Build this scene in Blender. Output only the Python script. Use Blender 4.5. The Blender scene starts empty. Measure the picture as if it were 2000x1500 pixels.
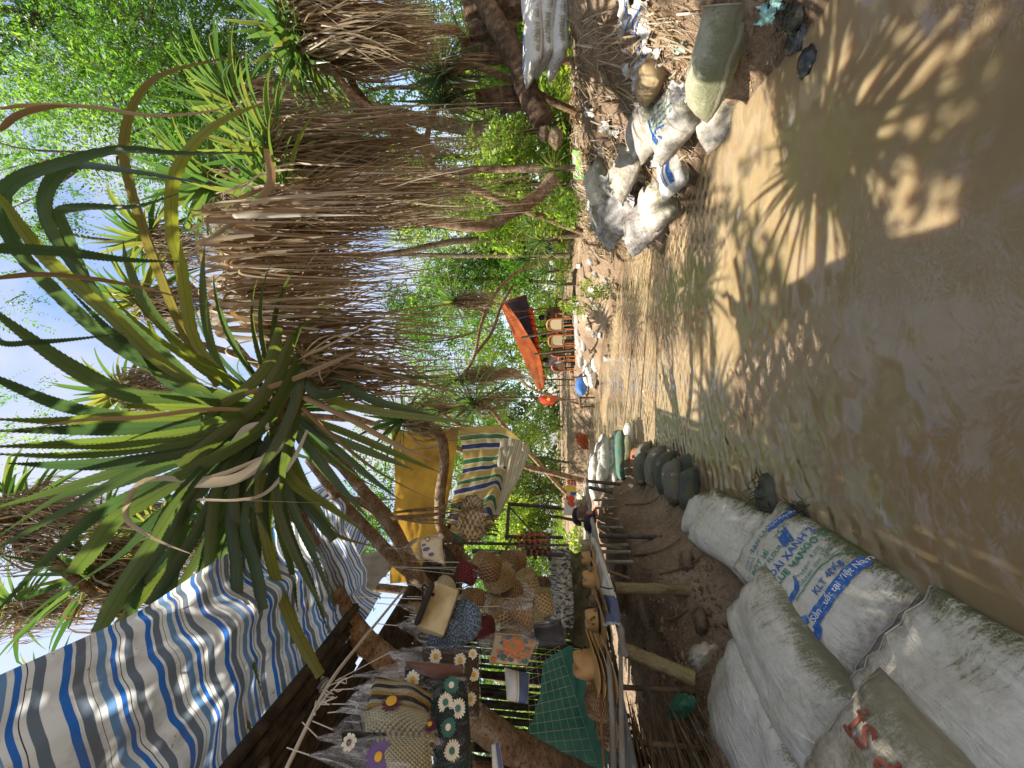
import bpy, math, random
import numpy as np
from mathutils import Vector, Matrix, noise
R = random.Random(7)
SC = bpy.context.scene
COL = SC.collection
# ------------------------------------------------------------------ camera (portrait photo lying on its side)
FPX, VH, EYE = 722.0, 1085.0, 1.55
TH = math.atan((VH - 1000) / FPX)
CT, ST = math.cos(TH), math.sin(TH)

def ray(X, Y):
    a = (750 - Y) / FPX
    b = (1000 - X) / FPX
    return Vector((a, CT - b * ST, ST + b * CT))

def P(X, Y, d):
    return Vector((0, 0, EYE)) + ray(X, Y) * d

def PZ(X, Y, z=0.0):
    r = ray(X, Y)
    return Vector((0, 0, EYE)) + r * ((z - EYE) / r.z)

def PX(X, Y, x):
    r = ray(X, Y)
    return Vector((0, 0, EYE)) + r * (x / r.x)

def PXS(l):
    return [P(*q) for q in l]

cam = bpy.data.cameras.new('camera')
camo = bpy.data.objects.new('camera', cam)
COL.objects.link(camo)
cam.sensor_width = 36
cam.lens = 36 * FPX / 2000
cam.clip_end = 600
cam.clip_start = 0.05
up = Vector((0, -ST, CT)); fw = Vector((0, CT, ST)); rt = Vector((1, 0, 0))
M = Matrix.Identity(4)
for i in range(3):
    M[i][0] = -up[i]; M[i][1] = rt[i]; M[i][2] = -fw[i]
M.translation = Vector((0, 0, EYE))
camo.matrix_world = M
SC.camera = camo

# ------------------------------------------------------------------ mesh builder
class MB:
    def __init__(s):
        s.v = []; s.f = []; s.uv = []; s.var = []; s.m = []
    def add(s, vs, fs, uvs=None, var=0.5, mat=0):
        o = len(s.v)
        s.v += [tuple(p) for p in vs]
        s.f += [tuple(i + o for i in f) for f in fs]
        s.uv += uvs if uvs else [(0.0, 0.0)] * len(vs)
        s.var += var if isinstance(var, list) else [var] * len(vs)
        s.m += [mat] * len(fs)
    def grid(s, rows, closed=False, var=0.5, mat=0, uv=None):
        n = len(rows); k = len(rows[0]); vs = [p for r in rows for p in r]; fs = []
        uvs = []
        for i in range(n):
            for j in range(k):
                uvs.append(uv[i][j] if uv else (j / (k if closed else k - 1), i / max(1, n - 1)))
        for i in range(n - 1):
            for j in range(k if closed else k - 1):
                j2 = (j + 1) % k
                fs.append((i * k + j, i * k + j2, (i + 1) * k + j2, (i + 1) * k + j))
        s.add(vs, fs, uvs, var, mat)
    def tube(s, pts, rad, seg=8, var=0.5, mat=0, cap=True, jit=0.0, ring=0.0, vs=1.0):
        pts = [Vector(p) for p in pts]; n = len(pts)
        if not isinstance(rad, (list, tuple)): rad = [rad] * n
        rows = []; uvs = []; prev = None; L = 0
        for i, p in enumerate(pts):
            t = (pts[min(i + 1, n - 1)] - pts[max(i - 1, 0)]).normalized()
            if prev is None:
                a = t.orthogonal().normalized()
            else:
                a = (prev - t * prev.dot(t)).normalized()
            prev = a; b = t.cross(a)
            if i: L += (pts[i] - pts[i - 1]).length
            r0 = rad[i] * (1 + (ring if i % 2 else -ring))
            row = []
            for j in range(seg):
                an = 2 * math.pi * j / seg
                rr = r0 * (1 + (R.uniform(-jit, jit) if jit else 0))
                row.append(p + (a * math.cos(an) + b * math.sin(an)) * rr)
            rows.append(row); uvs.append([(j / seg, L * vs) for j in range(seg)])
        s.grid(rows, True, var, mat, uvs)
        if cap:
            for row in (rows[0], rows[-1]):
                s.add(row, [tuple(range(seg)) if row is rows[-1] else tuple(reversed(range(seg)))], None, var, mat)
    def box(s, c, size, rot=None, var=0.5, mat=0):
        c = Vector(c); x, y, z = [q / 2 for q in size]
        vs = [Vector((sx * x, sy * y, sz * z)) for sx in (-1, 1) for sy in (-1, 1) for sz in (-1, 1)]
        if rot is not None: vs = [rot @ q for q in vs]
        s.add([q + c for q in vs], [(0, 1, 3, 2), (4, 6, 7, 5), (0, 4, 5, 1), (2, 3, 7, 6), (0, 2, 6, 4), (1, 5, 7, 3)],
              [(0, 0), (0, 1), (1, 0), (1, 1), (0, 0), (0, 1), (1, 0), (1, 1)], var, mat)
    def lathe(s, prof, seg=24, c=(0, 0, 0), rot=None, var=0.5, mat=0, fn=None):
        rows = []
        for r, z in prof:
            row = []
            for j in range(seg):
                an = 2 * math.pi * j / seg
                q = Vector((r * math.cos(an), r * math.sin(an), z))
                if fn: q = fn(q, r, an)
                if rot is not None: q = rot @ q
                row.append(q + Vector(c))
            rows.append(row)
        s.grid(rows, True, var, mat)
    def ribbon(s, pts, wid, side=None, roll=0.0, fold=0.25, var=0.5, mat=0, spines=0.0, twist=0.0, v0=0.0):
        """leaf blade along pts; wid(t) half-width; V-shaped cross-section"""
        n = len(pts); rows = []; L = []
        edges = []
        for i, p in enumerate(pts):
            t = (pts[min(i + 1, n - 1)] - pts[max(i - 1, 0)])
            t = t.normalized() if t.length > 1e-9 else Vector((0, 0, 1))
            ref = side if side is not None else Vector((0, 0, 1))
            sd = t.cross(ref)
            if sd.length < 0.05: sd = t.orthogonal()
            sd.normalize()
            nn = sd.cross(t)
            a = roll + twist * i / (n - 1)
            sd2 = sd * math.cos(a) + nn * math.sin(a)
            nn2 = nn * math.cos(a) - sd * math.sin(a)
            w = wid(i / (n - 1))
            rows.append([p - sd2 * w + nn2 * w * fold, p, p + sd2 * w + nn2 * w * fold])
            edges.append((p, sd2, w, t))
        uv = [[(0, i / (n - 1)), (0.5, i / (n - 1)), (1, i / (n - 1))] for i in range(n)]
        s.grid(rows, False, var, mat, uv)
        if spines:
            for i in range(n - 1):
                for k in range(2):
                    for sg in (0, 2):
                        p0 = rows[i][sg].lerp(rows[i + 1][sg], k * 0.5)
                        p1 = rows[i][sg].lerp(rows[i + 1][sg], k * 0.5 + 0.28)
                        o = (rows[i][sg] - rows[i][1])
                        if o.length < 1e-4: continue
                        tip = p1 + o.normalized() * spines + (p1 - p0) * 0.6
                        s.add([p0, p1, tip], [(0, 1, 2)], [(0.99, 0.5)] * 3, var, mat)
    def build(s, name, mats, parent=None, smooth=True, loc=None, rot=None):
        me = bpy.data.meshes.new(name)
        if not isinstance(mats, (list, tuple)): mats = [mats]
        nv = len(s.v); nf = len(s.f)
        me.vertices.add(nv)
        me.vertices.foreach_set('co', np.array(s.v, dtype=np.float32).ravel())
        ln = np.array([len(f) for f in s.f], dtype=np.int32)
        li = np.fromiter((i for f in s.f for i in f), dtype=np.int32)
        me.loops.add(len(li)); me.loops.foreach_set('vertex_index', li)
        me.polygons.add(nf)
        me.polygons.foreach_set('loop_start', np.concatenate(([0], np.cumsum(ln)[:-1])).astype(np.int32))
        me.polygons.foreach_set('loop_total', ln)
        for q in mats: me.materials.append(q)
        me.polygons.foreach_set('material_index', np.array(s.m, dtype=np.int32))
        me.update(calc_edges=True)
        uvl = me.uv_layers.new(name='UVMap')
        uvl.data.foreach_set('uv', np.array(s.uv, dtype=np.float32)[li].ravel())
        at = me.attributes.new('var', 'FLOAT', 'POINT')
        at.data.foreach_set('value', np.array(s.var, dtype=np.float32))
        if smooth: me.polygons.foreach_set('use_smooth', np.ones(nf, dtype=bool))
        me.validate()
        o = bpy.data.objects.new(name, me)
        COL.objects.link(o)
        if parent is not None: o.parent = parent
        if loc is not None: o.location = loc
        if rot is not None: o.rotation_euler = rot
        return o

def tag(o, label=None, cat=None, group=None, kind=None):
    if label: o['label'] = label
    if cat: o['category'] = cat
    if group: o['group'] = group
    if kind: o['kind'] = kind
    return o

def empty(name, label, cat, loc=(0, 0, 0), group=None, rz=0):
    o = bpy.data.objects.new(name, None)
    COL.objects.link(o)
    o.location = loc; o.rotation_euler = (0, 0, rz)
    o.empty_display_size = 0.1
    return tag(o, label, cat, group)

def ground(o_parent, o):
    """keep world coordinates of a part under an Empty that is not at the origin"""
    o.parent = o_parent
    o.matrix_parent_inverse = Matrix.Identity(4)
    o.location = o.location - o_parent.location
    return o

def spline(pts, n):
    """Catmull-Rom through pts"""
    pts = [Vector(p) for p in pts]
    k = len(pts)
    if k == 2: return [pts[0].lerp(pts[1], i / (n - 1)) for i in range(n)]
    out = []
    for i in range(n):
        u = i / (n - 1) * (k - 1)
        j = min(int(u), k - 2); t = u - j
        p1, p2 = pts[j], pts[j + 1]
        p0 = pts[j - 1] if j > 0 else p1 * 2 - p2
        p3 = pts[j + 2] if j + 2 < k else p2 * 2 - p1
        out.append(0.5 * ((2 * p1) + (p2 - p0) * t + (2 * p0 - 5 * p1 + 4 * p2 - p3) * t * t + (3 * p1 - p0 - 3 * p2 + p3) * t * t * t))
    return out

def patch(ctrl, nu, nv, wrinkle=0.0, wscale=6.0, aniso=(1, 1), uvs=(1, 1)):
    """cloth sheet through a grid of control points (rows of Vectors)"""
    a = [spline(r, nu) for r in ctrl]
    cols = [spline([a[i][j] for i in range(len(a))], nv) for j in range(nu)]
    rows = [[cols[j][i] for j in range(nu)] for i in range(nv)]
    if wrinkle:
        new = []
        for i in range(nv):
            r = []
            for j in range(nu):
                du = rows[i][min(j + 1, nu - 1)] - rows[i][max(j - 1, 0)]
                dv = rows[min(i + 1, nv - 1)][j] - rows[max(i - 1, 0)][j]
                nn = du.cross(dv)
                if nn.length > 1e-9: nn.normalize()
                w = noise.noise(Vector((j / nu * wscale * aniso[0], i / nv * wscale * aniso[1], len(ctrl) * 3.1 + ctrl[0][0].x * 7)))
                w += 0.5 * noise.noise(Vector((j / nu * wscale * 2.3 * aniso[0], i / nv * wscale * 2.3 * aniso[1], 9 + ctrl[0][0].y * 5)))
                r.append(rows[i][j] + nn * w * wrinkle)
            new.append(r)
        rows = new
    uv = [[(j / (nu - 1) * uvs[0], i / (nv - 1) * uvs[1]) for j in range(nu)] for i in range(nv)]
    return rows, uv

def frng(a, b): return R.uniform(a, b)
# ------------------------------------------------------------------ materials
class NT:
    def __init__(s, name):
        s.mat = bpy.data.materials.new(name); s.mat.use_nodes = True
        s.t = s.mat.node_tree; s.t.nodes.clear()
        s.out = s.n('ShaderNodeOutputMaterial')
    def n(s, typ, **kw):
        q = s.t.nodes.new(typ)
        for k, v in kw.items():
            if k[0] == '_': setattr(q, k[1:], v)
            else:
                key = k.replace('__', ' ')
                q.inputs[int(key[1:]) if key[0] == 'i' and key[1:].isdigit() else key].default_value = v
        return q
    def l(s, a, b): s.t.links.new(a, b)
    def coord(s, which='Object', scale=(1, 1, 1), rot=(0, 0, 0)):
        c = s.n('ShaderNodeTexCoord'); m = s.n('ShaderNodeMapping')
        m.inputs['Scale'].default_value = scale; m.inputs['Rotation'].default_value = rot
        s.l(c.outputs[which], m.inputs['Vector']); return m.outputs[0]
    def noise(s, scale, vec=None, detail=4, rough=0.55, dist=0.0):
        q = s.n('ShaderNodeTexNoise', Scale=scale, Detail=detail, Roughness=rough, Distortion=dist)
        if vec is not None: s.l(vec, q.inputs['Vector'])
        return q.outputs['Fac']
    def ramp(s, fac, stops, interp='LINEAR'):
        q = s.n('ShaderNodeValToRGB'); e = q.color_ramp.elements; q.color_ramp.interpolation = interp
        while len(e) < len(stops): e.new(0.5)
        for i, (p, c) in enumerate(stops):
            e[i].position = p; e[i].color = (*c, 1) if len(c) == 3 else c
        s.l(fac, q.inputs['Fac']); return q.outputs['Color']
    def mix(s, fac, a, b, mode='MIX'):
        q = s.n('ShaderNodeMix', _data_type='RGBA', _blend_type=mode)
        for k, v in ((0, fac), (6, a), (7, b)):
            if hasattr(v, 'node'): s.l(v, q.inputs[k])
            else: q.inputs[k].default_value = v if k == 0 else (*v, 1)
        return q.outputs[2]
    def math(s, op, a, b=0.0, clamp=False):
        q = s.n('ShaderNodeMath', _operation=op, _use_clamp=clamp)
        for k, v in ((0, a), (1, b)):
            if hasattr(v, 'node'): s.l(v, q.inputs[k])
            else: q.inputs[k].default_value = v
        return q.outputs[0]
    def var(s):
        q = s.n('ShaderNodeAttribute', _attribute_name='var'); return q.outputs['Fac']
    def uvxy(s):
        c = s.n('ShaderNodeTexCoord'); x = s.n('ShaderNodeSeparateXYZ'); s.l(c.outputs['UV'], x.inputs[0]); return x.outputs[0], x.outputs[1], c.outputs['UV']
    def bump(s, h, strength=0.3, dist=0.02):
        q = s.n('ShaderNodeBump', Strength=strength, Distance=dist); s.l(h, q.inputs['Height']); return q.outputs[0]
    def bsdf(s, col, rough=0.6, spec=0.4, bump=None, transl=0.0, tcol=None, **kw):
        q = s.n('ShaderNodeBsdfPrincipled', Roughness=rough, **kw)
        q.inputs['Specular IOR Level'].default_value = spec
        if hasattr(col, 'node'): s.l(col, q.inputs['Base Color'])
        else: q.inputs['Base Color'].default_value = (*col, 1)
        if bump is not None: s.l(bump, q.inputs['Normal'])
        if transl:
            tr = s.n('ShaderNodeBsdfTranslucent'); c = tcol if tcol is not None else col
            if hasattr(c, 'node'): s.l(c, tr.inputs[0])
            else: tr.inputs[0].default_value = (*c, 1)
            mx = s.n('ShaderNodeMixShader', i0=transl); s.l(q.outputs[0], mx.inputs[1]); s.l(tr.outputs[0], mx.inputs[2])
            s.l(mx.outputs[0], s.out.inputs[0])
        else: s.l(q.outputs[0], s.out.inputs[0])
        s.q = q
        return s.mat

def simple(name, c1, c2=None, scale=8, rough=0.7, spec=0.3, bump=0.0, bscale=None, transl=0.0, stops=(0.35, 0.65), stretch=(1, 1, 1), coat=0):
    k = NT(name)
    v = k.coord('Object', stretch)
    n = k.noise(scale, v)
    col = k.ramp(n, [(stops[0], c1), (stops[1], c2 or c1)])
    b = k.bump(k.noise(bscale or scale * 3, v), bump, 0.02) if bump else None
    m = k.bsdf(col, rough, spec, b, transl)
    if coat: k.q.inputs['Coat Weight'].default_value = coat
    return m

def leaf_mat(name, stops, tstops, transl=0.45, rough=0.4, tip=None, streak=True, spots=False):
    k = NT(name)
    va = k.var()
    col = k.ramp(va, stops); tc = k.ramp(va, tstops)
    x, y, uv = k.uvxy()
    if streak:
        mid = k.math('ABSOLUTE', k.math('SUBTRACT', x, 0.5))
        f = k.math('MULTIPLY', k.math('LESS_THAN', mid, 0.05), 0.35)
        col = k.mix(f, col, (0.015, 0.04, 0.01)); tc = k.mix(f, tc, (0.05, 0.1, 0.01))
    n = k.noise(3.0, k.coord('Object'), 3)
    col = k.mix(k.math('MULTIPLY', n, 0.45), col, (0.02, 0.035, 0.012))
    if tip:
        nn = k.noise(9, k.coord('Object'), 3)
        f = k.math('GREATER_THAN', k.math('ADD', y, k.math('MULTIPLY', nn, 0.2)), tip)
        col = k.mix(f, col, (0.16, 0.085, 0.035)); tc = k.mix(f, tc, (0.2, 0.1, 0.03))
    if spots:
        sp = k.math('GREATER_THAN', k.noise(38, k.coord('Object'), 2), 0.68)
        col = k.mix(k.math('MULTIPLY', sp, 0.5), col, (0.03, 0.025, 0.01))
    return k.bsdf(col, rough, 0.45, None, transl, tc)

G = (0.030, 0.075, 0.018)
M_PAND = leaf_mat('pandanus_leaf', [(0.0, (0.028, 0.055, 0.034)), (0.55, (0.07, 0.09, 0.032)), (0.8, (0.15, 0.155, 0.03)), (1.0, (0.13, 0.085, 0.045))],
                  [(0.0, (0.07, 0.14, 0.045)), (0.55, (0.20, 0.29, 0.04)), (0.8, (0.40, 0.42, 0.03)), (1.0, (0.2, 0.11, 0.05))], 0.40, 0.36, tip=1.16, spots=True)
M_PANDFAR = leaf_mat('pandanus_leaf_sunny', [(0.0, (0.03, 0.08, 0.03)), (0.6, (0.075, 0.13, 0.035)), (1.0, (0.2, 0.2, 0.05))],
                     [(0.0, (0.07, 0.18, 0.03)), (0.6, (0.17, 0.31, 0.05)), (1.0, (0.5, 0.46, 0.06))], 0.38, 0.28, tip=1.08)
M_DEAD = leaf_mat('dead_pandanus_leaf', [(0.0, (0.14, 0.085, 0.042)), (0.35, (0.33, 0.22, 0.115)), (0.7, (0.53, 0.42, 0.265)), (1.0, (0.66, 0.61, 0.53))],
                  [(0.0, (0.16, 0.08, 0.028)), (0.5, (0.38, 0.22, 0.09)), (1.0, (0.54, 0.43, 0.26))], 0.36, 0.6, streak=False)
M_LEAFLET = leaf_mat('feathery_leaf', [(0.0, (0.014, 0.045, 0.008)), (0.5, (0.08, 0.19, 0.02)), (1.0, (0.17, 0.29, 0.035))],  # darkest stop stands in for shade inside the crowns
                     [(0.0, (0.025, 0.09, 0.008)), (0.5, (0.18, 0.42, 0.03)), (1.0, (0.42, 0.66, 0.06))], 0.5, 0.45, streak=False)
M_BUSH = leaf_mat('bush_leaf', [(0.0, (0.02, 0.05, 0.008)), (0.5, (0.11, 0.19, 0.02)), (1.0, (0.25, 0.3, 0.04))],
                  [(0.0, (0.05, 0.14, 0.015)), (0.5, (0.42, 0.66, 0.05)), (1.0, (0.8, 0.85, 0.1))], 0.5, 0.4, streak=False)
M_DARKLEAF = leaf_mat('dark_tree_leaf', [(0.0, (0.02, 0.05, 0.012)), (0.6, (0.05, 0.10, 0.018)), (1.0, (0.12, 0.15, 0.03))],
                      [(0.0, (0.05, 0.14, 0.02)), (1.0, (0.3, 0.4, 0.05))], 0.4, 0.4, streak=False)

def bark(name, c1, c2, c3, ringscale=38, spk=.6):
    k = NT(name)
    x, y, uv = k.uvxy()
    v = k.coord('Object')
    n = k.noise(14, v, 5)
    rings = k.noise(1.0, k.coord('UV', (5, ringscale, 1)), 4, .7, .6)
    w = k.ramp(rings, [(.38, (0, 0, 0)), (.52, (1, 1, 1))])
    col = k.ramp(k.math('ADD', k.math('MULTIPLY', n, .6), k.math('MULTIPLY', k.noise(3.5, v, 3), .4)), [(0.36, c1), (0.5, c2), (0.64, c3)])
    col = k.mix(w, k.mix(.45, col, (c1[0] * .35, c1[1] * .35, c1[2] * .35)), col)
    sp = k.ramp(k.noise(62, v, 3, .65), [(.54, (0,) * 3), (.63, (1,) * 3)])
    col = k.mix(k.math('MULTIPLY', sp, spk), col, (0.05, 0.033, 0.022))
    hs = k.n('ShaderNodeSeparateColor'); k.l(w, hs.inputs[0])
    return k.bsdf(col, 0.9, 0.15, k.bump(k.math('ADD', hs.outputs[0], k.math('MULTIPLY', k.noise(60, v, 5, .7), 4)), 1.0, 0.010))

M_BARK = bark('pandanus_bark', (0.28, 0.165, 0.09), (0.42, 0.265, 0.15), (0.53, 0.42, 0.31), 26)
M_BARKG = bark('grey_bark', (0.12, 0.08, 0.05), (0.22, 0.16, 0.10), (0.33, 0.26, 0.19), 20)
M_STUMP = bark('stump_bark', (0.10, 0.065, 0.04), (0.19, 0.12, 0.07), (0.30, 0.21, 0.13), 12)
M_TWIG = simple('twig', (0.09, 0.06, 0.035), (0.2, 0.14, 0.08), 12, 0.85)

def soil_mat():
    k = NT('sandy_soil')
    v = k.coord('Object')
    n1 = k.noise(1.3, v, 6, 0.6); n2 = k.noise(17, v, 5, 0.65)
    col = k.ramp(k.math('ADD', k.math('MULTIPLY', n1, 0.6), k.math('MULTIPLY', n2, 0.4)),
                 [(0.32, (0.125, 0.08, 0.05)), (0.48, (0.24, 0.165, 0.105)), (0.62, (0.37, 0.27, 0.18)), (0.75, (0.44, 0.35, 0.25))])
    crumbs = k.math('GREATER_THAN', k.noise(70, v, 3, 0.6), 0.63)
    col = k.mix(k.math('MULTIPLY', crumbs, 0.6), col, (0.09, 0.055, 0.03))
    g = k.n('ShaderNodeNewGeometry'); sp = k.n('ShaderNodeSeparateXYZ'); k.l(g.outputs['Position'], sp.inputs[0])
    wet = k.math('LESS_THAN', k.math('SUBTRACT', sp.outputs[2], k.math('MULTIPLY', n2, 0.08)), 0.0)
    col = k.mix(k.math('MULTIPLY', wet, 0.6), col, (0.10, 0.062, 0.033))
    h = k.math('ADD', k.noise(9, v, 6, 0.7), k.math('MULTIPLY', k.noise(55, v, 4), 0.5))
    return k.bsdf(col, 0.95, 0.15, k.bump(h, 0.9, 0.06))
M_SOIL = soil_mat()

def water_mat():
    k = NT('muddy_water')
    v = k.coord('Object')
    n = k.noise(0.9, v, 3)
    col = k.ramp(n, [(0.3, (0.225, 0.153, 0.078)), (0.7, (0.295, 0.21, 0.115))])
    # ripples: transverse wavelets plus fine chop, broken up into patches
    def wave(rot, sc, dist):
        q = k.n('ShaderNodeTexWave', Scale=sc, Distortion=dist, Detail=2.0); q.bands_direction = 'Y'; q.inputs['Detail Scale'].default_value = 1.6
        k.l(k.coord('Object', (1, 1, 1), (0, 0, rot)), q.inputs['Vector']); return q.outputs['Fac']
    a = k.math('ADD', wave(.62, 1.9, 5.0), wave(-.50, 2.5, 5.5))
    pz = k.n('ShaderNodeSeparateXYZ'); tcx = k.n('ShaderNodeTexCoord'); k.l(tcx.outputs['Object'], pz.inputs[0])
    nn = k.noise(1.1, k.coord('Object'), 3)
    far = k.ramp(k.math('ADD', k.math('MULTIPLY', k.math('SUBTRACT', pz.outputs[1], k.math('MULTIPLY', pz.outputs[0], .9)), .16), k.math('MULTIPLY', k.math('SUBTRACT', nn, .5), .9)), [(.28, (0, 0, 0)), (.55, (1, 1, 1))])
    fs = k.n('ShaderNodeSeparateColor'); k.l(far, fs.inputs[0])
    a = k.math('MULTIPLY', a, fs.outputs[0])
    b = k.noise(1.0, k.coord('Object', (16.0, 24.0, 1.0), (0, 0, 0.5)), 3, 0.6, 1.0)
    big = k.noise(1.4, k.coord('Object', (1, 1.5, 1)), 2)
    msk = k.ramp(k.noise(0.7, k.coord('Object', (1, 0.8, 1)), 3), [(0.50, (0.06,) * 3), (0.66, (1,) * 3)])
    m1 = k.n('ShaderNodeSeparateColor'); k.l(msk, m1.inputs[0])
    h = k.math('ADD', k.math('MULTIPLY', k.math('ADD', k.math('MULTIPLY', a, .55), k.math('MULTIPLY', b, 0.22)), m1.outputs[0]), k.math('MULTIPLY', big, 0.7))
    d = k.n('ShaderNodeBsdfPrincipled', Roughness=1.0)
    k.l(col, d.inputs['Base Color']); d.inputs['Specular IOR Level'].default_value = 0.0
    d.inputs['Subsurface Weight'].default_value = 0.6
    d.inputs['Subsurface Radius'].default_value = (1.0, 0.5, 0.18)
    d.inputs['Subsurface Scale'].default_value = 0.22
    k.l(k.bump(k.math('ADD', k.math('MULTIPLY', a, .6), k.math('MULTIPLY', h, .25)), 0.5, 0.04), d.inputs['Normal'])
    nb = k.bump(h, 1.0, 0.085)
    g = k.n('ShaderNodeBsdfGlossy', Roughness=0.05); k.l(nb, g.inputs['Normal'])
    fr = k.n('ShaderNodeFresnel', IOR=1.36); k.l(nb, fr.inputs['Normal'])
    mx = k.n('ShaderNodeMixShader'); k.l(k.math('MULTIPLY', fr.outputs[0], 1.9, True), mx.inputs[0]); k.l(d.outputs[0], mx.inputs[1]); k.l(g.outputs[0], mx.inputs[2])
    k.l(mx.outputs[0], k.out.inputs[0])
    m = k.mat
    return m
M_WATER = water_mat()

def sack(name, base=(0.66, 0.62, 0.54), dirt=(0.33, 0.265, 0.18), moss=(0.09, 0.095, 0.03), edge=0.75, amount=0.5, dirtamt=0.55, weave=True):
    """woven polypropylene sack; u runs round the section (0.0 = right edge, 0.25 = top, 0.5 = left edge), v along the length"""
    k = NT(name)
    x, y, uv = k.uvxy()
    v = k.coord('Object')
    n = k.noise(5, v, 5, 0.65); n2 = k.noise(32, v, 5, 0.7); n3 = k.noise(95, v, 3, 0.6)
    d = k.ramp(k.math('ADD', k.math('MULTIPLY', n, 0.6), k.math('MULTIPLY', n2, 0.4)), [(0.42, (0, 0, 0)), (0.66, (1, 1, 1))])
    col = k.mix(k.math('MULTIPLY', d, dirtamt), base, dirt)
    # moss and grime gather along the wet edge (u near 0 or 1), drawn out into streaks
    e = k.math('MULTIPLY', k.math('ABSOLUTE', k.math('SUBTRACT', x, 0.5)), 2.0)
    st = k.noise(1.0, k.coord('UV', (9, 46, 1)), 5, .7, .4)
    st2 = k.noise(1.0, k.coord('UV', (90, 130, 1)), 3, .7)
    f = k.math('ADD', e, k.math('MULTIPLY', k.math('SUBTRACT', n, 0.5), 0.9))
    f = k.math('ADD', f, k.math('MULTIPLY', k.math('SUBTRACT', st, 0.5), 0.7))
    f1 = k.ramp(f, [(edge - .06, (0, 0, 0)), (min(0.999, edge + 0.2), (1, 1, 1))])
    col = k.mix(k.math('MULTIPLY', f1, amount * .8), col, (0.27, 0.26, 0.13))
    f2 = k.ramp(k.math('ADD', f, k.math('MULTIPLY', k.math('SUBTRACT', st2, 0.5), 0.65)), [(edge + 0.02, (0, 0, 0)), (min(1.0, edge + 0.24), (1, 1, 1))])
    col = k.mix(k.math('MULTIPLY', f2, min(1, amount * 1.6), True), col, moss)
    # grime at the sewn ends
    en = k.math('MULTIPLY', k.math('ABSOLUTE', k.math('SUBTRACT', y, 0.5)), 2.0)
    fe = k.ramp(k.math('ADD', en, k.math('MULTIPLY', k.math('SUBTRACT', n2, 0.5), .35)), [(.80, (0, 0, 0)), (1.0, (1, 1, 1))])
    col = k.mix(k.math('MULTIPLY', fe, .75), col, (.16, .13, .09))
    spk = k.math('GREATER_THAN', k.math('ADD', k.noise(34, v, 4, .75), k.math('MULTIPLY', n, 0.12)), 0.765)
    col = k.mix(k.math('MULTIPLY', spk, 0.75), col, (0.07, 0.05, 0.035))
    vw = k.coord('UV', (240, 170, 1))
    ck = k.n('ShaderNodeTexChecker', Scale=1.0); k.l(vw, ck.inputs[0])
    h = k.math('ADD', k.math('MULTIPLY', ck.outputs[1], 0.25 if weave else 0), k.math('MULTIPLY', k.noise(7, v, 4, 0.6), 3.0))
    return k.bsdf(col, 0.62, 0.35, k.bump(k.math('ADD', h, k.math('MULTIPLY', k.noise(1.0, k.coord('Object', (22, 5, 14)), 4, .65, .8), 3.5)), 0.6, 0.010))
M_SACK = sack('sack_white')
M_SACKM = sack('sack_white_mossy', edge=0.68, amount=0.7)
M_SACKC = sack('sack_white_clean', base=(0.68, 0.65, 0.59), edge=0.93, amount=0.4, dirtamt=0.4)
M_SACKD = sack('sack_white_muddy', base=(0.6, 0.55, 0.47), dirt=(0.32, 0.22, 0.13), edge=0.55, amount=0.35, dirtamt=0.8)
M_SACKG = sack('sack_dark_green', base=(0.06, 0.07, 0.055), dirt=(0.10, 0.085, 0.055), edge=0.9, amount=0.3)
M_SACKT = sack('sack_olive', base=(0.34, 0.33, 0.23), dirt=(0.20, 0.16, 0.10), edge=0.6, amount=0.4, dirtamt=0.7)
M_TEAL = sack('sack_teal', base=(0.06, 0.17, 0.12), dirt=(0.14, 0.13, 0.08), edge=0.95, amount=0.3)
M_RUST = simple('sack_rust', (0.22, 0.07, 0.03), (0.32, 0.15, 0.08), 9, 0.8)
M_BLUEINK = simple('blue_ink', (0.03, 0.11, 0.36), (0.16, 0.27, 0.46), 40, 0.6, stops=(.5, .72))
M_GREENINK = simple('green_ink', (0.05, 0.22, 0.15), (0.22, 0.36, 0.27), 40, 0.6, stops=(.5, .72))
M_REDINK = simple('maroon_ink', (0.27, 0.07, 0.045), (0.40, 0.20, 0.14), 40, 0.6, stops=(.5, .75))
M_GREYINK = simple('grey_ink', (0.33, 0.33, 0.31), (0.45, 0.44, 0.42), 25, 0.6)
M_WHITEINK = simple('white_ink', (0.6, 0.62, 0.62), (0.7, 0.7, 0.7), 25, 0.6)
M_REDSUN = simple('bright_red_ink', (0.6, 0.06, 0.03), (0.7, 0.1, 0.05), 25, 0.6)
M_YELINK = simple('yellow_ink', (0.75, 0.5, 0.05), (0.8, 0.6, 0.1), 25, 0.6)
# ------------------------------------------------------------------ sun, sky
SUN = Vector((-0.43, -0.13, 0.90)).normalized()
elev = math.asin(SUN.z); rot = math.atan2(SUN.x, SUN.y)
w = bpy.data.worlds.new('World'); SC.world = w; w.use_nodes = True
nt = w.node_tree; nt.nodes.clear()
wo = nt.nodes.new('ShaderNodeOutputWorld'); bg = nt.nodes.new('ShaderNodeBackground')
sky = nt.nodes.new('ShaderNodeTexSky'); sky.sky_type = 'NISHITA'; sky.sun_disc = False
sky.sun_elevation = elev; sky.sun_rotation = rot
tc = nt.nodes.new('ShaderNodeTexCoord'); mp = nt.nodes.new('ShaderNodeMapping'); mp.inputs['Scale'].default_value = (1.0, 1.0, 1.6)
nz = nt.nodes.new('ShaderNodeTexNoise'); nz.inputs['Scale'].default_value = 2.1; nz.inputs['Detail'].default_value = 7; nz.inputs['Roughness'].default_value = 0.55
rp = nt.nodes.new('ShaderNodeValToRGB'); rp.color_ramp.elements[0].position = 0.36; rp.color_ramp.elements[1].position = 0.56
mx = nt.nodes.new('ShaderNodeMix'); mx.data_type = 'RGBA'
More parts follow.
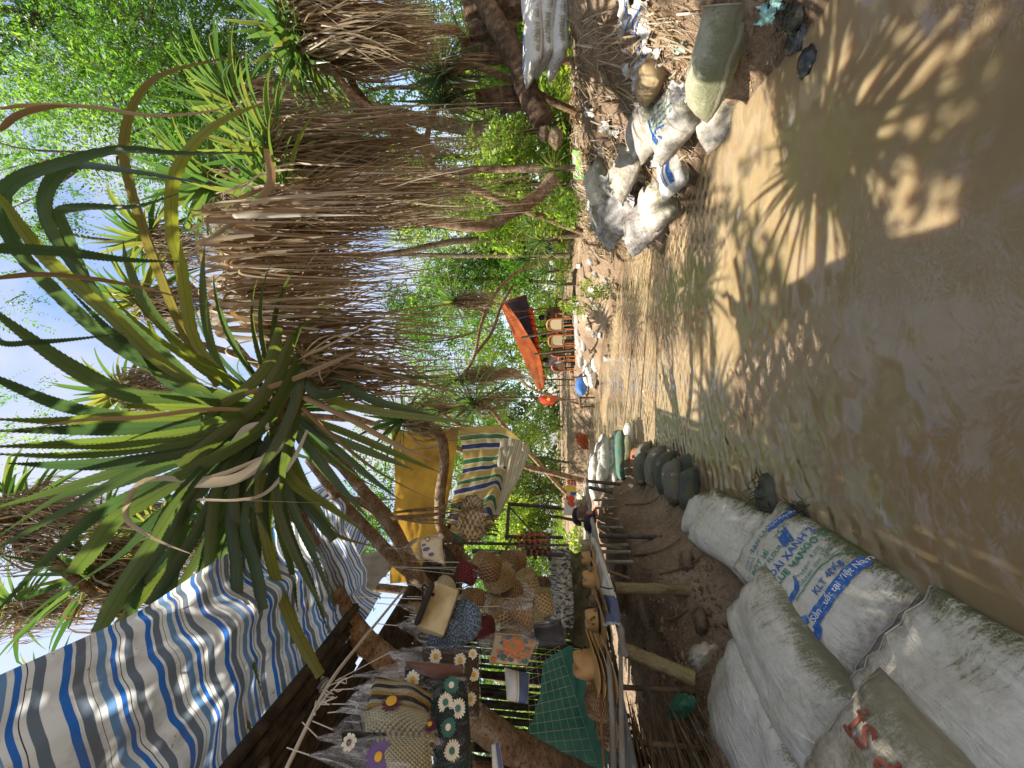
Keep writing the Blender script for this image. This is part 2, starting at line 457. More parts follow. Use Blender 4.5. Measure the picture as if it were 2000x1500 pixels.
nt.links.new(tc.outputs['Generated'], mp.inputs[0]); nt.links.new(mp.outputs[0], nz.inputs['Vector']); nt.links.new(nz.outputs['Fac'], rp.inputs[0])
nt.links.new(rp.outputs[0], mx.inputs[0]); nt.links.new(sky.outputs[0], mx.inputs[6]); mx.inputs[7].default_value = (2.45, 2.5, 2.7, 1)
nt.links.new(mx.outputs[2], bg.inputs[0]); bg.inputs[1].default_value = 0.15
nt.links.new(bg.outputs[0], wo.inputs[0])
sl = bpy.data.lights.new('sun', 'SUN'); sl.energy = 5.0; sl.angle = math.radians(0.55); sl.color = (1.0, 0.95, 0.86)
so = bpy.data.objects.new('sun', sl); COL.objects.link(so)
so.rotation_euler = SUN.to_track_quat('Z', 'Y').to_euler()
so.location = (-6, -2, 14)
SC.view_settings.view_transform = 'Standard'; SC.view_settings.look = 'None'; SC.view_settings.gamma = 1
SC.view_settings.exposure = 1.24
SC.render.engine = 'CYCLES'
SC.cycles.use_denoising = True
SC.cycles.max_bounces = 8; SC.cycles.transparent_max_bounces = 12
SC.cycles.sample_clamp_indirect = 6

# ------------------------------------------------------------------ terrain
XL = [(-4, -0.95), (0, -0.9), (2, -0.86), (2.9, -0.92), (3.8, -1.0), (4.3, -1.04), (5.7, -1.16), (7.5, -1.24), (8.9, -1.55), (10, -2.2), (12, -3.4), (15, -6.5), (18, -11), (24, -20), (60, -60)]
XR = [(-4, 2.4), (0, 2.4), (2.0, 2.3), (2.5, 2.1), (3, 2.2), (3.6, 2.4), (4.3, 2.2), (5.0, 1.95), (5.8, 1.9), (6.4, 2.3), (7.2, 2.85), (8.2, 2.95), (9.2, 2.45), (10, 2.04), (12.1, 1.15), (13.5, -0.1), (15.5, -1.0), (18, -2.6), (19.5, -6), (24, -16), (60, -52)]
def interp(T, y):
    for (a, b), (c, d) in zip(T, T[1:]):
        if a <= y <= c: return b + (d - b) * (y - a) / (c - a)
    return T[0][1] if y < T[0][0] else T[-1][1]
def prof(T, d):
    return interp(T, d)
LBANK = [(-9, -0.5), (-0.5, -0.22), (0, -0.03), (0.15, 0.06), (0.55, 0.2), (0.8, 0.3), (1.05, 0.62), (1.3, 0.7), (2.2, 0.7), (6, 0.7), (30, 1.0), (300, 3)]
LBANKF = [(-9, -0.5), (-0.5, -0.22), (0, -0.03), (0.1, 0.05), (0.5, 0.3), (0.75, 0.7), (1.0, 0.78), (2.2, 0.72), (6, 0.72), (30, 1.0), (300, 3)]
RBANK = [(-9, -0.5), (-0.5, -0.18), (0, -0.03), (0.12, 0.06), (0.5, 0.30), (0.9, 0.62), (1.4, 0.98), (1.9, 1.14), (4, 1.2), (30, 1.4), (300, 3)]
RBANKF = [(-9, -0.5), (-0.5, -0.12), (0, -0.03), (0.3, 0.08), (0.9, 0.42), (1.3, 0.72), (2.2, 0.8), (30, 1.2), (300, 3)]
def smooth(a, b, t):
    t = max(0, min(1, (t - a) / (b - a))); return t * t * (3 - 2 * t)
def gz(x, y):
    xl, xr = interp(XL, y), interp(XR, y)
    wob = noise.noise(Vector((x * 0.9, y * 0.9, 3))) * 0.12
    dl = xl - x + wob; dr = x - xr + wob * 1.4 + noise.noise(Vector((x * 2.6, y * 2.6, 7))) * .14 + noise.noise(Vector((x * 7, y * 7, 2))) * .05
    fl = smooth(2.6, 3.6, y); fr = smooth(8.5, 10.5, y)
    zl = prof(LBANK, dl) * (1 - fl) + prof(LBANKF, dl) * fl
    zr = prof(RBANK, dr) * (1 - fr) + prof(RBANKF, dr) * fr
    zr += max(0.0, min(1.0, dr - .6)) * .26 * (1 - smooth(3.9, 5.2, y))
    z = max(zl, zr)
    dd = max(dl, dr)
    a = min(1.0, max(0.15, dd * 1.2 + 0.2))
    z += a * (noise.noise(Vector((x * 2.1, y * 2.1, 0))) * 0.08 + noise.noise(Vector((x * 6, y * 6, 5))) * 0.05 + noise.noise(Vector((x * 15, y * 15, 8))) * 0.022)
    if dd < -0.25: z = min(z, -0.12)
    return z

xs = list(np.concatenate((np.linspace(-200, -12, 16), np.linspace(-11, -3.2, 28), np.arange(-3.1, 4.6, 0.045), np.linspace(4.8, 12, 28), np.linspace(14, 200, 16))))
ys = list(np.concatenate((np.linspace(-40, -2, 12), np.linspace(-1.5, 0.6, 14), np.arange(0.7, 7, 0.05), np.arange(7, 15, 0.1), np.linspace(15.2, 30, 50), np.linspace(33, 260, 24))))
g = MB()
g.grid([[Vector((x, y, gz(x, y))) for x in xs] for y in ys])
tag(g.build('ground', M_SOIL), kind='structure')
wm = MB(); wm.grid([[Vector((x, y, 0)) for x in (-80, 5)] for y in (-10, 90)])
tag(wm.build('water', M_WATER), kind='structure')

# ------------------------------------------------------------------ sacks
def text_mesh(body, size=0.05, bold=0.0):
    cu = bpy.data.curves.new('t', 'FONT'); cu.body = body; cu.size = size; cu.align_x = 'CENTER'; cu.align_y = 'CENTER'; cu.offset = bold
    cu.resolution_u = 2
    o = bpy.data.objects.new('t', cu); COL.objects.link(o)
    dg = bpy.context.evaluated_depsgraph_get()
    me = bpy.data.meshes.new_from_object(o.evaluated_get(dg))
    bpy.data.objects.remove(o); bpy.data.curves.remove(cu)
    import bmesh
    bm = bmesh.new(); bm.from_mesh(me); bpy.data.meshes.remove(me)
    bmesh.ops.triangulate(bm, faces=bm.faces[:])
    for _ in range(3):
        e = [q for q in bm.edges if q.calc_length() > 0.022]
        if not e: break
        bmesh.ops.subdivide_edges(bm, edges=e, cuts=1); bmesh.ops.triangulate(bm, faces=bm.faces[:])
    bm.verts.ensure_lookup_table()
    vs = [(q.co.x, q.co.y) for q in bm.verts]; bm.verts.index_update()
    fs = [tuple(q.index for q in f.verts) for f in bm.faces]
    bm.free(); return vs, fs

def rect_mesh(wd, ht, step=0.02):
    nx, ny = max(2, int(wd / step)), max(2, int(ht / step))
    vs = [(-wd / 2 + wd * i / nx, -ht / 2 + ht * j / ny) for j in range(ny + 1) for i in range(nx + 1)]
    fs = [(j * (nx + 1) + i, j * (nx + 1) + i + 1, (j + 1) * (nx + 1) + i + 1, (j + 1) * (nx + 1) + i) for j in range(ny) for i in range(nx)]
    return vs, fs

def stroke_mesh(pts, wid):
    pts = [Vector((p[0], p[1], 0)) for p in pts]; pts = spline(pts, max(8, len(pts) * 6)); n = len(pts)
    vs = []; fs = []
    for i, p in enumerate(pts):
        t = (pts[min(i + 1, n - 1)] - pts[max(i - 1, 0)]).normalized(); nn = Vector((-t.y, t.x, 0))
        wq = wid(i / (n - 1)) if callable(wid) else wid
        a = p + nn * wq / 2; b = p - nn * wq / 2
        vs += [(a.x, a.y), (b.x, b.y)]
    for i in range(n - 1): fs.append((2 * i, 2 * i + 1, 2 * i + 3, 2 * i + 2))
    return vs, fs

class Sack:
    def __init__(s, L, W, T, seed=0, bend=None, wr=1.0, exp=3.0, ear=0.10, flat=0.5, sidecurve=0.0, tie=0.0):
        s.L, s.W, s.T, s.seed, s.bend, s.wr, s.exp, s.ear, s.flat, s.sc, s.tie = L, W, T, seed, bend, wr, exp, ear, flat, sidecurve, tie
    def pt(s, t, ph):
        a = abs(t)
        wv = s.W / 2 * (1 - s.ear + s.ear * a ** 3)
        h = s.T / 2 * max(0.0, 1 - a ** s.exp) ** 0.55 + 0.007
        if s.tie and t > 0:                                   # gathered, tied neck
            q = smooth(0.45, 0.88, t); wv *= (1 - 0.78 * q); h = max(h, 0.05 * q)
            h = h * (1 - q) + 0.045 * q
        c, si = math.cos(ph), math.sin(ph)
        x = wv * math.copysign(abs(c) ** 0.8, c)
        z = h * math.copysign(abs(si) ** 0.62, si)
        if si < 0: z *= s.flat
        y = s.L / 2 * t
        sd = s.seed * 7.3
        wz = noise.noise(Vector((x * 4, y * 2.6, sd))) * 0.034 + noise.noise(Vector((x * 11, y * 5, sd + 4))) * 0.012 - 0.016 * max(0, 1 - abs(noise.noise(Vector((x * 6 + 2, y * 3.5, sd + 9)))) * 9)
        rad = a ** 3 * 0.014 * math.sin(x * 48 + sd + 3 * noise.noise(Vector((x * 9, sd, 0)))) * (1 if a < 0.99 else 0.3)
        z += (wz * (1 - a ** 6) + rad) * s.wr * (1 if si > -0.2 else 0.3)
        x += 0.012 * math.sin(y * 9 + sd) * s.wr + s.sc * (t * t)
        if s.bend: z += s.bend(t, x / (s.W / 2))
        return Vector((x, y, z))
    def mesh(s, nu=40, nv=44):
        mb = MB(); rows = []; uv = []
        for i in range(nv + 1):
            t = -1 + 2 * i / nv
            t = math.copysign(1 - (1 - abs(t)) ** 1.4, t)
            rows.append([s.pt(t, 2 * math.pi * j / nu) for j in range(nu)])
            uv.append([(j / nu if j else 0.0, (t + 1) / 2) for j in range(nu)])
        mb.grid(rows, True, 0.5, 0, uv)
        mb.add(rows[0], [tuple(reversed(range(nu)))]); mb.add(rows[-1], [tuple(range(nu))])
        # sewn hem with cord at both ends
        for t in (-0.955, 0.955):
            if s.tie and t > 0: continue
            pts = [s.pt(t, math.pi * (0.02 + 0.96 * k / 18)) + Vector((0, 0, 0.002)) for k in range(19)]
            mb.tube(pts, 0.0035, 5, 0.5, 0)
        return mb
    def decal(s, mb, shape, cx, cy, rot=0, mat=1, lift=0.0055):
        vs, fs = shape; out = []
        cr, sr = math.cos(rot), math.sin(rot)
        for x, y in vs:
            X = cx + x * cr - y * sr; Y = cy + x * sr + y * cr
            t = max(-0.97, min(0.97, Y / (s.L / 2)))
            wv = s.W / 2 * (1 - s.ear + s.ear * abs(t) ** 3)
            c = max(-0.995, min(0.995, X / wv))
            ph = math.acos(math.copysign(abs(c) ** (1 / 0.8), c))
            p = s.pt(t, ph)
            e = 0.01
            n = (s.pt(t, max(0.01, ph - e)) - s.pt(t, ph + e)).cross(s.pt(min(1, t + e), ph) - s.pt(t - e, ph))
            n.normalize()
            out.append(p + n * lift)
        mb.add(out, fs, None, 0.5, mat)

def place(o, loc, yaw=0, roll=0, pitch=0):
    o.matrix_world = Matrix.Translation(Vector(loc)) @ Matrix.Rotation(yaw, 4, 'Z') @ Matrix.Rotation(pitch, 4, 'X') @ Matrix.Rotation(roll, 4, 'Y')
    return o
D2 = math.radians
# ------------------------------------------------------------------ left bank sandbags
GB = 'sandbags along the left bank'
# nearest low bag (bottom corner of the photo)
s = Sack(1.12, 0.62, 0.26, 1, lambda t, x: -0.02 * t * t)
o = s.mesh().build('sandbag', [M_SACKM]); place(o, (-1.10, 1.20, 0.13), D2(-3), D2(33))
tag(o, 'plain white sandbag with a mossy wet edge, nearest one in the water row', 'sandbag', GB)
# the printed flour bag
s = Sack(1.0, 0.62, 0.25, 2, lambda t, x: 0.02 * t, wr=.55)
mb = s.mesh(72, 80)
T = lambda b, z, x, y, r=0, m=1, bo=0.0: s.decal(mb, text_mesh(b, z, bo), x, y, r, m)
T('XOÀI XANH 2', 0.066, 0.02, 0.07, 0.04, 1, 0.0012)
T('BLUE MANGO 2', 0.060, 0.03, 0.005, 0.04, 2, 0.002)
T('BỘT MÌ', 0.055, -0.12, 0.20, 0.03, 2, 0.001)
T('WHEAT FLOUR', 0.042, -0.10, 0.145, 0.03, 2, 0.0008)
T('Công ty TNHH', 0.028, -0.13, 0.295, 0.02, 1)
T('TÂN LẬP', 0.050, -0.01, 0.315, 0.1, 2, 0.001)
T('TNHH SX - TM', 0.022, -0.14, 0.258, 0.02, 2)
T('Protein: 9,0%', 0.042, 0.05, -0.060, 0.04, 2)
T('Gluten: min 26%', 0.040, 0.06, -0.108, 0.04, 2)
T('KLT 40Kg', 0.052, 0.06, -0.20, 0.04, 1, 0.001)
s.decal(mb, rect_mesh(0.40, 0.062), 0.05, -0.27, 0.04, 1)
s.decal(mb, text_mesh('Sản xuất tại Việt Nam', 0.045, 0.0005), 0.06, -0.27, 0.04, 3, 0.0085)
s.decal(mb, rect_mesh(0.20, 0.062), 0.17, 0.30, -0.25, 1)
s.decal(mb, text_mesh('XOÀI XANH', 0.036), 0.17, 0.30, -0.25, 3, 0.0085)
s.decal(mb, stroke_mesh([(-0.16, -0.155), (0.0, -0.135), (0.14, -0.15), (0.22, -0.19)], 0.007), 0.02, 0.0, 0, 2)      # green arc
s.decal(mb, stroke_mesh([(0.07, 0.06), (0.05, 0.02), (0.0, 0.0), (-0.06, 0.0), (-0.1, 0.02)], lambda t: 0.008 + 0.022 * math.sin(t * 3.1)), -0.12, -0.12, 0.1, 1)  # mango swoosh
s.decal(mb, stroke_mesh([(-0.03, 0.05), (0.0, 0.06), (0.02, 0.02), (0.05, 0.03)], lambda t: 0.01 + 0.02 * (1 - t)), -0.185, 0.105, 0.1, 1)
for kx, n0 in ((0.06, 7), (0.10, 8)):                                          # two wheat ears
    for i in range(n0):
        for sg in (-1, 1):
            s.decal(mb, stroke_mesh([(0, 0), (0.012 * sg, 0.012), (0.016 * sg, 0.026)], lambda t: 0.012 * math.sin(0.3 + t * 2.6)), kx + 0.004 * i, 0.115 + 0.0125 * i, -0.3, 1)
s.decal(mb, stroke_mesh([(0.03, 0.03), (0.0, 0.045), (-0.035, 0.03), (-0.04, -0.01), (-0.01, -0.035), (0.03, -0.03), (0.035, -0.005)], 0.036), -0.19, -0.285, 0, 1)   # round emblem
s.decal(mb, stroke_mesh([(0.0, 0.0), (0.02, 0.012), (0.02, -0.012), (0, 0)], 0.004), 0.15, 0.245, 0, 2)
s.decal(mb, stroke_mesh([(0.025, 0), (0, 0.025), (-0.025, 0), (0, -0.025), (0.025, 0)], 0.006), 0.125, 0.235, 0, 2)
o = mb.build('sandbag', [M_SACKM, M_BLUEINK, M_GREENINK, M_WHITEINK]); place(o, (-1.09, 2.27, 0.11), D2(-3), D2(33))
tag(o, 'white flour sandbag printed with blue and green lettering and wheat ears', 'sandbag', GB)
# far bag of the water row, humped
s = Sack(0.95, 0.55, 0.30, 3, lambda t, x: 0.03 * t, ear=0.05)
o = s.mesh().build('sandbag', [M_SACKM]); place(o, (-1.19, 3.17, 0.13), D2(6), D2(30), D2(2))
tag(o, 'white sandbag with black mould specks just beyond the printed bag', 'sandbag', GB)
s = Sack(0.42, 0.42, 0.28, 4, None, ear=0.03)
o = s.mesh(30, 24).build('sandbag', [M_SACKM]); place(o, (-1.28, 3.78, 0.13), D2(20), D2(25))
tag(o, 'short mossy white sandbag at the far end of the white water row', 'sandbag', GB)
# second tier
s = Sack(1.05, 0.50, 0.26, 5, lambda t, x: -0.05 * t * t)
o = s.mesh().build('sandbag', [sack('sack_white_upper', edge=0.66, amount=0.45)]); place(o, (-1.42, 2.0, 0.37), D2(-14), D2(24))
tag(o, 'long white sandbag with a grey green stain lying above the printed bag', 'sandbag', GB)
s = Sack(0.95, 0.54, 0.24, 6, lambda t, x: 0.03 * t, wr=.55)
mb = s.mesh(72, 80)
s.decal(mb, text_mesh('BỘT MÌ HIỆP SỊ', 0.115, 0.003), 0.09, 0.0, D2(90), 1, 0.008)
s.decal(mb, text_mesh('CÔNG TY', 0.050), -0.10, 0.18, D2(180), 2)
s.decal(mb, stroke_mesh([(-0.09, 0.26), (0.0, 0.28), (0.03, 0.26), (0.03, 0.0), (0.02, -0.2)], 0.005), -0.03, 0.0, 0, 2)
for i in range(5): s.decal(mb, rect_mesh(0.10, 0.006), -0.1, 0.30 - 0.022 * i, 0, 2)
o = mb.build('sandbag', [M_SACKD, M_REDINK, M_GREYINK]); place(o, (-1.40, 1.12, 0.39), D2(-10), D2(24), D2(3))
tag(o, 'sandbag with large faded maroon lettering and a corded hem', 'sandbag', GB)
s = Sack(0.98, 0.56, 0.30, 7, lambda t, x: -0.03 * t * t)
o = s.mesh().build('sandbag', [M_SACKC]); place(o, (-1.83, 1.98, 0.50), D2(-12), D2(14))
tag(o, 'clean plump white sandbag, top of the pile below the bamboo counter', 'sandbag', GB)
s = Sack(0.70, 0.42, 0.2, 8, None, tie=1.0)
mb = s.mesh()
s.decal(mb, stroke_mesh([(0, 0), (0.05, 0.08), (0.0, 0.14)], 0.035), 0.05, -0.2, 0, 1); s.decal(mb, rect_mesh(0.1, 0.05), -0.06, -0.24, 0.3, 1)
o = mb.build('sandbag', [M_SACKC, M_BLUEINK]); place(o, (-2.28, 2.2, 0.62), D2(-20), D2(8))
tag(o, 'small tied white sack with a blue mark beside the brushwood fence', 'sandbag', GB)
# dark green bags in the water
GG = 'dark green sandbags at the water edge'
for (X, Y, z, L, yaw, T_, lab) in ((1345, 960, 0.10, 0.62, -58, 0.25, 'dark green sandbag half buried in sand beside the white water row'),
                                (1335, 925, 0.06, 0.55, -70, 0.26, 'dark green sandbag lying lowest, half sunk in the stream'),
                                (1300, 925, 0.12, 0.72, -75, 0.28, 'largest dark green sandbag, upright rounded end at the water'),
                                (1280, 912, 0.12, 0.75, -78, 0.26, 'slim grey green sandbag behind the largest dark one'),
                                (1262, 925, 0.14, 0.7, -80, 0.24, 'green netted sandbag farthest of the dark ones')):
    s = Sack(L * .85, 0.30, T_ * .95, 20 + X % 17, lambda t, x: -.05 * t * t, ear=-.12, exp=2.3, flat=.8, wr=1.7)
    p = PZ(X, Y, z)
    o = s.mesh(26, 22).build('sandbag', [M_SACKG if X != 1280 else sack('sack_grey_green', base=(0.13, 0.13, 0.10), edge=0.9)]); place(o, p, D2(yaw), 0, D2(-14))
    tag(o, lab, 'sandbag', GG)
for k, (X, Y, z, L, lab) in enumerate(((1272, 905, .08, .5, 'grey green sandbag in the second gap of the dark row'), (1258, 893, .10, .5, 'grey green sandbag close to the rusty brown one'), (1250, 915, .26, .5, 'grey green sandbag lying above the rusty brown one'), (1312, 940, .22, .5, 'grey green sandbag resting on top of the dark pair'))):
    s = Sack(L, .28, .2, 61 + k, lambda t, x: -.04 * t * t, ear=-.1, exp=2.3, flat=.8, wr=1.7); o = s.mesh(24, 20).build('sandbag', [sack('sack_grey_green_%d' % k, base=(.12, .125, .10), dirt=(.2, .16, .11), edge=.9, dirtamt=.8)]); place(o, PZ(X, Y, z), D2(-72 + 4 * k), 0, D2(-8)); tag(o, lab, 'sandbag', GG)
s = Sack(0.5, 0.30, 0.2, 31, None, ear=-0.2); o = s.mesh(20, 16).build('sandbag', [M_RUST]); place(o, PZ(1246, 903, 0.14), D2(-80), 0, 0)
tag(o, 'rusty brown sandbag between the green and the white ones', 'sandbag')
# white pile far
GW = 'white sandbags stacked far along the left bank'
k = 0
nm = ['lowest front', 'second lowest', 'middle', 'middle rear', 'upper front', 'upper middle', 'upper rear', 'top front', 'top rear', 'topmost']
for (X, Y, z, yw) in ((1228, 868, 0.1, -80), (1205, 885, 0.22, -82), (1197, 898, 0.32, -78), (1192, 916, 0.34, -84), (1188, 930, 0.34, -80), (1180, 892, 0.40, -82),
                  (1172, 908, 0.46, -80), (1170, 925, 0.50, -84), (1160, 930, 0.56, -80), (1166, 940, 0.56, -78)):
    s = Sack(0.85, 0.30, 0.2, 40 + k, None, ear=-0.1, flat=0.9)
    d = 6.9 if k else 7.3
    o = s.mesh(18, 14).build('sandbag', [M_SACKC]); place(o, P(X, Y, d), D2(yw), 0, 0)
    tag(o, '%s white sandbag of the far left bank stack, beyond the counter' % nm[k], 'sandbag', GW); k += 1
s = Sack(0.9, 0.3, 0.2, 52, None, ear=-0.1, flat=0.9); o = s.mesh(18, 14).build('sandbag', [M_TEAL]); place(o, P(1212, 888, 6.7), D2(-82), 0, 0)
tag(o, 'teal sandbag under the far white stack', 'sandbag')
s = Sack(0.8, 0.3, 0.2, 53, None, ear=-0.1, flat=0.9); o = s.mesh(18, 14).build('sandbag', [M_SACKT]); place(o, P(1224, 893, 6.65), D2(-82), 0, 0)
tag(o, 'olive sandbag lowest of the far left stack, under the teal one', 'sandbag')
# mossy submerged humps with weed
def weed_hump(p, r, lab, seed):
    mb = MB(); rows = []
    for i in range(10):
        a = math.pi / 2 * i / 9
        rows.append([Vector((math.cos(b) * math.cos(a) * r * (1.25 + 0.3 * noise.noise(Vector((math.cos(b), math.sin(b), seed + a)))), math.sin(b) * math.cos(a) * r * (0.9 + 0.35 * noise.noise(Vector((math.sin(b), math.cos(b), seed)))),
                      math.sin(a) * r * 0.75 - 0.04 + 0.03 * noise.noise(Vector((b * 2, a * 3, seed))))) for b in [2 * math.pi * j / 22 for j in range(22)]])
    mb.grid(rows, True)
    for _ in range(60):
        b = frng(0, 6.28); q = Vector((math.cos(b) * r * frng(.4, 1.3), math.sin(b) * r * frng(.3, .9), frng(0.0, r * .5)))
        d = Vector((frng(-1, 1), frng(-1, 1), frng(-.3, .8))).normalized() * frng(.04, .13)
        mb.tube([q, q + d * .5 + Vector((0, 0, .01)), q + d], [0.004, 0.003, 0.001], 4, 0.2, 0, False)
    o = mb.build('mossy_sack', [simple('wet_weed_%d' % seed, (0.018, 0.017, 0.010), (0.075, 0.07, 0.035), 14, 0.5, 0.5, 0.6)], None, True, p)
    return tag(o, lab, 'sack')
weed_hump(PZ(1500, 975, 0.0), 0.15, 'dark weedy sunken sack beside the mouldy white bag', 1)
weed_hump(PZ(1565, 1012, 0.0), 0.10, 'small dark clump of weed and rag at the printed bag corner', 2)
# ------------------------------------------------------------------ pandanus (screw pines)
def prof_leaf(w, tipstart=0.55):
    def f(t):
        a = min(1, 0.55 + t * 3.0)
        b = 1 if t < tipstart else max(0.03, 1 - ((t - tipstart) / (1 - tipstart)) ** 1.15)
        return w * a * b
    return f
def prof_cut(w):
    return lambda t: w * min(1, 0.6 + t * 2.0) * (1 if t < 0.93 else 0.8)

def pixleaf(mb, pts, d0, d1, wpx, var=0.4, roll=None, cut=False, n=22, fold=0.3, spines=0.006, mat=0, twist=0.0, tipstart=0.55):
    k = len(pts)
    ds = [d0 + (d1 - d0) * i / (k - 1) for i in range(k)]
    w3 = [P(x, y, d) for (x, y), d in zip(pts, ds)]
    ps = spline(w3, n)
    dm = (d0 + d1) / 2
    wd = wpx / 2 * dm / FPX
    view = (ps[n // 2] - Vector((0, 0, EYE))).normalized()
    mb.ribbon(ps, (prof_cut if cut else (lambda q: prof_leaf(q, tipstart)))(wd), view, frng(-0.5, 0.5) if roll is None else roll, fold, var, mat, spines, twist)

def crown_leaves(mb, c, axis, n, L, W, amax=110, var=(0.0, 0.8), droop=0.55, seg=10, spines=0.0, kink=0.25, mat=0, amin=8):
    axis = Vector(axis).normalized(); a0 = axis.orthogonal().normalized(); b0 = axis.cross(a0)
    for i in range(n):
        q = (i + 0.5) / n
        ang = math.radians(amin + (amax - amin) * q ** 0.8 + frng(-8, 8)); az = i * 2.39996 + frng(-.3, .3)
        d = (axis * math.cos(ang) + (a0 * math.cos(az) + b0 * math.sin(az)) * math.sin(ang)).normalized()
        ln = L * frng(0.7, 1.1) * (0.8 + 0.2 * q); pts = []; p = Vector(c) + d * 0.02; dd = d.copy()
        kp = frng(0.45, 0.8) if R.random() < kink else 9
        for j in range(seg):
            pts.append(p.copy())
            dd = dd + Vector((0, 0, -droop * 1.6 * (j / seg) ** 1.3 / seg * 3.0)) + Vector((frng(-.03, .03), frng(-.03, .03), 0))
            if j / seg > kp: dd = dd + Vector((0, 0, -1.6)); kp = 9
            dd.normalize(); p = p + dd * ln / (seg - 1)
        mb.ribbon(pts, prof_leaf(W * frng(0.75, 1.15), 0.45), None, frng(-.3, .3), 0.35, frng(*var), mat, spines)

def skirt(mb, path, n, L, W, spread=0.22, seg=12, var=(0.0, 0.95), swirl=0.25, mat=0, up=0.15, out=None):
    n = int(n * 1.25); W *= 0.55; L *= 1.28
    """dead leaves hanging from a stretch of stem"""
    path = spline(path, 20)
    nc = max(6, n // 11)
    cl = [(R.randrange(20), frng(0, 6.283), frng(.15, 1), frng(-1, 1), frng(-.5, .5) * (3.0 if R.random() < .3 else 1.2), frng(.45, 1.1), frng(0, 1), frng(1.6, 4.5)) for _ in range(nc)]
    for i in range(n):
        c0 = cl[R.randrange(nc)]
        p0 = path[max(0, min(19, c0[0] + R.randrange(-2, 3)))].copy(); az = c0[1] + frng(-.35, .35); sp = spread * c0[2] * frng(.75, 1.2)
        d = Vector((math.cos(az), math.sin(az), 0))
        if out is not None: d = (d + Vector(out) * frng(0, 1)).normalized()
        ln = L * c0[5] * frng(0.6, 1.2); pts = []; wob = (c0[3] + frng(-.4, .4)) * swirl; p0 += Vector((frng(-.05, .05), frng(-.05, .05), frng(-.12, .04))); kx = c0[4] + frng(-.25, .25) * (4 if R.random() < .15 else 1); wob *= 2.2 if R.random() < .15 else 1; sharp = c0[7] * frng(.8, 1.2); wav = frng(.02, .06); wf = frng(4, 10); tg = Vector((-d.y, d.x, 0))
        rise = up * frng(-0.3, 1.0)
        ph = frng(0, 6)
        for j in range(seg):
            t = j / (seg - 1)
            o = 1 - (1 - min(1, t * sharp)) ** 2
            r = sp * (o * (1 - 0.35 * t))
            z = rise * math.sin(min(1, t * 4) * math.pi) * (1 - t) - ln * max(0, t - 0.04) ** 1.08
            pts.append(p0 + d * r + tg * (wob * t * t * 0.5 + wav * math.sin(t * wf + ph) + kx * .12 * t) + Vector((0, 0, z)))
        w = W * frng(0.5, 1.2)
        mb.ribbon(pts, lambda t, w=w: w * (0.8 + 0.4 * min(1, t * 3)) * (1 if t < 0.35 else max(0.05, 1 - (t - 0.35) / 0.68)), None, frng(-.8, .8), 0.45, max(0, min(1, .5 * frng(*var) + .5 * (var[0] + (var[1] - var[0]) * c0[6]) + frng(-.1, .1))), mat, 0.0, frng(-3.0, 3.0))

def trunk(mb, pts, r0, r1, n=44, seg=10, wob=0.04):
    ps = spline(pts, n)
    ps = [p + Vector((noise.noise(p * 2.0), noise.noise(p * 2.0 + Vector((5, 5, 5))), 0)) * wob for p in ps]
    mb.tube(ps, [r0 + (r1 - r0) * i / (n - 1) for i in range(n)], seg, 0.5, 0, True, 0.045, 0.012)
    return ps

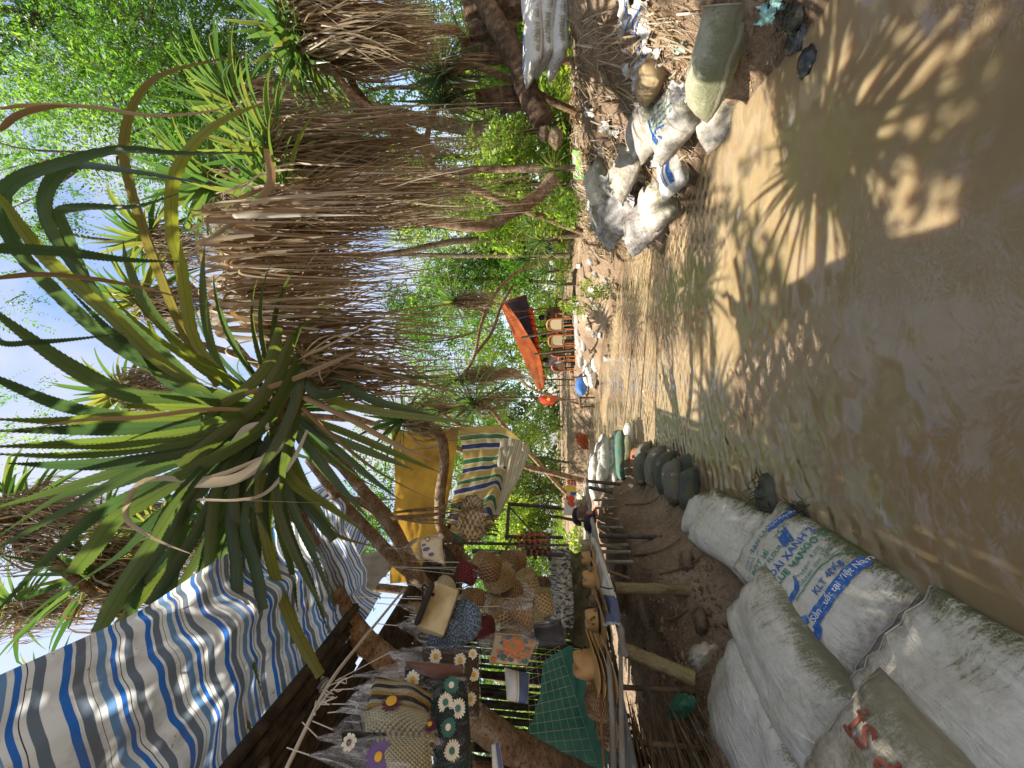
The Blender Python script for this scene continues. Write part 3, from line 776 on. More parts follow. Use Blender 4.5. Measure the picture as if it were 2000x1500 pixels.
# --- foreground screw pine, crown overhead
fg = empty('pandanus_tree', 'big screw pine leaning from the stall, its dark green spiny crown overhead', 'tree', (-2.0, 2.3, 0.7), 'screw pines by the stream')
mb = MB(); B0 = 2.05
LV = [  # pixel path, start depth, end depth, width px, var
 ([(425, 755), (367, 665), (300, 500), (252, 350), (245, 266), (273, 185), (332, 140), (483, 105)], 2.0, 1.7, 21, .93, 0),
 ([(435, 735), (378, 660), (353, 520), (336, 455), (339, 350), (385, 273), (455, 224), (535, 196)], 2.0, 1.7, 25, .80, 0),
 ([(405, 765), (308, 705), (217, 618), (105, 520), (45, 450), (5, 392), (-60, 330)], 2.0, 1.5, 30, .74, 0),
 ([(395, 775), (300, 720), (210, 660), (122, 580), (35, 485), (5, 395), (40, 350), (115, 322), (231, 292), (350, 300), (490, 297)], 2.0, 1.45, 32, .12, 0),
 ([(372, 745), (250, 660), (157, 537), (98, 450), (85, 395), (101, 350), (140, 322), (196, 325), (315, 343), (420, 364)], 2.0, 1.6, 27, .15, 0),
 ([(380, 740), (300, 670), (182, 565), (130, 450), (118, 415), (168, 404), (262, 404), (350, 378)], 2.05, 1.7, 23, .2, 0),
 ([(-40, 484), (60, 487), (140, 493), (245, 507), (350, 511)], 1.1, 1.7, 22, .1, 0),
 ([(-30, 610), (0, 668), (70, 668), (150, 662), (245, 650)], 1.2, 1.8, 12, .1, 0),
 ([(400, 800), (332, 779), (245, 770), (140, 718), (35, 644), (-60, 570)], 2.0, 1.35, 36, .25, 0),
 ([(420, 830), (350, 826), (192, 806), (105, 786), (0, 742), (-70, 715)], 2.0, 1.35, 28, .1, 0),
 ([(545, 805), (400, 812), (250, 815), (120, 822), (-30, 818)], 2.0, 1.3, 28, .6, 0),
 ([(545, 810), (400, 830), (250, 838), (120, 840), (-30, 842)], 2.0, 1.25, 30, .05, 0),
 ([(545, 812), (400, 840), (250, 862), (120, 868), (-30, 873)], 1.95, 1.25, 30, .55, 0),
 ([(545, 815), (400, 858), (250, 880), (120, 890), (-30, 886)], 1.95, 1.3, 22, .45, 0),
 ([(540, 820), (400, 872), (250, 902), (120, 908), (15, 905)], 1.95, 1.35, 30, .02, 0),
 ([(520, 825), (400, 868), (280, 905), (120, 955), (-40, 1000)], 2.0, 1.5, 26, .3, 0),
 ([(520, 830), (400, 880), (288, 908), (120, 1000), (-40, 1090)], 2.0, 1.4, 28, .2, 0),
 ([(500, 840), (390, 905), (256, 968), (180, 1012), (80, 1104), (-30, 1220)], 2.0, 1.4, 28, .1, 0),
 ([(500, 838), (390, 910), (300, 968), (230, 1010), (190, 1060), (142, 1120)], 1.9, 1.6, 34, .45, 1),
 ([(490, 850), (400, 890), (352, 972), (300, 1056), (240, 1144), (190, 1236)], 2.0, 1.6, 34, .5, 1),
 ([(500, 850), (420, 920), (340, 1020), (280, 1116), (256, 1204), (248, 1300), (254, 1375)], 2.0, 1.5, 26, .15, 0),
 ([(500, 860), (430, 920), (372, 980), (348, 1068), (332, 1160), (328, 1260), (320, 1378)], 2.0, 1.5, 27, .3, 1),
 ([(510, 860), (470, 890), (440, 920), (416, 1000), (412, 1100), (420, 1212), (436, 1300), (472, 1388), (526, 1500)], 2.0, 1.45, 25, .55, 0),
 ([(512, 860), (480, 890), (456, 940), (460, 1060), (472, 1164), (488, 1268), (514, 1362)], 2.0, 1.5, 23, .5, 0),
 ([(525, 860), (512, 920), (508, 980), (532, 1108), (572, 1220), (626, 1320)], 2.0, 1.6, 22, .78, 1),
 ([(535, 855), (532, 920), (548, 1020), (592, 1120), (638, 1200)], 2.0, 1.7, 21, .62, 0),
 ([(550, 850), (556, 912), (576, 1000), (634, 1094)], 2.0, 1.7, 21, .45, 0),
 ([(500, 860), (472, 940), (480, 1080), (510, 1154)], 2.05, 1.9, 19, .3, 0),
 ([(560, 850), (580, 912), (624, 1000), (662, 1042)], 2.0, 1.8, 17, .6, 0),
 ([(565, 830), (600, 870), (660, 945), (722, 1016)], 2.0, 1.75, 21, .25, 0),
 ([(570, 820), (640, 850), (740, 890), (808, 918)], 2.0, 1.8, 19, .58, 0),
 ([(570, 812), (660, 840), (780, 890), (858, 922)], 2.0, 1.8, 19, .62, 0),
 ([(575, 810), (640, 862), (720, 930), (780, 976)], 2.0, 1.75, 17, .35, 0),
 ([(545, 850), (590, 960), (650, 1040), (738, 1070)], 2.0, 1.8, 12, .92, 0),
 ([(578, 690), (590, 720), (612, 762), (655, 768), (708, 744)], 2.0, 1.75, 25, .3, 0),
 ([(590, 740), (640, 775), (720, 800), (856, 818), (936, 825)], 2.0, 1.7, 20, .8, 0),
 ([(600, 700), (640, 728), (720, 778), (800, 800), (858, 814)], 2.05, 1.8, 20, .35, 0),
 ([(600, 690), (680, 720), (760, 735), (830, 738), (860, 735)], 2.1, 1.9, 14, .5, 0),
 # inner rosette, coiled leaf bases facing us
 ([(572, 655), (550, 715), (500, 790), (430, 850), (350, 912)], 1.95, 1.7, 30, .6, 1),
 ([(545, 640), (528, 705), (480, 760), (420, 800), (385, 850)], 1.95, 1.75, 26, .62, 0),
 ([(585, 700), (560, 760), (520, 830), (450, 880), (345, 935)], 1.9, 1.6, 30, .55, 1),
 ([(590, 720), (570, 800), (530, 880), (480, 960)], 1.9, 1.7, 25, .5, 0),
 ([(595, 740), (575, 830), (555, 920), (552, 1000)], 1.9, 1.7, 23, .5, 0),
 ([(570, 830), (540, 900), (520, 980), (530, 1060)], 1.95, 1.75, 19, .15, 0),
 ([(450, 760), (370, 700), (290, 600), (250, 520), (240, 470)], 2.1, 1.9, 20, .2, 0),
 ([(460, 770), (420, 700), (400, 620), (395, 540), (400, 480)], 2.1, 1.95, 18, .3, 0),
 ([(440, 790), (350, 760), (270, 690), (210, 640), (130, 560)], 2.1, 1.7, 22, .05, 0),
 ([(480, 830), (440, 900), (430, 1000), (400, 1080), (380, 1180)], 2.05, 1.8, 21, .1, 0),
 ([(500, 840), (500, 900), (490, 1000), (500, 1060)], 2.1, 1.9, 18, .2, 0),
 ([(480, 840), (400, 930), (310, 1010), (240, 1080), (150, 1140)], 2.1, 1.8, 21, .08, 0),
 ([(470, 840), (360, 900), (220, 950), (120, 970), (0, 1045)], 2.1, 1.7, 20, .15, 0),
]
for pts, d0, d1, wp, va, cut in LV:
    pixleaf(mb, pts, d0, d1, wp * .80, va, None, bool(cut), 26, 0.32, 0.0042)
for k in range(20):
    tx, ty = 190 + 27 * k + frng(-25, 25), frng(1090, 1340) - max(0, k - 10) * 16; bx, by = 500 + frng(-20, 50), 850 + frng(-15, 15)
    mx_, my_ = bx + (tx - bx) * .45 - frng(0, 40), by + (ty - by) * .5
    pixleaf(mb, [(bx, by), ((bx + mx_) / 2 - 8, (by + my_) / 2), (mx_, my_), ((mx_ + tx) / 2 + 4, (my_ + ty) / 2), (tx, ty)], 2.0, frng(1.55, 1.8), frng(15, 22), R.choice((.1, .2, .35, .5, .6, .7)), None, R.random() < .3, 22, .32, .004)
# bent green leaf hanging in front of the tarp
pixleaf(mb, [(254, 1375), (272, 1388), (300, 1460), (348, 1480), (440, 1496), (520, 1505)], 1.5, 1.45, 24, .15, 0.2)
crown_leaves(mb, P(545, 800, 2.12), (0.0, 0.25, 1), 55, 1.0, 0.021, 110, (0.0, 0.7), 0.5, 14, 0.0035)
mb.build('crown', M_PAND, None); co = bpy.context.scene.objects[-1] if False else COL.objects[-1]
ground(fg, co)
# dry leaves among the green
mb = MB()
for pts, d0, d1, wp, va in (
  ([(545, 880), (440, 925), (380, 938), (310, 935), (268, 950), (246, 1005), (280, 1040), (330, 1065), (396, 1090)], 1.85, 1.6, 11, .95),
  ([(560, 860), (470, 930), (380, 945), (345, 945)], 1.85, 1.7, 20, 1.0),
  ([(600, 840), (570, 900), (520, 960), (460, 975), (390, 975), (700, 985)], 1.8, 1.7, 9, .9),
  ([(690, 690), (560, 745), (480, 770), (420, 800)], 1.85, 1.85, 10, .4),
  ([(525, 832), (480, 838), (445, 868)], 1.75, 1.72, 20, 1.0),
  ([(-20, 545), (80, 537), (180, 545), (290, 565), (420, 600)], 1.2, 1.9, 9, .35),
  ([(0, 212), (60, 205), (180, 208), (300, 225), (420, 215), (470, 195)], 1.5, 1.8, 7, .5),
  ([(0, 255), (40, 225), (100, 210), (150, 209)], 1.3, 1.5, 11, .3),
  ([(500, 800), (400, 800), (280, 815), (150, 822), (0, 850)], 1.85, 1.3, 9, .5),
  ([(560, 760), (680, 815), (780, 870), (860, 905)], 1.9, 1.7, 13, .5),
  ([(565, 770), (640, 840), (740, 920), (860, 985)], 1.9, 1.7, 10, .3),
  ([(520, 290), (525, 360), (470, 420), (400, 470), (350, 520)], 2.2, 2.2, 16, .45)):
    pixleaf(mb, pts, d0, d1, wp, va, None, False, 26, 0.5, 0.0, 0, frng(-1.5, 1.5))
# hanging mantle of dead leaves behind the crown
sk = [P(560, 690, 2.25), P(500, 640, 2.35), P(455, 560, 2.45), P(450, 470, 2.5), P(470, 410, 2.6)]
skirt(mb, sk, 360, 1.15, 0.014, 0.30, 14, (0.0, 0.95), 0.35, 0, 0.16)
skirt(mb, [P(470, 480, 2.5), P(520, 400, 2.6), P(560, 370, 2.7)], 120, 1.2, 0.013, 0.22, 13, (0.0, 0.9), 0.3, 0, 0.2)
skirt(mb, [P(590, 700, 2.15), P(600, 760, 2.1)], 90, 0.95, 0.013, 0.2, 12, (0.1, 0.7), 0.4, 0, 0.05)
for _ in range(70):                                    # loops of curled leaf over the top
    y0 = frng(400, 660); x0 = frng(440, 560); d = frng(2.1, 2.35)
    h = frng(20, 75); wdt = frng(-60, 60)
    pixleaf(mb, [(x0 + 30, y0), (x0 - h, y0 + wdt * .3), (x0 - h * .9, y0 + wdt * .7), (x0 + 60, y0 + wdt), (x0 + frng(120, 330), y0 + wdt * 1.15)], d, d - .1, frng(5, 12), frng(.2, 1.0), frng(-1.2, 1.2), False, 18, 0.25, 0, 0, frng(-2.5, 2.5))
mb.build('dead_leaves', M_DEAD); ground(fg, COL.objects[-1])
mb = MB()
trunk(mb, [Vector((-2.45, 2.3, .6)), Vector((-2.42, 2.2, 1.2)), P(1010, 1465, 2.15), P(950, 1420, 2.15), P(850, 1350, 2.2), P(760, 1290, 2.2), P(690, 1225, 2.2), P(630, 1120, 2.15), P(575, 1010, 2.1), P(545, 900, 2.08), P(540, 800, 2.08)], 0.10, 0.04, 80, 12, 0.02)
trunk(mb, [P(545, 800, 2.1), P(545, 700, 2.25), P(500, 600, 2.4), P(480, 520, 2.5)], 0.045, 0.05, 14, 8, 0.0)
mb.build('trunk', M_BARK); ground(fg, COL.objects[-1])
mb = MB()
mb.tube(PXS([(640, 1255, 2.0), (690, 1285, 2.05), (735, 1310, 2.1)]), 0.004, 5)

# --- generic screw pine
def pandanus(label, base, stems, group='screw pines by the stream', leafmat=None, deadmat=None, n=46, L=0.8, W=0.021, sk=150, skL=1.0, skR=0.28, skW=0.014, r0=0.055, r1=0.036, var=(0.0, 0.85), amax=105, extra=None, skoff=0.1):
    """stems: list of (path, axis) ; crown at each path end"""
    t = empty('pandanus_tree', label, 'tree', base, group)
    a, b, c = MB(), MB(), MB()
    for path, axis in stems:
        ps = trunk(a, path, r0, r1)
        e = ps[-1]
        crown_leaves(b, e, axis, n, L, W, amax, var, 0.6, 10)
        if sk: skirt(c, [e - Vector(axis).normalized() * skoff * .2, e.lerp(ps[-6], .6)], sk, skL, skW, skR, 11, (0.0, 0.95), 0.3)
    if extra: extra(a, b, c)
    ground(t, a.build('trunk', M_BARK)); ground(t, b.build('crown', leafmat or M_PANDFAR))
    if c.v: ground(t, c.build('dead_leaves', deadmat or M_DEAD))
    return t

# second and third trunk behind the stall front (bare branching stems, crowns merging above)
def ex(a, b, c):
    trunk(a, [Vector((-2.6, 4.4, 0.8)), P(1000, 1250, 3.3), P(900, 1190, 3.0), P(830, 1145, 2.9), P(760, 1020, 2.8), P(690, 930, 2.8), P(620, 880, 2.9)], 0.062, 0.04, 50)
    trunk(a, [P(830, 1145, 2.9), P(740, 1060, 2.9), P(650, 960, 3.0), P(600, 900, 3.1)], 0.05, 0.036, 40)
pandanus('speckled screw pine with two bare stems forking behind the hanging straw bags', (-2.6, 4.4, 0.9),
         [([Vector((-2.6, 4.4, 0.8)), P(870, 1200, 3.6), P(780, 1060, 3.6), P(700, 980, 3.6), P(560, 990, 3.7), P(420, 1010, 3.8)], (-0.1, 0, 1))], extra=ex, n=34, L=0.9, sk=80, skL=0.8)
pandanus('screw pine with a crooked bare horizontal branch across the yellow tarp', (-3.0, 5.6, 0.9),
         [([Vector((-3.0, 5.6, 0.8)), P(960, 1120, 4.6), P(872, 1050, 4.3), P(860, 980, 4.2), P(868, 900, 4.2), P(855, 845, 4.2), P(790, 820, 4.3)], (0.4, 0, 1))], n=36, L=0.8, sk=80, skL=0.7, r0=0.07, r1=0.05)
# left back, above the striped tarp
pandanus('shaggy screw pine rising above the blue striped tarp, nearest the photo corner', (-3.6, 3.2, 0.9),
         [([Vector((-3.6, 3.2, 0.8)), P(420, 1330, 3.8), P(260, 1220, 3.8), P(90, 1080, 3.8), P(10, 1020, 3.9)], (0.2, 0, 1)), ([P(260, 1220, 3.8), P(230, 1150, 3.9), P(200, 1120, 4.0)], (0.3, 0, 1)), ([P(420, 1330, 3.8), P(300, 1420, 3.6), P(150, 1400, 3.5)], (0, 0, 1))], n=42, L=0.95, W=0.026, sk=270, skL=1.0, skR=0.5)
pandanus('dense dark screw pine with heavy hanging skirts far behind the striped tarp', (-4.6, 5.6, 0.9),
         [([Vector((-4.6, 5.6, 0.8)), P(520, 1240, 5.6), P(300, 1160, 5.5), P(120, 1180, 5.5), P(40, 1190, 5.5)], (0.1, 0, 1)), ([P(300, 1160, 5.5), P(180, 1040, 5.5), P(60, 990, 5.6)], (0.2, 0, 1)), ([P(300, 1160, 5.5), P(260, 1070, 5.3), P(215, 1030, 5.3)], (0.3, 0, 1))], n=46, L=0.95, W=0.026, sk=240, skL=1.1, skR=0.5, var=(0.0, .7))
pandanus('screw pine with yellowing crown showing between the foreground leaves and striped tarp', (-2.9, 4.9, 0.9),
         [([Vector((-2.9, 4.9, 0.8)), P(600, 1130, 4.8), P(430, 1080, 4.8), P(330, 1050, 4.8)], (0.1, 0, 1)), ([P(600, 1130, 4.8), P(560, 1040, 5.0), P(500, 1000, 5.1)], (0.5, 0, 1))], n=52, L=0.9, W=0.028, sk=170, skL=0.9, var=(0.3, 1.0))
pandanus('screw pine far above the crown with pale straps against the cloud', (-0.8, 6.8, 0.4) if False else (-1.9, 7.2, 0.9),
         [([Vector((-1.9, 7.2, 0.8)), P(700, 820, 6.0), P(480, 700, 5.2), P(330, 650, 5.0), P(280, 590, 5.0)], (0.1, 0, 1)), ([P(480, 700, 5.2), P(420, 620, 5.2), P(300, 470, 5.4)], (0.3, 0, 1)), ([P(700, 820, 6.0), P(500, 800, 5.6), P(250, 770, 5.4)], (0, 0, 1))], n=56, L=0.9, W=0.03, sk=260, skL=1.0, skR=0.4, var=(0.2, 1.0))
# right bank
pandanus('large right bank screw pine with a long brown leaf mantle and ringed curved trunk', (1.75, 5.2, 1.1),
         [([P(1080, 350, 4.6), P(1055, 380, 4.55), P(1000, 410, 4.4), P(930, 440, 4.3), P(820, 430, 4.2), P(690, 400, 4.0), P(560, 390, 3.9)], (0.1, -0.2, 1)),
          ([P(820, 430, 4.2), P(700, 350, 4.1), P(600, 300, 4.1), P(540, 300, 4.1)], (0.2, -0.1, 1))], n=62, L=1.05, W=0.03, sk=300, skL=1.8, skR=0.36, skW=0.017, r0=0.085, r1=0.045, skoff=.6)
pandanus('sunlit screw pine at the right edge with bleached hanging leaves', (3.6, 4.4, 1.2),
         [([Vector((5.3, 6.2, 1.1)), P(940, 90, 5.6), P(880, 60, 4.6), P(760, 60, 3.9), P(640, 55, 3.7), P(575, 50, 3.7)], (0, -0.2, 1)),
          ([P(850, 300, 4.4), P(780, 245, 4.1), P(700, 200, 3.9), P(640, 130, 3.8), P(600, 90, 3.75)], (-0.2, -0.2, 1)),
          ([P(850, 300, 4.4), P(760, 250, 4.3), P(690, 165, 4.2), P(690, 120, 4.2), P(640, 110, 4.2)], (-0.2, -0.2, 1))], n=48, L=0.75, W=0.028, sk=330, skL=1.1, skR=0.34, skW=0.016, var=(0.2, 0.9))
pandanus('dark bushy screw pine head low behind the log, farther of two', (3.3, 6.2, 1.2),
         [([P(1060, 330, 5.6), P(930, 330, 5.6), P(850, 330, 5.6), P(835, 270, 5.5), P(850, 215, 5.4), P(868, 195, 5.4)], (0.5, -0.3, -0.25))], n=60, L=0.95, W=0.022, sk=40, skL=0.5, leafmat=M_PAND, var=(0, .3), amax=120)
pandanus('dark bushy screw pine head beside the white sack stack', (3.9, 5.4, 1.2),
         [([Vector((4.3, 6.0, 1.1)), P(930, 130, 5.2), P(868, 150, 5.0)], (0.0, -0.5, 0.3))], n=64, L=0.8, W=0.022, sk=60, skL=0.5, leafmat=M_PAND, var=(0, .3), amax=125)
pandanus('screw pine crown between the feathery tree and the brown mantle', (2.6, 6.4, 1.2),
         [([Vector((2.6, 6.4, 1.1)), P(800, 330, 5.4), P(600, 350, 5.2), P(470, 370, 5.0), P(420, 360, 5.0)], (0.2, -0.3, 1)), ([P(600, 350, 5.2), P(520, 260, 5.0), P(470, 210, 4.9)], (0.3, -0.3, 1))], n=56, L=1.1, W=0.034, sk=240, skL=1.3, skR=0.4, var=(0.2, 0.8))
# middle distance over the stream
pandanus('fine leaved screw pine arching over the stream before the hut', (2.7, 9.7, 0.8),
         [([P(1085, 500, 9.6), P(1000, 540, 9.2), P(948, 610, 8.5), P(925, 700, 8.3), P(900, 740, 8.2)], (-0.4, -0.2, 1)), ([P(948, 610, 8.5), P(930, 600, 8.3), P(890, 590, 8.2)], (0, 0, 1))], n=60, L=1.1, W=0.022, sk=150, skL=1.0, var=(0.1, 0.9), r0=.05, r1=.03)
pandanus('screw pine drooping beside the green striped tarp', (-3.4, 9.6, 0.7),
         [([Vector((-3.4, 9.6, 0.7)), P(1000, 850, 7.8), P(960, 800, 7.3), P(930, 790, 7.2)], (0.3, 0, 1)), ([P(1000, 850, 7.8), P(900, 830, 7.5), P(860, 800, 7.4)], (0, 0, 1))], n=70, L=1.25, W=0.022, sk=60, skL=0.9, var=(0.0, 0.7), r0=.05, r1=.03)
pandanus('screw pine with drooping needles over the far water', (-0.9, 16.2, 0.5),
         [([Vector((-0.9, 16.2, 0.4)), P(1040, 760, 13), P(1010, 725, 11.8), P(985, 720, 11), P(960, 735, 11)], (0.4, 0, 1))], n=70, L=1.5, W=0.026, sk=160, skL=1.2, var=(0.1, 0.9), r0=.045, r1=.03)
# ------------------------------------------------------------------ leafy trees, bushes
def quads_mesh(name, C, A, B, var, mat, parent=None):
    """C centres, A and B half axes (N,3); builds folded diamond leaves"""
    n = len(C)
    V = np.stack([C - A, C + B, C + A, C - B], 1).reshape(-1, 3).astype(np.float32)
    me = bpy.data.meshes.new(name); me.vertices.add(4 * n); me.vertices.foreach_set('co', V.ravel())
    me.loops.add(4 * n); me.loops.foreach_set('vertex_index', np.arange(4 * n, dtype=np.int32))
    me.polygons.add(n); me.polygons.foreach_set('loop_start', np.arange(0, 4 * n, 4, dtype=np.int32)); me.polygons.foreach_set('loop_total', np.full(n, 4, dtype=np.int32))
    me.materials.append(mat); me.update(calc_edges=True)
    uv = me.uv_layers.new(name='UVMap'); uv.data.foreach_set('uv', np.tile(np.array([.5, 0, 1, .5, .5, 1, 0, .5], dtype=np.float32), n))
    at = me.attributes.new('var', 'FLOAT', 'POINT'); at.data.foreach_set('value', np.repeat(var, 4).astype(np.float32))
    o = bpy.data.objects.new(name, me); COL.objects.link(o)
    if parent is not None: o.parent = parent
    return o
NR = np.random.default_rng(11)
def unit(n):
    a = NR.normal(size=(n, 3)); return a / np.linalg.norm(a, axis=1)[:, None]

def sprays(centers, radii, nspray, nleaf, slen, ls, asp=0.42, droop=0.5, hollow=0.35, keep=None):
    """leaflets set along little drooping twigs that fill ellipsoids"""
    Cs, As, Bs, Vs = [], [], [], []
    tot = sum(r[0] * r[1] * r[2] for r in radii)
    for c, r in zip(centers, radii):
        k = max(3, int(nspray * (r[0] * r[1] * r[2]) / tot))
        d = unit(k); q = NR.uniform(hollow, 1, k) ** 0.6
        st = np.array(c) + d * q[:, None] * np.array(r)
        if keep is not None:
            ok = np.array([keep(p) for p in st]); st = st[ok]; k = len(st); d = d[ok]
            if k == 0: continue
        dr = unit(k) + d * 0.6; dr[:, 2] -= 0.1; dr /= np.linalg.norm(dr, axis=1)[:, None]
        t = (np.arange(nleaf) + .5) / nleaf
        ln = slen * NR.uniform(.6, 1.2, k)
        pos = st[:, None, :] + dr[:, None, :] * (t[None, :, None] * ln[:, None, None])
        pos[:, :, 2] -= droop * ln[:, None] * t[None, :] ** 2
        side = np.cross(dr, unit(k)); side /= np.linalg.norm(side, axis=1)[:, None]
        sg = np.where(np.arange(nleaf) % 2 == 0, 1, -1)
        ax = dr[:, None, :] * 0.55 + side[:, None, :] * sg[None, :, None]
        ax = ax + NR.normal(size=ax.shape) * 0.22
        ax /= np.linalg.norm(ax, axis=2)[:, :, None]
        l = ls * (NR.uniform(.6, 1.3, (k, 1)) * NR.uniform(.6, 1.3, (k, nleaf)))[:, :, None]
        C = (pos + ax * l * .6).reshape(-1, 3); A = (ax * l).reshape(-1, 3) * .5
        nn = np.cross(A, unit(len(A))); nn /= (np.linalg.norm(nn, axis=1)[:, None] + 1e-9)
        B = nn * np.linalg.norm(A, axis=1)[:, None] * asp
        v = np.clip(NR.uniform(-.15, .45) + NR.uniform(0, 1, (k, 1)) * 0.4 + NR.uniform(0, .3, (k, nleaf)), 0, 1).ravel()  # clump-wide tone offset paints dark shaded pockets into the leaf colour
        Cs.append(C); As.append(A); Bs.append(B); Vs.append(v)
    return np.concatenate(Cs), np.concatenate(As), np.concatenate(Bs), np.concatenate(Vs)

def tree(name, label, cat, base, limbs, centers, radii, ns, nl, slen, ls, mat, asp=.42, droop=.5, hollow=.3, group=None, barkm=None, keep=None, r0=.1, twigs=0):
    t = empty(name, label, cat, base, group)
    mb = MB()
    for path, a, b in limbs:
        ps = spline(path, 16); ps = [p + Vector((noise.noise(p * 1.3), noise.noise(p * 1.3 + Vector((9, 0, 0))), 0)) * .08 for p in ps]
        mb.tube(ps, [a + (b - a) * i / 15 for i in range(16)], 7, .5, 0, True, .05)
    lim = [q for path, a_, b_ in limbs for q in spline(path, 12)]
    for _ in range(twigs):
        i = R.randrange(len(centers)); c = Vector(centers[i]); r = radii[i]
        d = Vector([float(x) for x in unit(1)[0]]); e = c + Vector((d.x * r[0], d.y * r[1], d.z * r[2])) * .95
        c = min(lim, key=lambda q: (q - e).length); c = c + Vector((noise.noise(c * 1.3), noise.noise(c * 1.3 + Vector((9, 0, 0))), 0)) * .08
        m_ = c.lerp(e, .5) + Vector((frng(-.2, .2), frng(-.2, .2), frng(0, .3)))
        mb.tube(spline([c, m_, e], 8), [.03 - .0034 * q for q in range(8)], 5, .5, 0, False)
    if mb.v: ground(t, mb.build('trunk', barkm or M_BARKG))
    ground(t, quads_mesh('crown', *sprays(centers, radii, ns, nl, slen, ls, asp, droop, hollow, keep), mat))
    return t

def blob_centers(c, r, n, br):
    out = []; rr = []
    for _ in range(n):
        d = unit(1)[0] * NR.uniform(.3, 1) ** .5
        out.append(tuple(np.array(c) + d * np.array(r))); b = br * NR.uniform(.6, 1.2)
        rr.append((b * 1.15, b * 1.15, b * .75))
    return out, rr

# feathery tree filling the upper right of the view
cs = [P(60, 60, 7.2), P(160, 200, 7.0), P(60, 290, 7.5), P(260, 60, 6.8), P(330, 190, 6.8), P(430, 70, 6.8), P(440, 230, 7.2), P(230, 320, 7.6), P(420, 350, 7.6), P(120, 120, 8.2), P(320, 110, 8.0), P(520, 180, 7.6),
      P(560, 300, 8), P(-60, 150, 7.5), P(150, -60, 7), P(350, -80, 7), P(-50, 300, 8), P(30, 420, 8.2), P(200, 20, 7.4), P(390, 290, 6.9)]
cs = [tuple(c) for c in cs]
rs = [(1.15, 1.1, .95)] * len(cs)
for i in (2, 7, 17, 16): rs[i] = (.8, .8, .6)
tree('feathery_tree', 'tall bright green feathery tree with fine leaflets on the right behind the screw pines', 'tree', (6.2, 8.8, 1.2),
     [([Vector((6.2, 8.8, 1.0)), Vector((5.9, 8.3, 3.5)), P(430, 150, 7.6), P(200, 120, 7.6)], .2, .06), ([P(430, 150, 7.6), P(320, 250, 7.4), P(200, 300, 7.6)], .09, .02), ([P(430, 150, 7.6), P(300, 40, 7.2), P(80, 30, 7.2)], .09, .02),
      ([P(430, 150, 7.6), P(330, 130, 6.5), P(250, 30, 6.4)], .04, .01), ([P(430, 150, 7.6), P(300, 230, 6.6), P(220, 160, 6.4), P(250, 90, 6.4)], .04, .012)],
     cs, rs, 4300, 26, .6, .08, M_LEAFLET, .36, .45, .1, twigs=70)
# drooping light branches against the sky
tree('feathery_tree', 'thin high branches with sparse small leaves against the white cloud', 'tree', (3.9, 9.8, .8),
     [([Vector((3.9, 9.8, .8)), P(900, 470, 9.2), P(700, 500, 9.0), P(300, 480, 8.6), P(40, 440, 8.2)], .1, .02)],
     [tuple(P(*q)) for q in ((30, 440, 8), (70, 500, 8), (20, 600, 8.2), (110, 400, 8), (20, 800, 8.4), (60, 880, 8.5))], [(.75, .7, .35)] * 6, 150, 20, .6, .075, M_LEAFLET, .4, .6, .0)
# bright back-lit bushes behind the log, right bank
for k, (X, Y, d, r, lab) in enumerate(((985, 260, 8.6, 1.5, 'yellow green back lit bush behind the cut stumps, middle one'), (930, 90, 9.0, 1.6, 'leafy bright bush behind the white sack stack'),
        (960, 370, 9.0, 1.2, 'sunny bush beside the brown leaf mantle'), (860, 380, 10.5, 1.8, 'light green tree crown seen through the hanging brown leaves'))):
    c = P(X, Y, d); cc, rr = blob_centers(c, (r * 1.1, r * .8, r * .8), 12, r * .5)
    tree('bush', lab, 'bush', (c.x, c.y, 1.2), [([Vector((c.x, c.y, 1.1)), Vector((c.x + .1, c.y, 1.8)), c], .06, .02), ([Vector((c.x, c.y, 1.3)), c + Vector((.5, .2, .5))], .04, .015)], cc, rr, 700, 14, .35, .10, M_BUSH, .45, .5, .1, twigs=14)
# trees behind on the right, partly sky between
for k, (X, Y, d, r, lab) in enumerate(((760, 330, 13, 2.4, 'loose tree behind the right screw pines with sky showing through'), (640, 200, 13, 2.4, 'pale tree behind the bleached hanging leaves'), (870, 130, 14, 2.2, 'distant tree low behind the dark screw pine head'),
        (1010, 470, 15, 1.6, 'light shrubby tree low behind the strap leaved plants'), (985, 420, 13, 1.5, 'shrubby tree low behind the ringed curved trunk'), (1000, 130, 11, 1.5, 'dense low tree behind the stumps at the photo edge'), (930, 480, 15, 2.0, 'green tree filling the gap under the brown leaf mantle'), (820, 560, 16, 2.2, 'light green tree behind the middle brown mantle'), (560, 520, 13, 1.8, 'tree top peeping above the hanging brown mantle'))):
    c = P(X, Y, d); cc, rr = blob_centers(c, (r, r * .8, r * .9), 11, r * .42)
    tree('background_tree', lab, 'tree', (c.x, c.y, 1.2), [([Vector((c.x, c.y, 1.1)), c + Vector((.3, 0, -1)), c], .08, .04), ([c + Vector((.3, 0, -1)), c + Vector((-1, .3, .6))], .06, .02)], cc, rr, 800, 16, .55, .13, M_LEAFLET, .42, .5, .2, twigs=20)
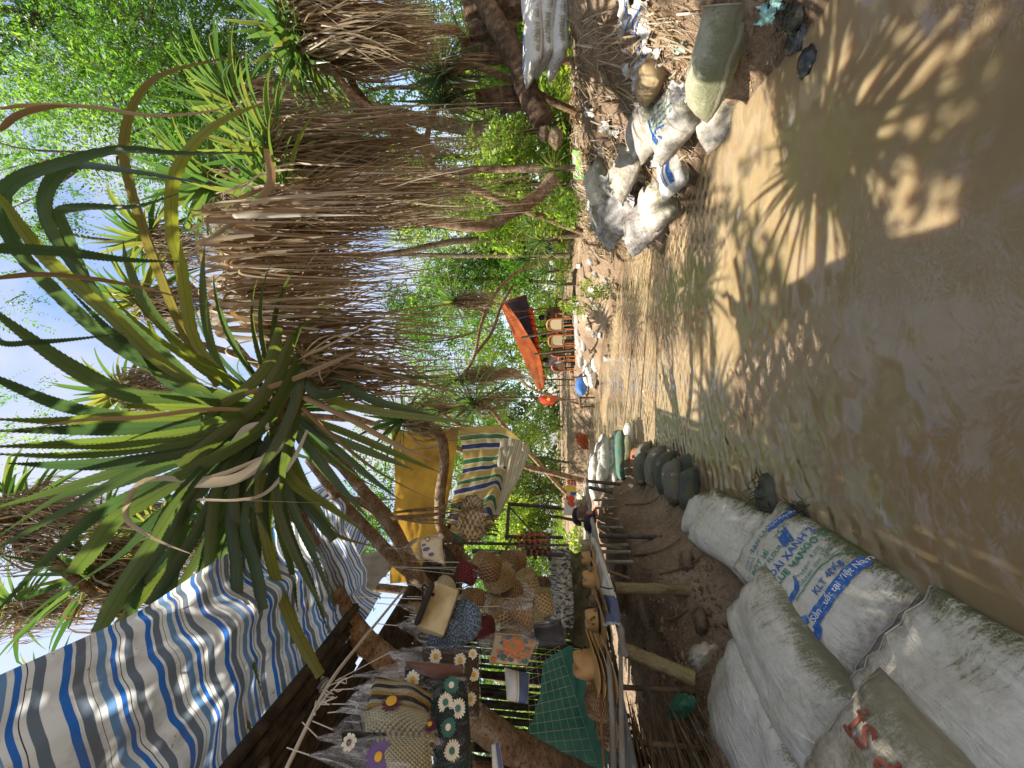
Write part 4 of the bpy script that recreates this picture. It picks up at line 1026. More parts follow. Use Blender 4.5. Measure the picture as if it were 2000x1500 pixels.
# far end of the stream and behind the stall
for k, (X, Y, d, r, m, lab) in enumerate((
        (1000, 700, 19, 2.6, M_BUSH, 'sunny yellow green bush behind the orange tent roof'), (900, 780, 24, 3.8, M_LEAFLET, 'pale rounded tree above the far stream bend'), (1050, 835, 26, 1.7, M_BUSH, 'bright low bush at the far stream bend'),
        (1030, 965, 15, 1.9, M_DARKLEAF, 'dark leafy tree beyond the striped awning, over the far left bank'), (985, 900, 20, 2.6, M_BUSH, 'back lit tree behind the dark leafy one'), (960, 1010, 16, 2.2, M_BUSH, 'glowing green tree behind the stall frame'),
        (1010, 1080, 13, 1.6, M_BUSH, 'bright garden bush seen through the back of the stall'), (940, 1130, 15, 2.2, M_LEAFLET, 'light tree behind the slatted roof'), (960, 1250, 12, 2.2, M_LEAFLET, 'green tree behind the hanging crochet bags'),
        (1050, 1330, 11, 1.5, M_BUSH, 'bush behind the green cloth corner'), (880, 930, 26, 4.5, M_LEAFLET, 'far tall tree behind the yellow tarp'), (860, 620, 26, 4.2, M_LEAFLET, 'far tree crown behind the arching screw pine'), (1010, 560, 22, 2.5, M_BUSH, 'yellowish bush to the right of the tent'),
        (700, 980, 18, 3.5, M_LEAFLET, 'tree behind the forked screw pine stems'), (980, 460, 18, 2.6, M_BUSH, 'light bush beyond the right bank grass'))):
    c = P(X, Y, d); z0 = max(.3, gz(c.x, c.y)); cc, rr = blob_centers(c, (r, r * .8, r * .8), 11, r * .45)
    tree('background_tree' if r > 2 else 'bush', lab, 'tree' if r > 2 else 'bush', (c.x, c.y, z0), [([Vector((c.x, c.y, z0 - .1)), c + Vector((.2, 0, -.6 * r)), c], .07, .04)], cc, rr, 800, 16, .22 * r, .062 * r ** .8, m, .45, .5, .15, twigs=10)
# tree line round the horizon
cs, rs = [], []
for i in range(90):
    a = math.radians(-100 + 200 * i / 89 + frng(-2, 2)); q = frng(34, 48)
    for h in (1.5, 4, 6.5, 9):
        if h > 6 and R.random() < .45: continue
        cs.append((math.sin(a) * q, math.cos(a) * q, h + frng(-.8, .8))); rs.append((2.4, 2.4, 1.7))
tl = quads_mesh('treeline', *sprays(cs, rs, 9000, 14, 1.0, .42, .5, .4, .1), M_DARKLEAF)
ug, ur = [], []
for _ in range(330):
    q = R.random()
    x, y = (frng(-13, -4.2), frng(1, 18)) if q < .4 else (frng(4.8, 15), frng(4.5, 20)) if q < .7 else (frng(-18, 16), frng(21, 33))
    if x < 0 and y > 13 and y < 21 or -9 < x < 3 and y > 12: continue
    b = frng(.3, .7); ug.append((x, y, gz(x, y) + b * .5)); ur.append((b * 1.3, b * 1.3, b * .8))
tag(quads_mesh('undergrowth', *sprays(ug, ur, 7000, 10, .4, .14, .5, .4, 0), M_BUSH), 'low green undergrowth behind the banks', 'undergrowth', None, 'stuff')
tag(tl, 'far green wood closing the horizon', 'woods', None, 'stuff')

# unseen tree added out of frame, leaf clumps placed to shape the sun patches
cc, rr = [], []
def inframe(p):
    rel = Vector(p) - Vector((0, 0, EYE)); d = rel.dot(fw)
    if d < .1: return False
    return -0.2 < (1000 - FPX * rel.dot(up) / d) / 2000 < 1.2 and -.2 < (750 - FPX * rel.x / d) / 1500 < 1.2
LIT = []  # ground spots kept clear of canopy so sun patches fall there
for X, Y, r in ((1960, 930, .17), (1830, 960, .13), (1745, 955, .14), (1810, 985, .09), (1890, 730, .12), (1600, 620, .14), (1740, 545, .12), (1400, 720, .55), (1390, 780, .5), (1400, 640, .55), (1400, 580, .5), (1420, 480, .35), (1560, 230, .45), (1650, 330, .4), (1540, 400, .35), (1500, 150, .4), (1600, 480, .25), (1690, 250, .3), (1260, 520, .6), (1250, 600, .6)):
    q = PZ(X, Y, 0); LIT.append((q.x, q.y, r))
for _ in range(3400):
    gx, gy = frng(-2.6, 3.6), frng(-.9, 6.5)
    if any((gx - a) ** 2 + (gy - b_) ** 2 < r * r for a, b_, r in LIT): continue
    if (gx - 1.33) ** 2 + (gy - 2.35) ** 2 < .5 and R.random() < .85: continue
    if .1 < gx <= .44 and gy < 2.6 and R.random() < .5: continue
    if gx > .45 and gy > 1.9 + .1 * gx and R.random() < .62 + .2 * (gx > 1.2): continue
    if gx > 1.9 and gy > 2.2 and R.random() < .6: continue
    if .44 < gx < .78 and gy < 2.6 and R.random() < .93: continue
    if gx < -.35 and R.random() < .8: continue
    h = 4.8
    ok = False
    while h < 9.5:
        p = Vector((gx, gy, 0)) + SUN * (h / SUN.z)
        if not inframe(p): ok = True; break
        h += .5
    if not ok: continue
    p = Vector((gx, gy, 0)) + SUN * ((h + frng(.1, 1.2)) / SUN.z)
    cc.append(tuple(p)); rr.append((.2, .2, .12))
tree('added_shade_tree', 'unseen leafy tree added on the left bank behind the viewer to cast shade', 'tree', (-4.2, -1.6, .8),
     [([Vector((-4.2, -1.6, .7)), Vector((-4.0, -1.4, 3.0)), Vector((-3.0, -.6, 5.2)), Vector((-1.2, .1, 6.2))], .2, .05), ([Vector((-4.0, -1.4, 3.0)), Vector((-2.6, -1.6, 5.5)), Vector((-.6, -.9, 6.4))], .12, .04)],
     cc, rr, 4200, 8, .3, .16, M_DARKLEAF, .5, .3, 0.0)
# ------------------------------------------------------------------ market stall on the left bank
def stripes_mat(name, stops, rep=4.0, axis=1, transl=0.35, dirt=0.25, rough=.55, tmul=1.0, grid=0.0):
    k = NT(name); x, y, uv = k.uvxy()
    q = k.math('FRACT', k.math('MULTIPLY', y if axis else x, rep))
    col = k.ramp(q, stops, 'CONSTANT')
    n = k.noise(6, k.coord('Object'), 5, .65); n2 = k.noise(45, k.coord('Object'), 3)
    f = k.ramp(n, [(.45, (0,) * 3), (.7, (1,) * 3)])
    col = k.mix(k.math('MULTIPLY', f, dirt), col, (.16, .12, .08))
    col = k.mix(k.math('MULTIPLY', k.math('GREATER_THAN', n2, .7), .5), col, (.1, .08, .05))
    tc = k.mix(1.0, col, (tmul, tmul, tmul * .97), 'MULTIPLY')
    return k.bsdf(col, rough, .35, k.bump(k.noise(14, k.coord('Object'), 4), .35, .02), transl, tc)
W_, BL, LB, GR, TN, DK = (.78, .79, .80), (.03, .17, .60), (.15, .30, .54), (.15, .19, .25), (.50, .44, .36), (.05, .05, .06)
BLUETARP = [(0, W_), (.12, BL), (.21, W_), (.25, GR), (.36, W_), (.415, DK), (.425, W_), (.50, LB), (.60, W_), (.66, BL), (.72, W_), (.76, DK), (.77, W_), (.83, GR), (.94, W_)]
M_TARP = stripes_mat('blue_striped_tarp', BLUETARP, 11.5, 1, .5, .6)
M_TARP2 = stripes_mat('blue_striped_tarp_far', BLUETARP, 3.2, 1, .42, .3)
M_TARPG = stripes_mat('green_striped_tarp', [(0, (.50, .36, .12)), (.3, (.6, .55, .42)), (.34, (.04, .16, .07)), (.52, (.6, .55, .42)), (.56, (.50, .40, .16)), (.68, (.6, .55, .42)), (.72, (.03, .045, .16)), (.92, (.6, .55, .42))], 4.5, 0, .35, .2, .35)
M_TARPF = stripes_mat('pale_fine_striped_tarp', [(0, (.62, .56, .42)), (.35, (.10, .13, .10)), (.42, (.62, .56, .42)), (.6, (.50, .43, .28)), (.8, (.14, .16, .14)), (.86, (.62, .56, .42))], 7, 0, .4, .15)
M_CLOTHST = stripes_mat('blue_white_cloth', [(0, (.66, .62, .56)), (.45, (.03, .03, .03)), (.47, (.66, .62, .56)), (.55, (.10, .13, .25)), (.95, (.5, .5, .5))], 1.0, 0, .1, .15)
M_RUFF = stripes_mat('ruffled_fabric', [(0, (.5, .46, .38)), (.3, (.10, .11, .13)), (.45, (.55, .52, .45)), (.6, (.07, .09, .12)), (.8, (.5, .46, .38))], 16, 0, .1, .1)
M_YEL = simple('yellow_tarp', (.36, .19, .03), (.62, .36, .05), 3.2, .6, .3, .3, 12, .45)
M_BEIGE = simple('beige_plastic', (.33, .28, .21), (.45, .39, .30), 6, .5, .3, .2, 12, .25)
M_GREENCL = simple('green_cloth', (.045, .17, .11), (.075, .23, .15), 7, .65, .3, .4, 10, .15)
M_BAMBOO = bark('bamboo', (.30, .22, .10), (.42, .33, .17), (.36, .34, .15), 3.2, .12)
M_GREYWOOD = simple('grey_wood', (.20, .18, .155), (.34, .31, .27), 12, .75, .2, .3, 30, 0, (.35, .65), (1, .2, 1))
M_DARKPOLE = simple('dark_pole', (.05, .045, .04), (.12, .10, .085), 20, .7)
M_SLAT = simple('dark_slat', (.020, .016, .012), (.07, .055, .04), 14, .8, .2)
M_STRING = simple('pale_string', (.52, .47, .40), None, 5, .8)
M_FELT = simple('tan_felt', (.44, .25, .095), (.52, .31, .13), 14, .85, .15, .12, 90)
M_FELTD = simple('dark_band', (.018, .016, .018), (.03, .028, .03), 8, .7)
M_BLACKCL = simple('black_cloth', (.015, .014, .016), (.035, .03, .03), 20, .8)
M_BROWNCL = simple('brown_cloth', (.13, .07, .045), (.2, .12, .08), 20, .8)
M_CREAM = simple('cream_cloth', (.58, .50, .33), (.66, .58, .42), 20, .8)
M_WIRE = simple('pale_wire', (.45, .42, .33), None, 5, .5, .5)
def weave(name, c1, c2, su=60, sv=60, transl=0.0):
    k = NT(name); x, y, uv = k.uvxy()
    a = k.math('SINE', k.math('MULTIPLY', x, su)); b = k.math('SINE', k.math('MULTIPLY', y, sv))
    h = k.math('MULTIPLY', a, b)
    f = k.ramp(k.math('ADD', k.math('MULTIPLY', h, .35), k.noise(9, k.coord('Object'), 3)), [(.3, c2), (.6, c1)])
    return k.bsdf(f, .75, .25, k.bump(h, .8, .006), transl)
M_STRAW = weave('woven_straw', (.52, .38, .19), (.22, .14, .06), 70, 110)
M_STRAWL = weave('pale_straw', (.62, .53, .33), (.33, .25, .13), 60, 150)
M_STRAWB = weave('brown_straw', (.36, .22, .10), (.15, .085, .04), 70, 110)
M_STRAWR = weave('maroon_straw', (.20, .035, .035), (.09, .018, .02), 70, 110)
M_NET = weave('knotted_net', (.55, .41, .22), (.2, .13, .06), 60, 60)
def crochet(name, stops, su=90, sv=90):
    k = NT(name); x, y, uv = k.uvxy()
    a = k.math('SINE', k.math('MULTIPLY', x, su)); b = k.math('SINE', k.math('MULTIPLY', y, sv)); h = k.math('MULTIPLY', a, b)
    col = k.ramp(y, stops, 'CONSTANT')
    hole = k.math('GREATER_THAN', h, .55)
    col = k.mix(k.math('MULTIPLY', hole, .55), col, (.06, .05, .04))
    col = k.mix(k.math('MULTIPLY', k.noise(40, k.coord('Object'), 3), .3), col, (.1, .08, .06))
    return k.bsdf(col, .9, .1, k.bump(h, 1.0, .006))
BK, YE, CR, PK, PU, TE, BR = (.035, .03, .028), (.72, .40, .03), (.74, .66, .43), (.50, .23, .16), (.16, .09, .22), (.025, .07, .06), (.12, .075, .04)
M_CGR = crochet('crochet_granny', [(0, BK), (.08, YE), (.18, CR), (.3, BK), (.42, CR), (.52, YE), (.62, BK), (.74, CR), (.82, YE), (.92, BK)], 110, 110)
M_CBR = crochet('crochet_brown', [(0, BR)], 120, 120)
M_CPK = crochet('crochet_pink', [(0, PK)], 130, 110)
M_CTE = crochet('crochet_dark_teal', [(0, TE), (.5, (.04, .05, .055)), (.75, TE)], 120, 120)
M_CCR = crochet('crochet_cream', [(0, CR)], 80, 70)
M_CBL = crochet('crochet_navy', [(0, (.02, .022, .035))], 120, 120)
M_CSB = crochet('crochet_sky_blue', [(0, (.25, .35, .46))], 62, 62)
M_PETAL = simple('white_wool', (.72, .66, .48), (.8, .76, .62), 30, .9)
M_TEALP = simple('teal_wool', (.05, .16, .13), None, 30, .9)
M_YC = simple('yellow_wool', (.7, .38, .02), None, 30, .9)
M_MAR = simple('maroon_wool', (.10, .02, .035), None, 30, .9)
M_PURP = simple('purple_wool', (.14, .085, .22), None, 30, .9)
def film_mat(name='plastic_film', dens=.22, col=(.82, .81, .80)):
    k = NT(name); tr = k.n('ShaderNodeBsdfTransparent')
    q = k.n('ShaderNodeBsdfPrincipled', Roughness=.16); q.inputs['Base Color'].default_value = (*col, 1); q.inputs['Specular IOR Level'].default_value = .9
    v = k.coord('Object', (1.4, 1.4, .16)); k.l(k.bump(k.noise(30, v, 4, .7, 1.0), 1.0, .03), q.inputs['Normal'])
    n = k.noise(26, v, 4, .65, 1.2)
    f = k.ramp(n, [(.46, (dens * .3,) * 3), (.56, (dens,) * 3), (.70, (min(1, dens * 4.5),) * 3)])  # streaked opacity paints white highlights into the film
    m = k.n('ShaderNodeMixShader'); k.l(f, m.inputs[0]); k.l(tr.outputs[0], m.inputs[1]); k.l(q.outputs[0], m.inputs[2]); k.l(m.outputs[0], k.out.inputs[0])
    return k.mat
M_FILM = film_mat(dens=.17); M_FILMT = film_mat('thin_plastic_film', .06); M_FILM2 = film_mat('milky_plastic_film', .42, (.62, .58, .5))

st = empty('market_stall', 'bamboo market stall on the left bank with counter, props and slatted roof', 'stall', (-2.0, 2.8, .5))
def part(mb, name, mat, parent=None, smooth=True):
    o = mb.build(name, mat, None, smooth); ground(parent or st, o); return o
CX = -1.6
def cpt(X, Y, dx=0.0): return PX(X, Y, CX + dx)
# counter rails
mb = MB(); mb.tube(spline([PX(1200, 1560, -1.62), PX(1196, 1400, -1.62), PX(1188, 1275, -1.62)], 12), .014, 8); part(mb, 'counter_rail', M_GREYWOOD)
mb = MB(); a, b = PX(1216, 1560, -1.6), PX(1212, 1270, -1.6)
for i in range(1):
    v = b - a; mb.tube([a, a.lerp(b, .5), b], .017, 4)
part(mb, 'counter_rail', M_GREYWOOD)
mb = MB(); ps = spline([PX(1212, 1275, -1.58), PX(1196, 1190, -1.62), PX(1176, 1110, -1.62), PX(1158, 1040, -1.62), PX(1148, 980, -1.62), PX(1142, 935, -1.62)], 36)
mb.tube([p + Vector((0, 0, frng(-.008, .008) - .02)) for p in ps], [frng(.02, .028) for _ in ps], 8, .5, 0, True, .12); part(mb, 'counter_rail', M_GREYWOOD)
mb = MB(); mb.tube(spline([PX(1180, 1500, -1.75), PX(1170, 1330, -1.75)], 4), .006, 6); part(mb, 'counter_rail', M_RUST)
# counter top planks
mb = MB()
for i in range(7):
    x = -1.68 - i * .15
    mb.grid([[Vector((x, 1.0, 1.205 - .002 * i)), Vector((x - .14, 1.0, 1.205))], [Vector((x, 3.0, 1.17)), Vector((x - .14, 3.0, 1.17))], [Vector((x, 6.6, 1.06)), Vector((x - .14, 6.6, 1.06))]])
part(mb, 'counter_top', M_GREYWOOD, None, False)
# posts under the counter
def post(pa, pb, r, m, seg=8, nodes=0):
    mb = MB(); n = 14; ps = [pa.lerp(pb, i / (n - 1)) for i in range(n)]
    rr = [r * (1 + (.14 if nodes and i % nodes == 0 else 0)) * frng(.96, 1.04) for i in range(n)]
    mb.tube(ps, rr, seg, .5, 0, True, .03); return part(mb, 'post', m)
post(PX(1200, 1148, -1.63), PX(1415, 1156, -1.66), .042, M_BAMBOO, 10, 5)
post(PX(1210, 1265, -1.62), P(1358, 1325, 2.05), .038, M_BAMBOO, 10, 6)
post(PX(1170, 1046, -1.62), PX(1312, 1050, -1.64), .026, M_DARKPOLE, 4)
post(PX(1148, 940, -1.62), PX(1212, 946, -1.64), .03, M_DARKPOLE, 5)
post(PX(1150, 952, -1.64), PX(1196, 962, -1.7), .03, M_DARKPOLE, 5)
for i in range(9):
    Y = 960 + i * 17 + frng(-4, 4)
    post(PX(1158 + i * 2.5, Y, -1.72), PX(1196 + i * 5, Y + frng(-3, 3), -1.75), .018, M_GREYWOOD, 6)
for X0, Y0, X1, Y1 in ((1175, 1065, 1215, 1072), (1185, 1115, 1230, 1130), (1170, 1010, 1195, 1012)): post(PX(X0, Y0, -1.64), PX(X1, Y1, -1.68), .014, M_BAMBOO, 6)
# frame of the far end: uprights and cross bars
for a, b, r in (((992, 984, 5.3), (1096, 992, 5.3), .028), ((994, 984, 5.3), (990, 1052, 4.6), .024), ((985, 1047, 4.6), (1100, 1050, 4.6), .02), ((922, 1076, 3.9), (1100, 1084, 3.9), .024), ((1000, 1050, 4.6), (960, 1130, 3.9), .014), ((995, 990, 5.2), (1040, 1040, 4.7), .012),
                ((1010, 1100, 4.2), (1050, 1160, 3.9), .04), ((880, 1060, 4.2), (1110, 1065, 5.8), .02), ((1040, 1048, 4.6), (1046, 1090, 4.0), .02), ((1070, 1048, 4.6), (1074, 1092, 4.0), .02)):
    post(P(*a), P(*b), r, M_DARKPOLE, 6)
# slatted roof and back
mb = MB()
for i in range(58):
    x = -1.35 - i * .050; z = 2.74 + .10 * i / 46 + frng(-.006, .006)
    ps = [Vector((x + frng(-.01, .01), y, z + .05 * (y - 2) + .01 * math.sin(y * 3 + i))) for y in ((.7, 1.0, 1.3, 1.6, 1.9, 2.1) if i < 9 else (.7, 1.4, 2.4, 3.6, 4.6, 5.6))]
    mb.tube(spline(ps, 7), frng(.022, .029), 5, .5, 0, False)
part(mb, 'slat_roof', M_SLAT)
mb = MB()
for y in (1.3, 2.2, 3.1, 4.0, 5.0): mb.tube([Vector((-1.45 if y < 2 else -1.85, y, 2.70 + .05 * (y - 2))), Vector((-4.5, y, 2.80 + .05 * (y - 2)))], .022, 6)
part(mb, 'roof_beam', M_DARKPOLE)
mb = MB()
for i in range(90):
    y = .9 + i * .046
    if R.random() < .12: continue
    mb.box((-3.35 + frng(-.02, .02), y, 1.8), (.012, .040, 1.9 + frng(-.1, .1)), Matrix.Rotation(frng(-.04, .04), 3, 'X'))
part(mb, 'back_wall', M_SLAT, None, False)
# brushwood below the counter
br = empty('brushwood_fence', 'dense dark brushwood panel under the front of the counter', 'fence', (-2.2, 1.9, .75)); mb = MB()
for i in range(190):
    z = frng(.62, 1.16); y0 = frng(.7, 1.6); y1 = frng(1.9, 2.65); x = -2.08 + frng(-.12, .1) - .12 * (z - .6)
    mb.tube(spline([Vector((x, y0, z + frng(-.05, .05))), Vector((x + frng(-.05, .06), (y0 + y1) / 2, z + frng(-.04, .04))), Vector((x + frng(-.05, .05), y1, z + frng(-.08, .08)))], 6), [frng(.004, .010)] * 5 + [.002], 5, .5, 0, False)
part(mb, 'twigs', M_TWIG, br)
for i in range(5):
    y = 1.0 + i * .4; mb = MB(); mb.tube([Vector((-2.05, y, .4)), Vector((-2.1, y + .03, 1.16))], .016, 6, .5, 0, True, .05); part(mb, 'stake', M_TWIG, br)

# ---- tarps
def sheet(name, label, cat, ctrl, mat, nu=40, nv=40, wr=.0, ws=6., an=(1, 1), uvs=(1, 1), group=None):
    rows, uv = patch([[(q if isinstance(q, Vector) else P(*q)) for q in r] for r in ctrl], nu, nv, wr, ws, an, uvs)
    mb = MB(); mb.grid(rows, False, .5, 0, uv); return tag(mb.build(name, mat), label, cat, group)
# big striped tarp: stream-side strip rising from the rope, then the sagging roof
ctrl = []
for y in (-.2, .3, .7, 1.05, 1.4, 1.75, 2.05, 2.3):
    sg = .03 * math.sin(y * 5)
    ctrl.append([Vector((-.77 + .02 * math.sin(y * 4), y + .05, 3.02 + sg)), Vector((-.86, y, 2.95 + sg)), Vector((-.96, y - .02, 2.86 + .03 * math.sin(y * 3.2))), Vector((-1.12, y, 2.83)), Vector((-1.25, y + .03, 2.82 + sg)), Vector((-1.36 + .06 * math.sin(y * 4), y, 2.78)), Vector((-1.46 + .08 * math.sin(y * 3.1), y + .05, 2.76 + .06 * math.sin(y * 5)))])
sheet('striped_tarp', 'large blue white and grey striped tarp roofing the front of the stall', 'tarp', ctrl, M_TARP, 70, 110, .028, 4.6, (1.3, 1.1), (1, 1.0))
for k, (a, b, lab) in enumerate(((((20, 1350, 1.0), (170, 1275, 1.3), (330, 1215, 1.7)), ((0, 1360, 1.0), (20, 1350, 1.0)), 'thin dark cord lying across the striped tarp, upper one'), (((25, 1358, 1.0), (110, 1368, 1.1), (245, 1374, 1.3)), None, 'pale sagging rope below the dark cord on the striped tarp'))):
    mb = MB(); mb.tube(spline(PXS(a), 14), .004 if k else .0025, 5); tag(mb.build('tarp_cord', M_STRING if k else M_DARKPOLE), lab, 'cord')
sheet('striped_tarp', 'knotted blue striped tarp with gathered folds behind the forking bare stems', 'tarp',
      [[(430, 1205, 2.42), (420, 1130, 2.75), (480, 1050, 2.97), (560, 985, 3.19), (640, 935, 3.41)], [(470, 1210, 2.42), (500, 1150, 2.59), (550, 1090, 2.75), (610, 1030, 2.97), (670, 970, 3.19)], [(540, 1240, 2.36), (570, 1190, 2.53), (610, 1150, 2.75), (650, 1090, 2.86), (690, 1010, 3.08)], [(640, 1262, 2.42), (655, 1225, 2.53), (668, 1180, 2.64), (690, 1120, 2.75), (720, 1060, 2.97)]], M_TARP2, 50, 40, .06, 6, (1, 1.6), (1, 1.6))
sheet('striped_tarp', 'low striped tarp end beside the crochet bags near the photo corner', 'tarp',
      [[(360, 1520, 1.84), (420, 1430, 1.92), (500, 1340, 2.00), (570, 1290, 2.00)], [(420, 1540, 1.76), (480, 1460, 1.84), (540, 1370, 1.92), (620, 1310, 1.92)], [(470, 1560, 1.68), (540, 1470, 1.76), (590, 1390, 1.84), (650, 1330, 1.84)]], M_TARP2, 30, 30, .05, 6, (1, 1), (1, 2))
sheet('yellow_tarp', 'mustard yellow tarp hung like a wall behind the bare branch', 'tarp',
      [[(766, 843, 5.2), (772, 930, 5.0), (768, 1030, 4.7), (762, 1140, 4.4)], [(830, 842, 5.2), (832, 930, 5.0), (826, 1030, 4.7), (812, 1135, 4.4)], [(897, 834, 5.2), (884, 930, 5.0), (868, 1020, 4.7), (845, 1120, 4.4)]], M_YEL, 40, 30, .05, 5, (1, 1.5))
sheet('beige_sheet', 'dirty beige plastic sheet hanging off the stem beside the yellow tarp', 'sheet',
      [[(690, 1080, 3.4), (700, 1130, 3.3), (690, 1180, 3.2)], [(740, 1075, 3.4), (735, 1110, 3.3), (730, 1150, 3.2)], [(820, 1050, 3.5), (800, 1070, 3.4), (760, 1110, 3.3)]], M_BEIGE, 24, 24, .04, 6)
sheet('striped_awning', 'green navy and yellow striped awning sagging between poles', 'awning',
      [[(896, 836, 5.6), (905, 905, 5.3), (885, 970, 5.0), (870, 1040, 4.6)], [(940, 832, 5.6), (950, 900, 5.2), (935, 960, 4.9), (905, 1060, 4.5)], [(990, 838, 5.5), (985, 900, 5.1), (970, 950, 4.8), (935, 1040, 4.5)], [(1030, 872, 5.3), (1000, 930, 5.0), (978, 990, 4.7), (955, 1040, 4.5)]], M_TARPG, 40, 40, .03, 5, (1, 1), (1, 1))
sheet('awning_flap', 'pale awning flap with fine dark stripes under the green striped awning', 'awning',
      [[(978, 856, 5.35), (1012, 858, 5.2), (1034, 872, 5.2)], [(972, 900, 5.1), (1000, 905, 5.0), (1032, 890, 5.0)], [(965, 960, 4.9), (985, 965, 4.7), (1018, 925, 4.8)], [(962, 1015, 4.6), (972, 1012, 4.55), (985, 990, 4.6)]], M_TARPF, 30, 40, .025, 5)
sheet('draped_cloth', 'blue and cream striped cloth edge draped over the counter', 'cloth',
      [[PX(1152, 1048, -1.70), PX(1166, 1120, -1.70), PX(1172, 1180, -1.70), PX(1178, 1222, -1.66)], [PX(1160, 1050, -1.58), PX(1182, 1125, -1.58), PX(1194, 1180, -1.57), PX(1199, 1220, -1.57)], [PX(1162, 1053, -1.57), PX(1192, 1130, -1.56), PX(1208, 1182, -1.56), PX(1211, 1222, -1.56)]], M_CLOTHST, 40, 24, .012, 7, (1, 1), (1, 1))
# ------------------------------------------------------------------ goods on and above the counter
class Pouch:
    """soft flat bag spanned by four points (top-left, top-right, bottom-right, bottom-left)"""
    def __init__(s, q, th=.05, wob=.01, seed=0):
        s.q = [p if isinstance(p, Vector) else P(*p) for p in q]; s.th = th; s.wob = wob; s.seed = seed
        n = (s.q[1] - s.q[0]).cross(s.q[3] - s.q[0]).normalized()
        if n.dot(s.q[0] - Vector((0, 0, EYE))) > 0: n = -n
        s.n = n
    def pt(s, u, v, side=1, lift=0):
        a, b, c, d = s.q; p = (a * (1 - u) + b * u) * (1 - v) + (d * (1 - u) + c * u) * v
        k = max(0, math.sin(math.pi * max(0, min(1, u))) * math.sin(math.pi * max(0, min(1, v)))) ** .45
        w = noise.noise(p * 14 + Vector((s.seed, 0, 0))) * s.wob
        return p + s.n * side * (s.th * k * (1 if side > 0 else .7) + lift + w)
    def mesh(s, nu=20, nv=20):
        mb = MB()
        for side in (1, -1):
            mb.grid([[s.pt(i / nu, j / nv, side) for i in range(nu + 1)] for j in range(nv + 1)])
        return mb
    def disc(s, mb, u, v, r, mat, n=12, lift=.006, squash=1):
        e1 = (s.q[1] - s.q[0]).normalized(); e2 = s.n.cross(e1).normalized(); c = s.pt(u, v, 1, lift)
        mb.add([c + s.n * .003] + [c + (e1 * math.cos(a) + e2 * math.sin(a) * squash) * r for a in [2 * math.pi * i / n for i in range(n)]], [(0, i + 1, (i + 1) % n + 1) for i in range(n)], None, .5, mat)
    def daisy(s, mb, u, v, r, pet, cen, n=12):
        e1 = (s.q[1] - s.q[0]).normalized(); e2 = s.n.cross(e1).normalized(); c = s.pt(u, v, 1, .006)
        ph = frng(0, 1)
        for i in range(n):
            a = 2 * math.pi * i / n + ph; d = e1 * math.cos(a) + e2 * math.sin(a); t = e2 * math.cos(a) - e1 * math.sin(a); rr = r * .72 * frng(.88, 1.08); w = r * 1.9 / n
            mb.add([c + d * r * .12, c + d * rr * .55 + t * w * .8, c + d * rr * .88 + t * w * .75, c + d * rr + s.n * .003, c + d * rr * .88 - t * w * .75, c + d * rr * .55 - t * w * .8], [(0, 1, 2, 3, 4, 5)], None, .5, pet)
        s.disc(mb, u, v, r * .25, cen, 10, .011)
def string(mb, a, b, r=.0016, sag=0):
    m_ = a.lerp(b, .5) + Vector((0, 0, -sag)); mb.tube([a, m_, b], r, 4, .5, 0, False)
def film(neck, outline, mat, name, parent, puff=1.08, seed=0, rows=12):
    """loose plastic film from a gathered neck down round an outline of points"""
    mb = MB(); c = sum(outline, Vector()) / len(outline); n = 26; m_ = len(outline)
    ring = []
    for i in range(n):
        u = i / n * m_; j = int(u) % m_; t = u - int(u); ring.append(outline[j].lerp(outline[(j + 1) % m_], t))
    nn = Vector((0, 0, EYE)) - c; nn.normalize(); rr = []
    for k in range(rows + 1):
        t = k / rows; row = []
        for i in range(n):
            p = c + (ring[i] - c) * puff
            q = neck.lerp(p, t ** .8) if t < 1 else p
            q = q + nn * (.045 * math.sin(math.pi * t) * math.cos(i / n * 6.283)) + Vector((noise.noise(q * 18 + Vector((seed, i * .9, 0))), 0, noise.noise(q * 18 + Vector((0, i * .9, seed))))) * .012
            row.append(q)
        rr.append(row)
    mb.grid(rr, True); return part(mb, name, mat, parent)

GC = 'plastic wrapped crochet bags hung from the stall rope'
def tote(label, q, th, mat, deco=None, neck=None, mats=(), rope=None, group=GC, filmm=None, puff=1.10, name='crochet_bag', cat='bag', nofilm=False):
    po = Pouch(q, th, .020 if th > .02 else .006, len(label)); t = empty(name, label, cat, sum(po.q, Vector()) / 4, group)
    mb = po.mesh()
    if deco: deco(po, mb)
    part(mb, 'bag_body', [mat] + list(mats), t)
    if neck is not None and not nofilm:
        c_ = sum(po.q, Vector()) / 4; p2 = Pouch([c_ + (q_ - c_) * 1.07 for q_ in po.q], po.th + .012, .012, len(label) + 3); mb = MB(); mb.grid([[p2.pt(i / 16, j / 16, 1, .012) for i in range(17)] for j in range(17)]); part(mb, 'plastic_front', M_FILMT, t)
    if neck is not None:
        nk = neck if isinstance(neck, Vector) else P(*neck)
        if not nofilm: film(nk, [po.pt(.5, 0), po.q[1], po.pt(1, .5), po.q[2], po.pt(.5, 1), po.q[3], po.pt(0, .5), po.q[0]], filmm or M_FILM, 'plastic_wrap', t, puff, len(label))
        if rope is not None:
            mb = MB(); string(mb, nk, rope if isinstance(rope, Vector) else P(*rope)); part(mb, 'string', M_STRING, t)
    return t
MM = (M_PETAL, M_YC, M_TEALP, M_MAR, M_PURP)
def d_br(p, mb):
    for u, v, r in ((.25, .12, .034), (.68, .18, .034), (.62, .42, .028), (.9, .08, .025), (.92, .40, .03), (.85, .75, .03), (.3, .7, .03)): p.daisy(mb, u, v, r, 1, 2)
